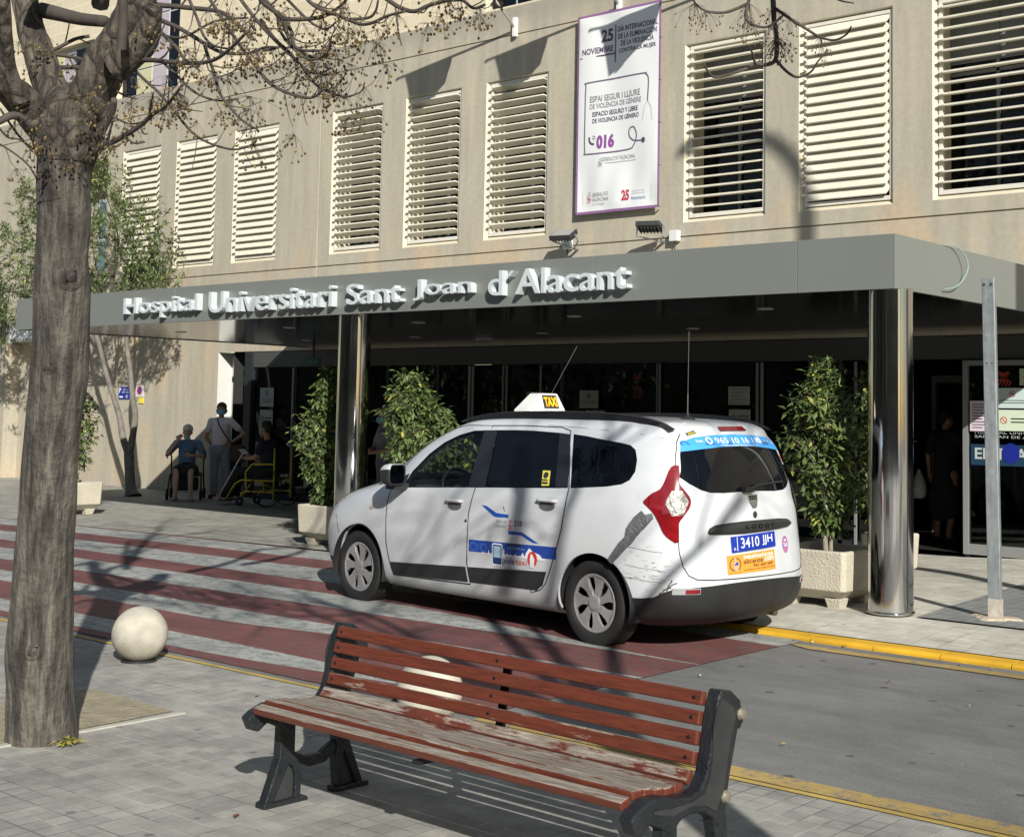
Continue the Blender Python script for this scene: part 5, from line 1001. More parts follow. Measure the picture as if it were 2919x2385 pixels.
def ph_rear(y,t):
    # phi near pi; y decreasing as phi -> beyond pi
    lo,hi=math.pi*.62,math.pi*1.38
    for _ in range(40):
        m=(lo+hi)/2
        if cpos(m,t)[1]>y: lo=m
        else: hi=m
    return lo
FT={"tailL":[[2.421,14.53],[2.463,14.59],[2.461,13.6],[2.48,13.19],[2.519,12.47],[2.525,11.79],[2.512,10.54],[2.477,9.17],[2.456,8.33],[2.454,6.39],[2.414,6.57],[2.383,7.21],[2.367,8.17],[2.347,9.41],[2.327,10.37],[2.297,11.72],[2.306,12.22],[2.332,12.72],[2.366,13.04],[2.386,13.58],[2.4,14.07]],"tailhex":[[2.424,12.95],[2.476,12.96],[2.512,12.0],[2.477,9.5],[2.423,9.37],[2.394,11.43],[2.395,12.06]],"tape":[[2.288,10.06],[2.304,9.45],[2.334,9.73],[2.34,8.96],[2.308,7.81],[2.25,6.16],[2.204,5.45],[2.16,4.8],[2.141,5.03],[2.219,6.61],[2.226,7.55],[2.257,9.02]]}
# ------------------------------------------------------------------ taxi
AX=R(174.06); Hd=Vector((math.cos(AX),math.sin(AX),0)); Ld=Vector((-math.sin(AX),math.cos(AX),0))
car=thing('taxi','white people carrier taxi with black roof rails and silver tape on its rear flank','car',(-6.0083,8.6058,.006),AX)
TAU=2*math.pi
def S3(x,z,o=0.):           # left flank point
    t=t_of_z(z); return coff(ph_side(x,t),t,o)
def R3(y,z,o=0.):           # tail point
    t=t_of_z(z); return coff(ph_rear(y,t),t,o)
def sp(x,z): t=t_of_z(z); return (ph_side(x,t),t)
def rp(y,z): t=t_of_z(z); return (ph_rear(y,t),t)
def fp(y,z):                # windscreen side (front): phi in (0,pi/2)
    t=t_of_z(z); lo,hi=0.,math.pi*.5
    for _ in range(40):
        m=(lo+hi)/2
        if cpos(m,t)[1]<y: lo=m
        else: hi=m
    return (lo,t)
def dens(poly,n=4):
    out=[]
    for i in range(len(poly)):
        a=poly[i];b=poly[(i+1)%len(poly)]
        for k in range(n): out.append((a[0]+(b[0]-a[0])*k/n,a[1]+(b[1]-a[1])*k/n))
    return out
def smoothp(poly,k=4):
    n=len(poly); P=[Vector((*poly[i%n],0)) for i in range(-1,n+2)]; out=[]
    for i in range(1,n+1):
        a,b,c,d=P[i-1],P[i],P[i+1],P[(i+2)] if i+2<len(P) else P[3]
        for j in range(k):
            t=j/k; q=.5*((2*b)+(c-a)*t+(2*a-5*b+4*c-d)*t*t+(3*b-a-3*c+d)*t**3); out.append((q.x,q.y))
    return out
fgl=[(2.12,1.005),(2.165,1.06),(2.12,1.14),(1.96,1.285),(1.79,1.385),(1.61,1.45),(1.44,1.487),(1.315,1.492),(1.355,1.045)]
bpl=[(1.315,1.492),(1.16,1.497),(1.155,1.055),(1.355,1.045)]
rgl=[(1.16,1.497),(.95,1.502),(.75,1.502),(.47,1.492),(.39,1.09),(1.155,1.055)]
cpl=[(.47,1.492),(.35,1.483),(.262,1.098),(.39,1.09)]
qgl=[(.322,1.487),(.315,1.486),(.19,1.476),(.06,1.46),(-.15,1.437),(-.245,1.422),(-.295,1.39),(-.325,1.32),(-.33,1.24),(-.30,1.18),(-.24,1.148),(-.11,1.126),(.10,1.108),(.236,1.098)]
sail=[(2.43,.978),(2.12,1.005),(2.165,1.06),(2.15,1.12),(2.30,1.07)]
fdr=[(2.352,.99),(2.375,.88),(2.372,.75),(2.36,.55),(2.335,.46),(2.31,.38),(2.275,.285),(1.29,.305),(1.32,.47),(1.312,.85),(1.27,1.04),(1.235,1.53),(1.55,1.528),(1.82,1.487),(2.01,1.415),(2.17,1.30),(2.37,1.10)]
rdr=[(1.29,.305),(1.32,.47),(1.312,.85),(1.27,1.04),(1.235,1.53),(.87,1.537),(.46,1.532),(.36,1.51),(.25,1.10),(.258,.98),(.282,.80),(.322,.67),(.39,.50),(.44,.40),(.50,.345),(.60,.315)]
stf=[(2.30,.388),(1.337,.436),(1.318,.322),(2.27,.288)]
str_=[(1.308,.437),(.43,.482),(.475,.38),(.54,.338),(1.292,.322)]
rglass=[(0,1.508),(.25,1.50),(.42,1.483),(.50,1.46),(.545,1.43),(.575,1.36),(.60,1.26),(.622,1.21),(.57,1.165),(.49,1.122),(.42,1.105),(.30,1.10),(0,1.108)]
def full(h): return h+[(-y,z) for y,z in h[::-1] if y>0]
rgf=full(rglass)
blue=[(0,1.508),(.25,1.50),(.42,1.483),(.50,1.46),(.545,1.43),(.567,1.385),(.41,1.403),(.20,1.42),(0,1.424)]; bluf=full(blue)
bumR=[(0,.488),(.25,.485),(.47,.475),(.60,.468)]
C_=[]  # (name, polygon in (phi,t))
def mir(p): return [(TAU-a,t) for a,t in p]
def both(n,p): C_.append((n,p)); C_.append((n+'_r',mir(p)))
def arch(cx,cz,r): return [sp(cx+r*math.cos(a),max(cz+r*math.sin(a),.186)) for a in [TAU*k/56 for k in range(56)]]
ACF=(2.755,.312,.350); ACR=(-.035,.305,.352)
both('hole_f',arch(*ACF)); both('hole_r',arch(*ACR))
both('lens',[tuple(p) for p in FT['tailhex']]); both('tail',smoothp([tuple(p) for p in FT['tailL']],2))
both('glassF',[sp(*p) for p in dens(fgl,3)]); both('pillarB',[sp(*p) for p in dens(bpl,5)]); both('glassR',[sp(*p) for p in dens(rgl,4)]); both('pillarC',[sp(*p) for p in dens(cpl,5)])
both('glassQ',[sp(*p) for p in dens(qgl,3)]); both('sail',[sp(*p) for p in dens(sail,3)]); both('stripF',[sp(*p) for p in dens(stf,6)]); both('stripR',[sp(*p) for p in dens(str_,5)])
both('doorF',[sp(*p) for p in dens(fdr,4)]); both('doorR',[sp(*p) for p in dens(rdr,4)])
C_.append(('band',[rp(*p) for p in dens(bluf,3)])); C_.append(('rear_glass',[rp(*p) for p in dens(rgf,3)]))
# rear bumper: runs round the corner to the arch
bt_=[rp(*p) for p in bumR]+[sp(-.66,.455),sp(-.60,.43),sp(-.54,.395),sp(-.45,.383),sp(-.36,.38)]
bb_=[sp(-.33,.187),(math.pi*.9,0.0),(math.pi,0.0)]
C_.append(('bumper',bt_+bb_+mir(bb_[::-1][1:])+mir(bt_[::-1][:-1])))
f0=[(0.,0.),fp(0,.33),fp(.4,.335),fp(.7,.335),sp(3.12,.335),sp(3.12,.19)]
f0[0]=(0.,0.); C_.append(('bumperF',f0)); C_.append(('bumperF',mir(f0)))
ws=[(0.,fp(0,1.085)[1])]+[fp(y,z) for y,z in ((.3,1.083),(.6,1.075),(.70,1.07),(.66,1.25),(.605,1.40),(.55,1.485),(.3,1.515))]+[(0.,fp(0,1.52)[1])]
C_.append(('windscreen',ws)); C_.append(('windscreen',mir(ws)))
hl=[sp(3.16,.865),fp(.70,.862),fp(.52,.845),fp(.45,.75),fp(.62,.70),sp(3.53,.71),sp(3.42,.74)]
both('headlamp',hl)
gr=[(0.,fp(0,.40)[1]),fp(.45,.40),fp(.5,.52),(0.,fp(0,.54)[1])]; C_.append(('grille',gr)); C_.append(('grille',mir(gr)))
g2=[(0.,fp(0,.66)[1]),fp(.40,.66),fp(.42,.76),(0.,fp(0,.77)[1])]; C_.append(('grille',g2)); C_.append(('grille',mir(g2)))
KX,KY=1.6,.075
verts=[];edges=[]
NPH=196
for i in range(NPH+1):
    for j in range(0,4*(NL-1)+1):
        t=j/4
        if t>NL-3 and i%3: continue
        a=TAU*i/NPH; verts.append(Vector((a*KX,min(t,NL-1)*KY)))
bd=[(0,0),(TAU,0),(TAU,NL-1),(0,NL-1)]
polys=[]
for n_,p in C_:
    k=len(verts); pp=[(min(max(a,0),TAU),min(max(t,0),NL-1)) for a,t in p]; q=[]
    for a,t in pp:
        if not q or abs(q[-1][0]-a)+abs(q[-1][1]-t)>1e-5: q.append((a,t))
    polys.append((n_,q)); verts+=[Vector((a*KX,t*KY)) for a,t in q]; edges+=[(k+i,k+(i+1)%len(q)) for i in range(len(q))]
vo,eo,fo,_,_,_=delaunay_2d_cdt(verts,edges,[],0,1e-6)
vp=[(v.x/KX,v.y/KY) for v in vo]
def pip(x,y,poly):
    c=False;j=len(poly)-1
    for i in range(len(poly)):
        xi,yi=poly[i];xj,yj=poly[j]
        if (yi>y)!=(yj>y) and x<(xj-xi)*(y-yi)/(yj-yi)+xi: c=not c
        j=i
    return c
bbx=[(n_,p,min(a for a,_ in p),max(a for a,_ in p),min(t for _,t in p),max(t for _,t in p)) for n_,p in polys]
reg={}
for f in fo:
    if len(f)!=3: continue
    cx=sum(vp[i][0] for i in f)/3; cy=sum(vp[i][1] for i in f)/3
    nm='body'
    for n_,p,a0,a1,t0,t1 in bbx:
        if a0<=cx<=a1 and t0<=cy<=t1 and pip(cx,cy,p): nm=n_; break
    if nm=='body' and cy>=0: pass
    reg.setdefault(nm,[]).append(f)
def carmesh(name,rn,mt,off=0.,parent=None,smooth=True,flip=False):
    fs=[f for r in rn for f in reg.get(r,[])]; ids={}; vs=[];ns=[];F=[]
    for f in fs:
        g=[]
        for i in f:
            if i not in ids:
                ids[i]=len(vs); a,t=vp[i]; t=min(t,NL-1.02); vs.append(coff(a,t,off)); ns.append(cnrm(a,t))
            g.append(ids[i])
        if len(set(g))==3: F.append(tuple(g[::-1]) if flip else tuple(g))
    me=bpy.data.meshes.new(name); me.from_pydata(vs,[],F); me.materials.append(mt); me.shade_smooth()
    me.normals_split_custom_set_from_vertices([(-n[0],-n[1],-n[2]) if flip else n for n in ns])
    o=bpy.data.objects.new(name,me); COL.objects.link(o); o.parent=parent or car; return o
def paintm():
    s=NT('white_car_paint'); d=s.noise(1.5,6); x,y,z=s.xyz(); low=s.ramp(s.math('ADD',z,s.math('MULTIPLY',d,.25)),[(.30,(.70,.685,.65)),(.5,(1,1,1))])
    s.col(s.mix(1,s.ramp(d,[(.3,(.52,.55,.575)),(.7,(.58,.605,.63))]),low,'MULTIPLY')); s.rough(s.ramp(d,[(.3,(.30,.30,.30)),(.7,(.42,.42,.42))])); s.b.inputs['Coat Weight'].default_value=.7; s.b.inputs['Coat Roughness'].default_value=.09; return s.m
M_PAINT=paintm(); M_LENS=mat('red_lamp_lens',(.22,.006,.010),.08,coat=1,spec=.7,var=.35,vs=9); M_CLR=mat('clear_lamp_lens',(.26,.26,.235),.30,metal=.2,var=.65,vs=26,bump=.5,bs=30,coat=.5); M_BUMP=mat('bumper_plastic',(.017,.018,.019),.55,var=.35,vs=5,bump=.15,bs=250); M_GAP=mat('panel_gap',(.01,.01,.012),.7)
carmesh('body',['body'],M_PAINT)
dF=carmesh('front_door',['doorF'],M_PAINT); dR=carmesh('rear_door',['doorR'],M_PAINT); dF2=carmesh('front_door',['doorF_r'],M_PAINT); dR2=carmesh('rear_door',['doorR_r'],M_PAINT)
for s_,a,b_ in (('',dF,dR),('_r',dF2,dR2)):
    carmesh('window',['glassF'+s_],M_GL,-.004,a); carmesh('window',['glassR'+s_],M_TINT,-.004,b_); carmesh('side_window',['glassQ'+s_],M_TINT,-.001)
    carmesh('pillar_trim',['pillarB'+s_,'sail'+s_],mat('pillar_film',(.018,.02,.026),.35),.0015,a); carmesh('pillar_trim',['pillarC'+s_],MATS['pillar_film'],.0015,b_)
    carmesh('rub_strip',['stripF'+s_],M_BLK,.004,a); carmesh('rub_strip',['stripR'+s_],M_BLK,.004,b_)
    tl=carmesh('tail_lamp',['tail'+s_],M_LENS,.010); carmesh('clear_lens',['lens'+s_],M_CLR,.012,tl); carmesh('headlamp',['headlamp'+s_],mat('headlamp_glass',(.22,.25,.30),.05,coat=1),.003)
def rim_skirt(poly,o0,o1,mt,nm,parent):
    b=MB(); n=len(poly)
    for i in range(n):
        a=poly[i];c=poly[(i+1)%n]; b.quad(coff(*a,o0),coff(*c,o0),coff(*c,o1),coff(*a,o1))
    return b.build(nm,mt,parent,local=True)
rim_skirt(smoothp([tuple(p) for p in FT['tailL']],2),-.004,.010,M_LENS,'lamp_edge',[o for o in car.children if o.name.startswith('tail_lamp')][0])
carmesh('windscreen',['windscreen'],M_GL); rg=carmesh('rear_window',['rear_glass','band'],M_TINT,-.002); carmesh('window_band',['band'],M_SKY,.0008,rg)
carmesh('rear_bumper',['bumper'],M_BUMP,.010); carmesh('front_bumper',['bumperF'],M_BUMP,.004); carmesh('grille',['grille'],M_BLK,.002)
carmesh('cabin_lining',['body','doorF','doorR','doorF_r','doorR_r','pillarB','pillarC','pillarB_r','pillarC_r','sail','sail_r','band'],M_DARK,-.035,flip=True)
# seams
b=MB()
def seam(pts,fn,r=.0045,o=.0): b.tube([fn(*p,o) for p in pts],r,5,cap=False)
seam(dens(fdr,2)[:-1]+[fdr[0]],S3); seam(dens(rdr[4:],2),S3)
gs=[(.50,1.505),(.555,1.45),(.60,1.36),(.635,1.25),(.665,1.05),(.69,.90),(.69,.70),(.675,.61),(.645,.55),(.59,.522),(.47,.515),(.25,.512),(0,.512)]
gf=gs+[(-y,z) for y,z in gs[::-1]]; b.tube([R3(y,z,0.) for y,z in [q for i in range(len(gf)-1) for q in ((gf[i]),((gf[i][0]+gf[i+1][0])/2,(gf[i][1]+gf[i+1][1])/2))]],.004,5,cap=False)
b.tube([coff(*fp(.60,z_),0) for z_ in (1.03,.985,.95,.90,.86)],.004,5,cap=False); b.tube([coff(*fp(y_,.86),0) for y_ in (.60,.5,.35,.2,.05)],.004,5,cap=False)
seam([(3.30,.78),(3.24,.70),(3.17,.62),(3.13,.56)],S3,.003)
seam([(.62,1.545),(.3,1.535),(0,1.52),(-.3,1.50),(-.45,1.475)],S3,.002)
b.build('panel_gaps',M_GAP,car,local=True)
# arch lips, wells, floor
b=MB(); 
for (cx,cz,r) in (ACF,ACR):
    pts=[]; 
    for k in range(33):
        a=R(-18)+R(216)*k/32; x,z=cx+r*math.cos(a),cz+r*math.sin(a)
        if z<.2: continue
        pts.append((x,z))
    for i in range(len(pts)-1):
        p,q=pts[i],pts[i+1]; A=S3(*p);B=S3(*q); b.quad(A,B,(B[0],B[1]-.018,B[2]),(A[0],A[1]-.018,A[2]))
        A=(A[0],-A[1],A[2]);B=(B[0],-B[1],B[2]); b.quad(B,A,(A[0],A[1]+.018,A[2]),(B[0],B[1]+.018,B[2]))
b.build('arch_lips',M_PAINT,car,local=True,smooth=True)
b=MB()
for (cx,cz,r) in (ACF,ACR):
    for sy in (1,-1):
        b.lathe([(r+.004,sy*.865),(r+.010,sy*.83),(r+.012,sy*.50),(.001,sy*.50)],(cx,0,cz),40,ax='y',a0=R(-16),a1=R(196))
cont=[cpos(TAU*k/80,0.0) for k in range(80)]; b.add([(x,y,z+.012) for x,y,z in cont],[tuple(range(80))])
b.box(-.5,3.1,-.60,.60,.20,.30); b.build('underbody',M_DARK,car,local=True)
b=MB(); b.tube([(-.72,-.35,.22),(-.2,-.35,.22)],.028,10); b.build('exhaust_pipe',mat('exhaust_steel',(.15,.13,.11),.5,metal=.8),car,local=True)
# wheels
def wheel(x,y,s):
    b=MB(); r=.308
    r=.303; pr=[(.205,-.075),(.212,-.088),(.25,-.096),(.285,-.092),(.300,-.080),(r,-.062),(r,-.045),(r-.006,-.043),(r-.006,-.039),(r,-.037),(r,-.012),(r-.007,-.010),(r-.007,-.006),(r,-.004),(r,.004),(r-.007,.006),(r-.007,.010),(r,.012),(r,.037),(r-.006,.039),(r-.006,.043),(r,.045),(r,.062),(.300,.080),(.285,.092),(.25,.096),(.212,.088),(.205,.075)]
    w_=thing('wheel',None,None) if 0 else None
    b.lathe(pr,(0,0,0),72,ax='y'); o=b.build('wheel',M_TIRE,car,local=True,smooth=True); o.location=(x,y,r-.004)
    tr=MB()
    for k in range(80):
        a=TAU*k/80
        for yy in (-.068,.068): tr.obox(((r-.004)*math.cos(a),yy,(r-.004)*math.sin(a)),(.004*math.sin(a),0,-.004*math.cos(a)),(0,.010,0),(.0055*math.cos(a),0,.0055*math.sin(a)))
    tr.build('tread_blocks',M_TIRE,o,local=True)
    d=MB(); d.lathe([(.001,s*.03),(.10,s*.03),(.12,s*.02),(.19,s*.015),(.19,-s*.06)],(0,0,0),40,ax='y'); d.build('brake_disc',mat('dark_wheel_steel',(.03,.022,.02),.6,metal=.3,var=.4,vs=12),o,local=True,smooth=True)
    h=MB(); Y=s*.082
    h.lathe([(.182,Y),(.200,Y+s*.006),(.209,Y),(.211,Y-s*.012),(.182,Y-s*.012)],(0,0,0),72,ax='y')
    h.lathe([(.001,Y+s*.010),(.040,Y+s*.010),(.052,Y+s*.006),(.060,Y+s*.002),(.062,Y-s*.012)],(0,0,0),40,ax='y')
    for k in range(7):
        a0=TAU*k/7+.1
        def pol(r_,da,yy): a=a0+da*s; return (r_*math.cos(a),yy,r_*math.sin(a))
        cs=[(.052,-.45,.45),(.075,-.36,.36),(.11,-.27,.22),(.15,-.32,.19),(.190,-.42,.22)]
        vs=[]
        for r_,l,h_ in cs: vs+=[pol(r_,l,Y-s*.001),pol(r_,h_,Y+s*.004),pol(r_,h_,Y-s*.02),pol(r_,l,Y-s*.02)]
        fs=[]
        for i in range(4):
            for j in range(4): fs.append((i*4+j,i*4+(j+1)%4,i*4+4+(j+1)%4,i*4+4+j))
        h.add(vs,fs)
    h.build('hubcap',mat('silver_hubcap',(.50,.50,.51),.30,metal=.6,var=.15,vs=14),o,local=True,bevel=.002)
    return o
wheel(2.80,.728,1); wheel(0,.728,1); wheel(2.80,-.728,-1); wheel(0,-.728,-1)
# handles
for dd,x,z in ((dF,1.49,.922),(dR,.45,.982)):
    for sg in (1,-1):
        par={(dF,1):dF,(dF,-1):dF2,(dR,1):dR,(dR,-1):dR2}[(dd,sg)]
        q=lambda p:(p[0],p[1]*sg,p[2])
        c=MB(); n=22; ring=[q(S3(x+.085*math.cos(TAU*k/n),z-.022+.040*math.sin(TAU*k/n),.0012)) for k in range(n)]; c.add(ring,[tuple(range(n))]); c.build('handle_recess',mat('recess_shadow',(.10,.10,.11),.5),par,local=True)
        c=MB(); c.tube([q(S3(x+.10-.02*k,z+.012,.018 if 0<k<10 else .004)) for k in range(11)],[.008]+[.015]*9+[.008],8,flat=.9); c.build('handle',M_PAINT,par,local=True,smooth=True)
c=MB(); c.lathe([(.001,.004),(.011,.004),(.014,0)],(0,0,0),14,ax='y'); o=c.build('door_lock',mat('lock_dark',(.06,.06,.06),.4,metal=.6),dF,local=True); o.location=S3(1.34,.79,.001)
c=MB(); c.add([S3(2.60+.035*math.cos(TAU*k/14),.815+.016*math.sin(TAU*k/14),.004) for k in range(14)],[tuple(range(14))]); c.build('side_repeater',mat('repeater_lens',(.45,.36,.28),.2,coat=1),car,local=True)
# mirrors
for sg in (1,-1):
    c=MB(); prof=[(-.075,.45),(-.06,.72),(-.02,.92),(.03,1.0),(.055,1.0),(.062,.93)]
    base_=rrect(-.105,.105,-.088,.088,.045,5)
    for x_,k_ in prof: c.v+=[(-x_,y_*k_,z_*k_-.008*(1-k_)) for y_,z_ in base_]
    n=len(base_)
    for i in range(len(prof)-1):
        for j in range(n): c.f.append((i*n+j,i*n+(j+1)%n,(i+1)*n+(j+1)%n,(i+1)*n+j)); c.mi.append(0 if base_[j][1]>-.03 else 1)
    c.f.append(tuple(range(n))); c.mi.append(0)
    o=c.build('mirror',[M_PAINT,M_BLK],car,local=True,smooth=True); o.location=(2.15,sg*.985,1.115); o.rotation_euler=(0,0,sg*R(12))
    g=MB(); g.add([(-.056,y_*.86,z_*.84) for y_,z_ in base_],[tuple(range(n))]); g.build('mirror_glass',mat('mirror_silver',(.45,.5,.5),.02,metal=1),o,local=True)
    g=MB(); k=n; g.v=[(-.058,y_*.99,z_*.99) for y_,z_ in base_]+[(-.0585,y_*.85,z_*.83) for y_,z_ in base_]; g.f=[(j,(j+1)%k,k+(j+1)%k,k+j) for j in range(k)]; g.mi=[0]*k; g.build('mirror_rim',M_BLK,o,local=True)
    c=MB(); c.obox((2.18,sg*.90,1.015),(.06,0,0),(0,.08,0),(0,0,.025)); c.build('mirror_foot',M_BLK,car,local=True,bevel=.008)
# roof rails
for sg in (1,-1):
    c=MB(); P=catmull([(1.70,.615,1.562),(1.58,.60,1.60),(1.25,.59,1.640),(.7,.585,1.655),(.2,.585,1.652),(-.15,.58,1.632),(-.38,.572,1.595),(-.50,.562,1.545)],5); vs=[];fs=[]
    for p in P: vs+=[(p.x,sg*(p.y+.020),p.z-.004),(p.x,sg*(p.y-.018),p.z),(p.x,sg*(p.y-.03),min(p.z-.01,1.585)),(p.x,sg*(p.y+.028),min(p.z-.01,1.57))]
    for i in range(len(P)-1):
        for j in range(4): fs.append((i*4+j,i*4+(j+1)%4,i*4+4+(j+1)%4,i*4+4+j))
    c.add(vs,fs); c.build('roof_rail',mat('satin_black',(.012,.012,.014),.38),car,local=True,bevel=.005)
# roof sign
rs=MB(); 
bot=[(1.34,-.20),(1.54,-.20),(1.54,.21),(1.34,.21)]; tp=[(1.385,-.145),(1.505,-.145),(1.505,.06),(1.385,.06)]
rs.add([(x,y,1.635) for x,y in bot]+[(x,y,1.66) for x,y in bot]+[(x,y,1.80) for x,y in tp],[(0,1,5,4),(1,2,6,5),(2,3,7,6),(3,0,4,7),(4,5,9,8),(5,6,10,9),(6,7,11,10),(7,4,8,11),(8,9,10,11),(3,2,1,0)])
rso=rs.build('roof_sign',mat('sign_white_plastic',(.80,.80,.76),.3,coat=.5),car,local=True,bevel=.012)
def sgn(y,z,o): k=(z-1.66)/.14; return (1.34+.045*k-o,y,z)
c=MB(); poly_on(c,[(.045,1.675),(-.125,1.675),(-.118,1.785),(.045,1.785)],lambda y,z:sgn(y,z,.004)); c.build('sign_panel',M_INK,rso,local=True)
c=MB(); put_text(c,'TAXI',lambda a,z:sgn(-a,z,.007),-.035,.112,1.690,1.770,.045); c.build('sign_wording',mat('amber_letters',(.85,.45,.01),.4,emis=(.9,.4,.01,.25)),rso,local=True)
c=MB(); c.tube(catmull([(1.33,.05,1.63),(1.2,-.1,1.632),(1.05,-.15,1.628),(.9,-.05,1.632),(.78,-.16,1.628),(.66,-.1,1.625)],5),.006,5); c.build('sign_cable',mat('white_cable',(.65,.64,.55),.5),rso,local=True)
# antennas
c=MB(); c.lathe([(.062,0),(.055,.016),(.032,.028),(.014,.034),(.010,.06)],(0,0,0),20); ao=c.build('antenna',M_BLK,car,local=True,smooth=True); ao.location=(-.262,.12,1.598)
c=MB(); c.tube([(0,0,.05),(.0,0,.20)],.0045,6); c.tube([(0,0,.2),(.0,-.005,.66)],.0022,5); c.build('whip',mat('antenna_steel',(.25,.24,.24),.3,metal=.8),ao,local=True)
c=MB(); c.tube(catmull([(.03,.02,.0),(-.02,.09,.005),(-.12,.13,-.02),(-.17,.2,-.05)],4),.004,5); c.build('antenna_cable',M_BLK,ao,local=True)
c=MB(); c.lathe([(.02,0),(.012,.02),(.005,.035)],(0,0,0),12); ao=c.build('antenna',M_BLK,car,local=True,smooth=True); ao.location=(1.66,-.2,1.575)
c=MB(); c.tube([(0,0,.03),(-.44,0,.62)],.0028,5); c.build('whip',MATS['antenna_steel'],ao,local=True)
# tail features
c=MB(); TP=[(.48,.838,.826),(.465,.862,.821),(.41,.885,.818),(.28,.895,.816),(.13,.902,.816),(0,.904,.820),(-.15,.905,.825),(-.30,.905,.833),(-.40,.898,.840),(-.44,.880,.850)]
k0=0
for y,zt_,zb_ in TP: c.v+=[R3(y,zt_,0),R3(y,zt_-.004,.020),R3(y,(zt_+zb_)/2,.026),R3(y,zb_+.004,.020),R3(y,zb_,0)]
for i in range(len(TP)-1):
    for j in range(4): c.f.append((i*5+j,i*5+j+1,i*5+6+j,i*5+5+j)); c.mi.append(0)
th=c.build('tailgate_handle',M_BLK,car,local=True,smooth=True)
c=MB(); put_text(c,'L O D G Y',lambda a,z:R3(-a,z,.0285),-.13,.20,.848,.878,.02); c.build('model_letters',M_CHROME,th,local=True)
def rbox(name,y0,y1,zl0,zl1,zr0,zr1,m,o=.008,par=car):
    c=MB(); n=6; top=[(y0+(y1-y0)*k/n,zl1+(zr1-zl1)*k/n) for k in range(n+1)]; bo=[(y0+(y1-y0)*k/n,zl0+(zr0-zl0)*k/n) for k in range(n+1)]; ol=bo+top[::-1]; q=len(ol)
    c.add([R3(*p,.0) for p in ol]+[R3(*p,o) for p in ol],[(i,(i+1)%q,q+(i+1)%q,q+i) for i in range(q)]+[(q+k,q+k+1,q+q-2-k,q+q-1-k) for k in range(n)]); return c.build(name,m,par,local=True)
pl=rbox('number_plate',.275,-.215,.690,.798,.712,.818,mat('plate_blue',(.010,.035,.33),.35),.012)
c=MB(); ft=lambda a,z:R3(-a,z,.0145)
for i,chs in enumerate(('3410','JJH')): x0,x1=((-.185,.015),(.05,.175))[i]; put_text(c,chs,lambda a,z:ft(a,z+(a+.27)*.04),x0,x1,.712,.783,.006)
stroke(c,[(-.225,.70),(-.222,.795)],.006,ft); put_text(c,'E',ft,-.26,-.24,.705,.722); c.build('plate_characters',M_WHITE,pl,local=True)
og=rbox('sticker',.33,-.205,.541,.670,.552,.690,mat('orange_vinyl',(.68,.30,.045),.45),.0022)
c=MB(); fo_=lambda a,z:R3(-a,z+(a+.33)*.028,.0035); 
c.m=0; put_text(c,'neumaticos',fo_,-.16,.18,.637,.667,.012); put_text(c,'.com',fo_,.065,.185,.605,.632,.01); c.m=1; put_text(c,'alicante',fo_,-.165,.055,.603,.634,.012); put_text(c,'965 660 600',fo_,-.06,.17,.575,.597,.01); put_text(c,'neumaticos a los mejores precios',fo_,-.165,.19,.553,.568); put_text(c,'www',fo_,-.32,-.18,.545,.549)
c.m=1; disc(c,-.25,.607,.06,.046,fo_,24,.86); c.m=2; disc(c,-.245,.595,.026,.036,lambda a,z:R3(-a,z+(a+.33)*.028,.0042),16); disc(c,-.25,.640,.012,.012,lambda a,z:R3(-a,z+(a+.33)*.028,.0042),12); c.m=3; poly_on(c,[(-.265,.60),(-.22,.60),(-.225,.625),(-.25,.615)],lambda a,z:R3(-a,z+(a+.33)*.028,.005))
c.build('sticker_print',[M_WHITE,mat('brown_ink',(.09,.035,.01),.6),mat('skin_tone_ink',(.62,.36,.25),.6),M_BLUE],og,local=True)
c=MB(); disc(c,.36,.715,.042,.062,lambda a,z:R3(-a,z,.002),24); so_=c.build('round_sticker',mat('mixed_colour_ink',(.10,.13,.45),.5,var=.9,vs=38,col2=(.60,.12,.06)),car,local=True); c=MB(); put_text(c,'TAXI',lambda a,z:R3(-a,z,.003),.335,.385,.70,.725,.03); stroke(c,[(.345,.745),(.375,.745)],.012,lambda a,z:R3(-a,z,.003)); c.build('sticker_print',M_WHITE,so_,local=True)
c=MB(); poly_on(c,[(-.052,1.083),(.052,1.083),(.046,1.035),(.026,.992),(-.018,.990),(-.044,1.03)],lambda a,z:R3(-a,z,.009)); lo=c.build('badge',M_CHROME,car,local=True); c=MB(); poly_on(c,[(-.044,1.076),(.044,1.076),(.038,1.046),(-.036,1.043)],lambda a,z:R3(-a,z,.011)); c.build('badge_inset',M_BLK,lo,local=True)
c=MB(); 
for k in (-.025,0,.025): stroke(c,[(k-.007,1.052),(k+.007,1.068)],.005,lambda a,z:R3(-a,z,.013))
c.build('badge_mark',M_CHROME,lo,local=True)
c=MB(); disc(c,.002,.944,.021,.024,lambda a,z:R3(-a,z,.008),20); c.build('tailgate_lock',M_BLK,car,local=True)
c=MB(); poly_on(c,[(-.13,1.553),(.16,1.556),(.175,1.528),(-.135,1.525)],lambda a,z:R3(-a,z,.012)); c.build('high_brake_lamp',M_LENS,car,local=True)
c=MB(); fz=lambda a,z:R3(-a,z,.003); poly_on(c,[(-.455,1.493),(-.375,1.512),(-.385,1.532),(-.462,1.512)],fz); zo=c.build('small_sticker',mat('dark_green_ink',(.03,.04,.015),.5),car,local=True); c=MB(); put_text(c,'ZERO',lambda a,z:R3(-a,z+(a+.455)*.23,.0045),-.452,-.385,1.497,1.508,.02); c.build('sticker_print',M_YEL,zo,local=True)
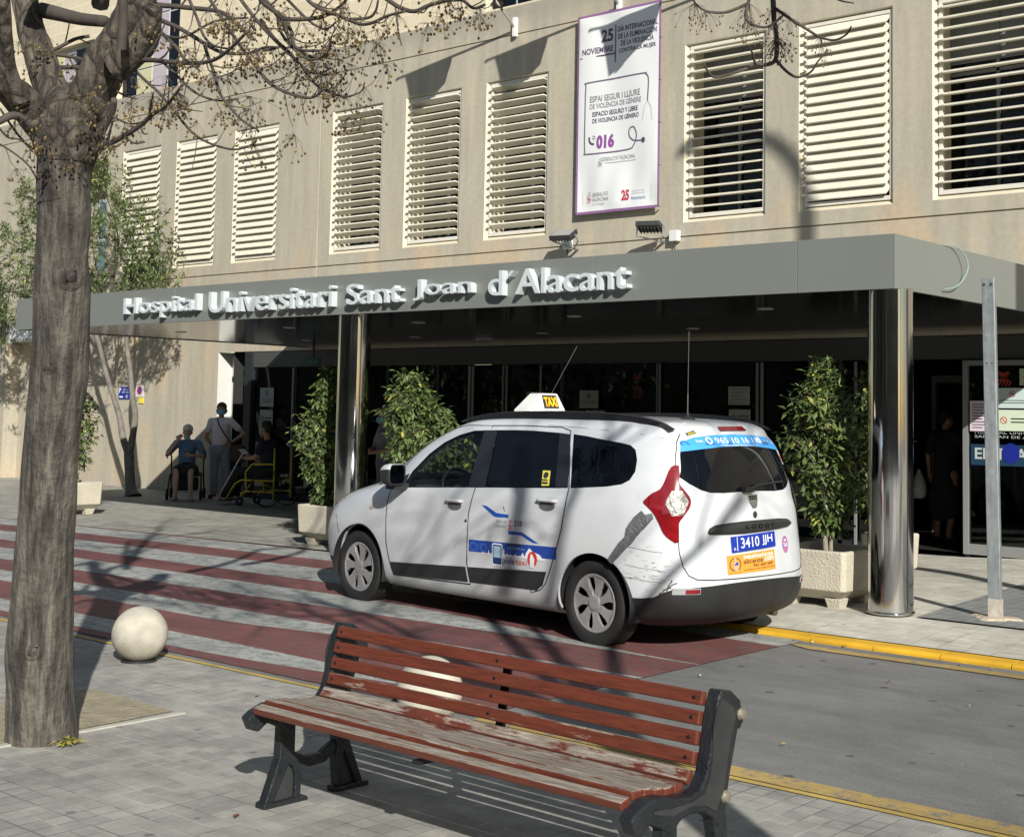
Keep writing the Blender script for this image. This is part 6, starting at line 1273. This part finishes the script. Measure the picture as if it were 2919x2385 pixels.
# window band wording and stickers on the rear window
c=MB(); ft=lambda a,z:R3(-a,z-.0*(a*a),.003)
put_text(c,'965 10 16 11',ft,-.24,.235,1.443,1.484,.015); put_text(c,'www.taxienalicante.com',ft,-.21,.22,1.424,1.438); disc(c,-.30,1.462,.03,.024,ft,18,.6); disc(c,.27,1.464,.026,.022,ft,18,.35); put_text(c,'radio taxi',ft,.33,.42,1.452,1.470); put_text(c,'taxi',ft,-.42,-.36,1.45,1.47); put_text(c,'app',ft,.44,.485,1.435,1.455); c.build('band_wording',mat('pale_white_vinyl',(.75,.80,.85),.5),rg,local=True)
c=MB(); 
for (a,z,r_) in ((-.51,1.39,.035),(-.30,1.425,.05),(-.1,1.43,.03),(.35,1.43,.045)): poly_on(c,[(a-r_,1.432),(a-r_*.7,1.452),(a,1.462),(a+r_*.7,1.452),(a+r_,1.432)],lambda a_,z_:R3(-a_,z_,.0018))
c.build('band_pattern',mat('deep_blue_vinyl',(.02,.14,.42),.4),rg,local=True)
c=MB(); poly_on(c,[(.50,1.40),(.545,1.385),(.575,1.285),(.545,1.285)],lambda a,z:R3(-a,z,.001)); wo=c.build('window_sticker',mat('sticker_white',(.70,.70,.68),.5),rg,local=True); c=MB(); poly_on(c,[(.525,1.355),(.548,1.35),(.562,1.305),(.548,1.303)],lambda a,z:R3(-a,z,.003)); c.build('sticker_mark',M_RED,wo,local=True)
c=MB(); c.tube([R3(.03,1.125,.03),R3(-.05,1.145,.035),R3(-.38,1.165,.018)],[.012,.010,.006],6); c.tube([R3(-.02,1.138,.012),R3(-.42,1.163,.010)],.006,5); c.obox(R3(.06,1.118,.02),(.02,0,0),(0,.05,0),(0,0,.02)); c.build('wiper',M_BLK,car,local=True)
for yy in (.62,-.62):
    ro=rbox('bumper_reflector',yy+.045,yy-.045,.430,.458,.432,.460,M_LENS,.020)
    rbox('reflector_bezel',yy+(.11 if yy>0 else .05),yy-(.05 if yy>0 else .11),.424,.464,.426,.466,mat('bezel_grey',(.30,.31,.32),.4),.016)
# duct tape and scrapes
tp_=smoothp([tuple(p) for p in FT['tape']],1); c=MB(); ca=(sum(p[0] for p in tp_)/len(tp_),sum(p[1] for p in tp_)/len(tp_))
v2=[Vector((a*KX,t*KY)) for a,t in dens(tp_,3)]; e2=[(i,(i+1)%len(v2)) for i in range(len(v2))]; a0,a1=min(v.x for v in v2),max(v.x for v in v2); b0,b1=min(v.y for v in v2),max(v.y for v in v2)
pin=[(v.x,v.y) for v in v2]; rr=random.Random(3)
extra=[Vector((a0+(a1-a0)*i/26,b0+(b1-b0)*j/26)) for i in range(27) for j in range(27) if pip(a0+(a1-a0)*i/26,b0+(b1-b0)*j/26,pin)]
v3,_,f3,_,_,_=delaunay_2d_cdt(v2+extra,e2,[],1,1e-6)
c.add([coff(v.x/KX,v.y/KY,.004+.003*rr.random()) for v in v3],[tuple(f) for f in f3])
c.build('duct_tape',mat('silver_tape',(.20,.21,.22),.38,metal=.45,var=.35,vs=14,bump=.5,bs=25),car,local=True)
c=MB()
def scr(x0,z0,x1,z1,w_,m=0):
    c.m=m; P=[(x0+(x1-x0)*k/5+rr.uniform(-.004,.004),z0+(z1-z0)*k/5+rr.uniform(-.003,.003)) for k in range(6)]; stroke(c,P,w_,lambda a,b_:S3(a,b_,.0015))
for k in range(70):
    x=rr.uniform(-.64,-.27); z=rr.choice((rr.uniform(.43,.74),rr.gauss(.60,.02),rr.gauss(.52,.02))); L=rr.uniform(.004,.04); scr(x,z,x-L,z+rr.uniform(-.006,.006),rr.uniform(.0008,.004),rr.choice((0,1,1,1,2)))
for a_ in ((-.31,.73,-.6,.70,.003),(-.33,.60,-.62,.575,.0025),(-.30,.52,-.6,.50,.003),(-.58,.42,-.68,.50,.007),(-.62,.43,-.66,.52,.006),(-.65,.47,-.61,.45,.008)): scr(*a_)
c.build('scrapes',[mat('scrape_black',(.06,.055,.05),.8),mat('scrape_grey',(.40,.38,.33),.8),mat('scrape_rust',(.35,.24,.12),.8)],car,local=True)
# rear-door livery
c=MB(); F0=lambda a,z:S3(-a,z,.0020); F1=lambda a,z:S3(-a,z,.0030); F2=lambda a,z:S3(-a,z,.0040)
c.m=0
for P in ([(-1.168,.922),(-1.108,.918),(-.990,.872),(-.99,.842),(-1.02,.848)],[(-.992,.872),(-.852,.868),(-.852,.845),(-.992,.842)],[(-.845,.750),(-.695,.748),(-.695,.725),(-.845,.724)],[(-.70,.748),(-.69,.748),(-.515,.680),(-.575,.680),(-.70,.724)]): poly_on(c,P,F0)
n=14
for k in range(n):
    x0_,x1_=-1.295+.97*k/n,-1.295+.97*(k+1)/n; T=lambda x:.650+.018*(x+1.3)/.98; B_=lambda x:.560+.020*(x+1.3)/.98-.0
    c.m=2; c.add([F0(x0_,B_(x0_)-.0),F0(x1_,B_(x1_)),F0(x1_,T(x1_)),F0(x0_,T(x0_))],[(0,1,2,3)])
c.m=3
for (a,r_) in ((-1.24,.045),(-1.12,.04),(-1.19,.022),(-.83,.03)): disc(c,a,.60+.0*r_,r_*1.0,min(r_,.036),F1,20,.62)
c.m=1; sk_=[(-1.14,.560),(-1.13,.572),(-1.11,.564),(-1.07,.562),(-1.06,.59),(-1.05,.563),(-.90,.566),(-.895,.61),(-.885,.61),(-.88,.568),(-.86,.570),(-.855,.585),(-.84,.570),(-.82,.588),(-.80,.566),(-.77,.57),(-.76,.585),(-.745,.568),(-.70,.575),(-.68,.60),(-.655,.570),(-.645,.60),(-.61,.640),(-.57,.615),(-.50,.600),(-.47,.575),(-.44,.572)]
for i in range(len(sk_)-1): c.add([F1(sk_[i][0],.552+.012*(sk_[i][0]+1.2)),F1(sk_[i+1][0],.552+.012*(sk_[i+1][0]+1.2)),F1(*sk_[i+1]),F1(*sk_[i])],[(0,1,2,3)])
c.m=1; poly_on(c,rrect(-1.022,-.902,.478,.645,.02),F2); c.m=4; poly_on(c,rrect(-1.012,-.912,.490,.636,.012),lambda a,z:S3(-a,z,.0047)); c.m=5; poly_on(c,[(-1.002,.54),(-.922,.54),(-.922,.625),(-1.002,.625)],lambda a,z:S3(-a,z,.0053))
c.m=4; put_text(c,'pide',F2,-.905,-.765,.488,.552,.0); c.m=6; put_text(c,'taxi',F2,-.755,-.635,.508,.548,.0); disc(c,-.575,.562,.052,.055,F2,24)
c.m=1; poly_on(c,[(-.60,.50),(-.56,.50),(-.55,.56),(-.57,.59),(-.59,.60),(-.60,.56)],lambda a,z:S3(-a,z,.005))
c.m=5; put_text(c,'mas de 20.000 taxis',F2,-.84,-.66,.618,.632); c.m=7; put_text(c,'TU APP de TAXI en toda Espana',F2,-.89,-.6,.467,.476)
poly_on(c,[(-.85,.642),(-.78,.642),(-.78,.655),(-.85,.655)],F2); poly_on(c,[(-.765,.643),(-.70,.643),(-.70,.656),(-.765,.656)],F2)
c.m=8; put_text(c,'ÁREA DE',F0,-.99,-.875,.802,.826,.0); put_text(c,'ALICANTE',F0,-.99,-.875,.768,.788,.0); c.m=7; put_text(c,'235',F0,-.785,-.70,.79,.828,.01)
c.m=6
for P in ([(-.845,.83),(-.82,.82),(-.84,.805)],[(-.845,.795),(-.83,.775),(-.845,.755)],[(-.83,.795),(-.815,.775),(-.83,.755)]): stroke(c,P,.008,F0)
c.build('door_livery',[M_BLUE,M_WHITE,mat('royal_blue_vinyl',(.015,.06,.33),.4),mat('mid_blue_vinyl',(.04,.13,.48),.4),mat('deep_navy',(.01,.04,.14),.4),mat('pale_blue_print',(.35,.55,.68),.4),mat('pide_red',(.55,.04,.03),.4),M_INK,mat('grey_print',(.20,.20,.21),.5)],dR,local=True)
c=MB(); P=[(-.560,1.212),(-.478,1.212),(-.460,1.104),(-.540,1.100)]; poly_on(c,P,lambda a,z:S3(-a,z,.001)); yo=c.build('window_sticker',mat('sticker_yellow',(.70,.62,.10),.5),dR,local=True); c=MB(); disc(c,-.515,1.178,.027,.024,lambda a,z:S3(-a,z,.002),20); stroke(c,[(-.545,1.143),(-.485,1.143)],.010,lambda a,z:S3(-a,z,.002)); stroke(c,[(-.540,1.122),(-.478,1.122)],.016,lambda a,z:S3(-a,z,.002)); c.build('sticker_print',M_INK,yo,local=True)
# cabin
M_SEAT=mat('seat_fabric',(.03,.03,.032),.9); c=MB()
for x,y in ((1.55,.36),(1.55,-.36),(.65,.40),(.65,-.0),(.65,-.40)):
    c.obox((x,y,.60),(.24,0,0),(0,.22,0),(0,0,.08)); c.obox((x-.30,y,.88),(.05,0,.02),(0,.21,0),(-.06,0,.26)); c.obox((x-.37,y,1.22),(.04,0,0),(0,.12,0),(0,0,.08))
c.build('seats',M_SEAT,car,local=True,bevel=.04)
c=MB(); c.prism([(2.15,.5),(2.15,.88),(2.22,.98),(2.45,1.02),(2.62,1.04),(2.62,.5)],(0,-.76,0),(1,0,0),(0,0,1),(0,1.52,0)); c.build('dashboard',mat('dash_grey',(.06,.062,.062),.6),car,local=True,bevel=.02)
c=MB(); n=28; c.tube([(2.02+.07*math.sin(TAU*k/n)*1,.36+.185*math.cos(TAU*k/n),.98+.17*math.sin(TAU*k/n)) for k in range(n+1)],.016,8,cap=False); c.obox((2.03,.36,.97),(.01,0,0),(0,.16,0),(0,0,.02)); c.obox((2.04,.36,.965),(.02,0,0),(0,.055,0),(0,0,.055)); c.tube([(2.04,.36,.97),(2.25,.36,.85)],.03,8); c.build('steering_wheel',M_BLK,car,local=True,smooth=True)
# ------------------------------------------------------------------ people
M_SKIN=mat('skin',(.36,.20,.13),.6); M_MASK=mat('face_mask_blue',(.14,.42,.56),.7)
def blob(name,caps,m,parent,vox=.012,sm=4,ell=()):
    mb=MB()
    for c in caps:
        a,ra,b_,rb=Vector(c[0]),c[1],Vector(c[2]),c[3]; d=(b_-a); L=d.length; d=d.normalized() if L>1e-6 else Vector((0,0,1)); pts=[];rad=[]
        for k in (90,60,30): pts.append(a-d*ra*math.sin(R(k))); rad.append(max(.0008,ra*math.cos(R(k))))
        pts.append(a);rad.append(ra);pts.append(b_);rad.append(rb)
        for k in (30,60,90): pts.append(b_+d*rb*math.sin(R(k))); rad.append(max(.0008,rb*math.cos(R(k))))
        mb.tube(pts,rad,12,flat=c[4] if len(c)>4 else 1.)
    for (c,r) in ell:
        n=10; pr=[(max(.0008,math.cos(-math.pi/2+math.pi*i/n)),math.sin(-math.pi/2+math.pi*i/n)) for i in range(n+1)]; k=len(mb.v); mb.lathe(pr,(0,0,0),16); mb.v[k:]=[(c[0]+x*r[0],c[1]+y*r[1],c[2]+z*r[2]) for x,y,z in mb.v[k:]]
    o=mb.build(name,m,parent,local=True)
    r=o.modifiers.new('r','REMESH'); r.mode='VOXEL'; r.voxel_size=vox; s_=o.modifiers.new('s','SMOOTH'); s_.iterations=sm; s_.factor=.5
    bpy.context.view_layer.update(); dg=bpy.context.evaluated_depsgraph_get(); me=bpy.data.meshes.new_from_object(o.evaluated_get(dg)); me.shade_smooth()
    o.modifiers.clear(); old=o.data; o.data=me; bpy.data.meshes.remove(old)
    if not me.materials: me.materials.append(m)
    return o
def hand(w,dirn,nrm,s=1.):
    """five bent fingers from wrist w; dirn = forward, nrm = palm normal"""
    w=Vector(w);d=Vector(dirn).normalized();n=Vector(nrm).normalized();sd=d.cross(n).normalized(); out=[(w,.023*s,w+d*.05*s,.030*s),(w+d*.04*s+sd*.012,.02*s,w+d*.085*s+sd*.022,.016*s),(w+d*.04*s-sd*.012,.02*s,w+d*.08*s-sd*.024,.015*s)]
    for k,(o,l) in enumerate(((.030,.062),(.010,.072),(-.011,.067),(-.031,.052))):
        a=w+d*.085*s+sd*o*s; b_=a+(d*.85+n*.35).normalized()*l*.5*s; c=b_+(d*.45+n*.9).normalized()*l*.5*s; out+= [(a,.0105*s,b_,.0095*s),(b_,.0095*s,c,.008*s)]
    a=w+d*.03*s+sd*.028*s; b_=a+(sd*.8+d*.7).normalized()*.038*s; out+=[(a,.013*s,b_,.011*s),(b_,.011*s,b_+(d+n*.4).normalized()*.03*s,.009*s)]
    return out
def head(P,hc,yaw_,mask=True,hair=(.05,.04,.035),style='short',tilt=0.):
    """returns capsules for the head; adds hair/mask/eyes objects"""
    c=Vector(hc); f=Vector((math.sin(yaw_),-math.cos(yaw_),0)); s=Vector((math.cos(yaw_),math.sin(yaw_),0)); u=Vector((0,0,1))
    caps=[(c+u*.035-f*.012,.080,c-u*.02+f*.012,.070),(c-u*.055+f*.028,.048,c-u*.075+f*.045,.036),(c+f*.083+u*.0,.010,c+f*.10-u*.028,.014),(c+f*.055+u*.03+s*.03,.02,c+f*.055+u*.03-s*.03,.02)]
    for q in (-1,1): caps.append((c+s*q*.076-u*.005,.012,c+s*q*.080-u*.035,.010))
    caps.append((c+f*.075-u*.052+s*.02,.010,c+f*.075-u*.052-s*.02,.010))
    e=MB()
    for q in (-1,1): p=c+f*.078+u*.012+s*q*.031; e.tube([p-f*.004,p+f*.006],[.010,.006],8)
    e.build('eyes',mat('eye_dark',(.02,.015,.012),.3),P,local=True)
    hm=mat('hair_%d'%int(hair[0]*1000),hair,.8,var=.3,vs=60); k=1.06
    hc_=[(c+u*.045-f*.022,.088*k,c-u*.0-f*.045,.070*k),(c+u*.070+f*.02,.060,c+u*.05-f*.03,.080)]
    if style=='bob': hc_+=[(c+s*.07-u*.02-f*.02,.034,c+s*.066-u*.05-f*.02,.024),(c-s*.07-u*.02-f*.02,.034,c-s*.066-u*.05-f*.02,.024),(c-f*.05-u*.04,.06,c-f*.03-u*.08,.03)]
    blob('hair',hc_,hm,P,.011,2)
    if mask:
        m=MB(); vs=[]; 
        for j,zz in enumerate((-.003,-.03,-.058,-.083)):
            for i in range(9):
                a=R(-68+17*i); r_=(.094,.108,.104,.088)[j]; p=c+f*(math.cos(a)*r_+.004)+s*math.sin(a)*.083+u*zz; vs.append(p)
        m.add(vs,[(j*9+i,j*9+i+1,j*9+i+10,j*9+i+9) for j in range(3) for i in range(8)])
        for q in (-1,1): m.tube([c+s*q*.078+f*.035-u*.012,c+s*q*.085-f*.01+u*.005],.003,4)
        m.build('face_mask',M_MASK,P,local=True,smooth=True)
    return caps
def person(lab,loc,rz,J,clothes,hd,grp=None,hair=(.05,.04,.035),style='short',mask=True,hy=0.,sc_=1.,shoes=(.05,.045,.04),extra=()):
    P=thing('person',lab,'person',loc,rz,grp); V={k:Vector(v) for k,v in J.items()}
    caps=[(V['pel'],.115,V['wa'],.105),(V['wa'],.105,V['ch'],.125),(V['shL'],.058,V['shR'],.058),(V['ch'],.12,(V['shL']+V['shR'])/2,.075),((V['shL']+V['shR'])/2,.06,V['nk'],.050),(V['nk'],.048,V['hd']-Vector((0,0,.05)),.046)]
    for s_ in 'LR':
        caps+=[(V['sh'+s_],.050,V['el'+s_],.037),(V['el'+s_],.036,V['wr'+s_],.025),(V['hip'+s_],.088,V['kn'+s_],.056),(V['kn'+s_],.055,V['an'+s_],.036),(V['an'+s_],.040,V['to'+s_],.030)]
        d=(V['wr'+s_]-V['el'+s_]); caps+=hand(V['wr'+s_],J.get('hd'+s_,d),J.get('hn'+s_,(0,-.5,-.5)))
    caps+=head(P,V['hd'],hy,mask,hair,style)
    blob('body',caps,hd,P,.0095,3)
    for nm,cc,mm in clothes(V): blob(nm,cc,mm,P,.012,4)
    for s_ in 'LR':
        a,b_=V['an'+s_],V['to'+s_]; blob('shoe',[(Vector((a.x,a.y,b_.z))+(Vector((a.x,a.y,b_.z))-b_)*.25,.042,b_+(b_-Vector((a.x,a.y,b_.z)))*.1,.040)],mat('shoe_%d'%int(shoes[0]*1000),shoes,.7),P,.011,2)
    return P
def tee(V,up=.04,arm=.75,low='pel'):
    c=[(V[low],.150,V['wa'],.145),(V['wa'],.145,V['ch'],.152),(V['ch'],.137,(V['shL']+V['shR'])/2,.09),(V['shL'],.070,V['shR'],.070)]
    for s_ in 'LR': c.append((V['sh'+s_],.068,V['sh'+s_].lerp(V['el'+s_],arm),.058))
    return c
def trou(V,low=.93,rk=.075,ra=.062):
    c=[(V['hipL'],.12,V['hipR'],.12),(V['pel']+Vector((0,0,.01)),.155,V['pel']-Vector((0,0,.05)),.15)]
    for s_ in 'LR': c+=[(V['hip'+s_],.105,V['kn'+s_],rk),(V['kn'+s_],rk,V['kn'+s_].lerp(V['an'+s_],low),ra)]
    return c
STAND=dict(anL=(.10,.02,.09),anR=(-.10,.02,.09),toL=(.12,-.13,.035),toR=(-.12,-.13,.035),knL=(.10,-.01,.46),knR=(-.10,-.01,.46),hipL=(.09,0,.85),hipR=(-.09,0,.85),pel=(0,0,.90),wa=(0,0,1.04),ch=(0,-.01,1.22),shL=(.17,0,1.335),shR=(-.17,0,1.335),nk=(0,-.005,1.41),hd=(0,-.015,1.545),elL=(.23,.02,1.07),elR=(-.23,.02,1.07),wrL=(.24,-.05,.84),wrR=(-.24,-.05,.84))
# standing woman, hand on hip
J=dict(STAND); J.update(elL=(.40,.03,1.13),wrL=(.22,-.13,.985),hdL=(-.8,-.25,-.35),elR=(-.27,.06,1.06),wrR=(-.17,.10,.92),hdR=(.5,.3,-.5),anL=(.13,.0,.09),toL=(.17,-.12,.035),knL=(.12,-.02,.46))
wm=person('standing woman in white T-shirt and grey trousers, hand on hip, blue mask',(-20.02,14.9,.045),R(42),J,lambda V:[('t_shirt',tee(V,arm=.55),mat('white_cotton',(.58,.56,.58),.9)),('trousers',trou(V),mat('grey_trouser',(.26,.28,.31),.9,var=.2,vs=20))],M_SKIN,hair=(.06,.045,.035),style='bob',shoes=(.10,.05,.04))
hb=thing('handbag','dark shoulder bag hanging at the side of the standing woman','bag',(-19.8,14.85,.045),R(42)); b=MB(); b.obox((.20,.02,.78),(.13,0,0),(0,.05,0),(0,0,.16)); b.build('pouch',mat('brown_leather',(.035,.018,.012),.6),hb,local=True,bevel=.04)
b=MB(); b.tube(catmull([(-.16,-.0,1.40),(-.10,-.14,1.28),(.02,-.16,1.10),(.14,-.06,.93)],5),.013,6); b.build('strap',MATS['brown_leather'],hb,local=True)
# seated old woman on a walker seat
SIT=dict(pel=(0,.05,.52),wa=(0,.06,.66),ch=(0,.05,.84),shL=(.18,.04,.955),shR=(-.18,.04,.955),nk=(0,.03,1.03),hd=(0,.0,1.155),hipL=(.09,.03,.50),hipR=(-.09,.03,.50),knL=(.12,-.38,.50),knR=(-.12,-.38,.50),anL=(.13,-.42,.10),anR=(-.12,-.42,.10),toL=(.15,-.56,.04),toR=(-.13,-.56,.04),elL=(.30,.0,.74),elR=(-.29,-.02,.74),wrL=(.10,-.22,.76),wrR=(-.14,-.20,.98))
J=dict(SIT); J.update(hdR=(.5,.15,.85),hnR=(.3,.9,0),hdL=(-1,-.2,.05),elR=(-.32,-.08,.76),wrR=(-.15,-.17,1.0))
old=mat('old_skin',(.42,.27,.20),.65)
P=person('seated old woman with white hair, blue blouse and black skirt, hand to her mouth',(-20.08,14.25,.045),R(48),J,lambda V:[('blouse',tee(V,arm=.8),mat('blue_check_blouse',(.10,.18,.30),.9,var=.5,vs=45)),('skirt',[(V['pel'],.15,V['pel']+Vector((0,-.1,-.02)),.15),(V['hipL'],.12,V['knL']+Vector((-.02,.05,.01)),.095),(V['hipR'],.12,V['knR']+Vector((.02,.05,.01)),.095),(Vector((0,-.05,.5)),.12,Vector((0,-.33,.50)),.08)],mat('black_skirt',(.012,.012,.016),.9))],old,hair=(.55,.54,.52),mask=False,shoes=(.30,.29,.26))
b=MB(); c0=Vector((0,-.02,1.095))
b.add([c0+Vector((x,y,z)) for x,y,z in ((-.055,-.085,.0),(0,-.115,.005),(.055,-.085,0),(.05,-.075,-.055),(0,-.10,-.07),(-.05,-.075,-.055))],[(0,1,4,5),(1,2,3,4)]); b.build('face_mask',mat('mask_green',(.20,.42,.40),.7),P,local=True)
M_TUBE=mat('dark_tube',(.03,.03,.035),.35,metal=.5)
wk=thing('walker','dark wheeled walker carrying the seated old woman','walker',(-20.08,14.25,.045),R(48))
b=MB()
for s_ in (-1,1):
    b.tube([(s_*.28,.30,.10),(s_*.27,.16,.45),(s_*.27,.12,.72),(s_*.28,.05,.80),(s_*.29,-.06,.81)],.014,8); b.tube([(s_*.28,-.22,.10),(s_*.26,-.08,.42),(s_*.26,.05,.46)],.014,8); b.tube([(s_*.30,-.06,.81),(s_*.32,-.12,.74),(s_*.31,-.10,.70)],.012,6)
b.tube([(-.27,.16,.45),(.27,.16,.45)],.014,8); b.tube([(-.26,-.08,.42),(.26,-.08,.42)],.014,8); b.build('frame',M_TUBE,wk,local=True,smooth=True)
b=MB(); b.box(-.25,.25,-.12,.22,.40,.435); b.build('seat',M_DARK,wk,local=True,bevel=.015); b=MB(); b.box(-.2,.2,-.02,.15,.15,.38); b.build('bag',M_DARK,wk,local=True,bevel=.03)
for s_ in (-1,1):
    for y_ in (.30,-.22):
        b=MB(); b.lathe([(.045,-.018),(.088,-.018),(.095,-.008),(.095,.008),(.088,.018),(.045,.018)],(s_*.28,y_,.095),24,ax='x'); b.build('wheel',M_TIRE,wk,local=True,smooth=True)
# man in yellow wheelchair, seen from his left, facing left
J=dict(SIT); J.update(knL=(.12,-.44,.56),knR=(-.12,-.46,.55),anL=(.14,-.72,.13),anR=(-.10,-.76,.12),toL=(.15,-.86,.09),toR=(-.10,-.90,.08),elL=(.27,-.04,.78),wrL=(.14,-.30,.76),elR=(-.27,-.04,.78),wrR=(-.10,-.32,.78),hdL=(-.5,-.8,.2),hdR=(.4,-.8,.2),ch=(0,.04,.86),shL=(.19,.03,1.0),shR=(-.19,.03,1.0),nk=(0,.0,1.09),hd=(0,-.03,1.215))
J={k:((v[0],v[1],v[2]+.04) if k[:2] in('pe','wa','ch','sh','nk','hd','hi','el','wr') and len(k)!=3 or k in('pel',) else v) for k,v in J.items()}
P=person('seated man in dark clothes with blue mask holding a paper, in a yellow wheelchair',(-18.05,14.35,.045),R(-72),J,lambda V:[('shirt',tee(V,arm=.6),mat('navy_shirt',(.015,.02,.035),.9)),('trousers',trou(V),mat('black_trouser',(.012,.012,.012),.9))],M_SKIN,hair=(.015,.012,.010),shoes=(.35,.27,.18))
wc=thing('wheelchair','yellow framed wheelchair with large spoked rear wheels left of the potted plant','wheelchair',(-18.05,14.35,.045),R(-72)); M_YT=mat('yellow_tube',(.55,.45,.02),.35,coat=.4)
b=MB()
for s_ in (-1,1):
    b.tube([(s_*.24,.30,.42),(s_*.24,-.30,.42),(s_*.24,-.42,.36),(s_*.20,-.62,.10)],.013,8); b.tube([(s_*.25,.32,.24),(s_*.25,-.20,.24),(s_*.25,-.30,.20),(s_*.25,-.30,.12)],.013,8); b.tube([(s_*.25,.32,.12),(s_*.25,.32,.95)],.013,8); b.tube([(s_*.25,-.20,.24),(s_*.25,-.22,.55),(s_*.25,-.10,.68),(s_*.25,.30,.69)],.013,8)
b.tube([(-.25,.10,.24),(.25,-.05,.42)],.011,6); b.tube([(.25,.10,.24),(-.25,-.05,.42)],.011,6); b.build('frame',M_YT,wc,local=True,smooth=True)
b=MB(); b.box(-.22,.22,-.28,.25,.43,.47); b.obox((0,.30,.74),(.22,0,0),(0,.012,0),(0,0,.22)); b.build('seat',M_DARK,wc,local=True,bevel=.01)
for s_ in (-1,1):
    b=MB(); b.lathe([(.285,-.012),(.30,-.012),(.305,0),(.30,.012),(.285,.012),(.285,-.012)],(s_*.30,.22,.305),48,ax='x'); b.lathe([(.26,-.006),(.268,0),(.26,.006)],(s_*.335,.22,.305),40,ax='x'); b.lathe([(.001,-.03),(.03,-.03),(.03,.03),(.001,.03)],(s_*.30,.22,.305),14,ax='x')
    for k in range(18): a=TAU*k/18; b.tube([(s_*.30,.22,.305),(s_*.30,.22+.285*math.cos(a),.305+.285*math.sin(a))],.002,3,cap=False)
    b.build('rear_wheel',M_TIRE,wc,local=True)
    b=MB(); b.lathe([(.03,-.014),(.072,-.014),(.078,0),(.072,.014),(.03,.014)],(s_*.25,-.32,.078),20,ax='x'); b.build('caster',M_TIRE,wc,local=True,smooth=True); b=MB(); b.box(s_*.12-.08,s_*.12+.08,-.78,-.60,.075,.09); b.build('footrest',M_BLK,wc,local=True)
b=MB(); q=MB(); q.add([(-.05,-.36,.84),(.10,-.38,.83),(.09,-.50,.90),(-.06,-.48,.91)],[(0,1,2,3)]); pp=thing('paper','white sheet of paper in the hand of the seated man','paper',(-18.05,14.35,.045),R(-72)); q.build('sheet',M_PAPER,pp,local=True)
st=thing('walking_stick','pale walking stick leaning in front of the seated man','stick',(-18.05,14.35,.045),R(-72)); b.tube([(.20,-.34,.82),(.28,-.78,.02)],.011,8); b.tube(catmull([(.20,-.34,.82),(.19,-.30,.86),(.20,-.24,.84)],4),.012,8); b.build('shaft',mat('pale_stick',(.45,.45,.45),.4,metal=.3),st,local=True)
# white haired man behind the left steel column
J=dict(STAND); J.update(elR=(-.22,-.10,1.06),wrR=(-.05,-.26,1.05),hdR=(.9,-.1,.1),elL=(.22,-.08,1.06),wrL=(.06,-.27,1.02),hdL=(-.9,0,.1),hd=(0,-.05,1.50))
person('white haired masked man in pale shirt between the left steel column and a plant',(-13.72,12.95,.045),R(-20),J,lambda V:[('shirt',tee(V,arm=.6),mat('pale_shirt',(.20,.22,.24),.9)),('trousers',trou(V),mat('grey_trouser2',(.12,.13,.15),.9))],M_SKIN,hair=(.50,.47,.44))
# woman in black stepping in at the right entrance
J=dict(STAND); J.update(elL=(.23,.03,1.10),wrL=(.27,-.06,.86),elR=(-.30,-.02,1.10),wrR=(-.31,-.16,1.02),hdR=(0,-.3,-.8),anL=(.12,.0,.09),anR=(-.12,.12,.09),toR=(-.13,-.02,.035))
blk=mat('black_dress',(.016,.016,.018),.9)
person('woman in a long black dress carrying a bag through the open right entrance',(-7.36,16.55,.11),R(172),J,lambda V:[('dress',tee(V,arm=.85)+[(V['pel'],.145,Vector((0,.02,.62)),.165),(Vector((-.05,.02,.62)),.15,Vector((-.06,.02,.40)),.14),(Vector((.05,.02,.62)),.15,Vector((.06,.02,.40)),.14)],blk)],M_SKIN,hair=(.012,.010,.010),mask=False,hy=R(-35),shoes=(.02,.02,.02))
t=thing('plastic_bag','thin white plastic bag hanging from the hand of the woman in black','bag',(-7.62,16.35,.65)); b=MB(); b.lathe([(.001,0),(.07,.01),(.095,.08),(.09,.18),(.06,.27),(.03,.33),(.015,.37)],(0,0,0),20); b.build('bag',mat('thin_plastic',(.42,.46,.44),.35,var=.3,vs=25,bump=.8,bs=20),t,local=True,smooth=True)
# two people inside the lobby
person('dark haired person standing inside the glass behind the roof sign of the taxi',(-14.75,16.9,.11),R(30),STAND,lambda V:[('jumper',tee(V,arm=.95),mat('dark_red_jumper',(.05,.015,.012),.9)),('trousers',trou(V),MATS['black_trouser'])],M_SKIN,hair=(.04,.012,.01),mask=False)
person('person in an orange top inside the glass beside the rear antenna',(-11.33,16.9,.11),R(60),STAND,lambda V:[('top',tee(V,arm=.95),mat('orange_top',(.25,.07,.02),.9)),('trousers',trou(V),MATS['black_trouser'])],M_SKIN,hair=(.03,.02,.015),mask=True)
# flower vase behind the corner glass
t=thing('flower_vase','tall bunch of white flowers behind the corner glass above the standing woman','flowers',(-20.55,FY+.6,1.0)); b=MB(); rr=random.Random(9)
b.lathe([(.001,1.0),(.06,1.0),(.05,1.15),(.08,1.3),(.07,1.3)],(-20.5,FY+.62,0),16); b.build('vase',mat('pale_vase',(.4,.42,.4),.3),t)
lf=MB(); fl=MB()
for i in range(110): p=Vector((-20.5+rr.gauss(0,.10),FY+.62+rr.gauss(0,.08),1.42+rr.random()*.4)); leaf(lf,p,(rr.gauss(0,1),rr.gauss(0,1),rr.gauss(.3,.6)),.08,.04,rr)
for i in range(26):
    p=Vector((-20.56+rr.gauss(0,.10),FY+.58+rr.gauss(0,.07),1.78+rr.random()*.28))
    for k in range(6): a=TAU*k/6; leaf(fl,p,(math.cos(a),math.sin(a)*.6-.4,math.sin(a)*.8),.055,.04,rr,0)
lf.build('foliage',mat('pale_green_leaf',(.16,.26,.15),.6),t); fl.build('blossoms',mat('white_petal',(.75,.80,.75),.6),t)
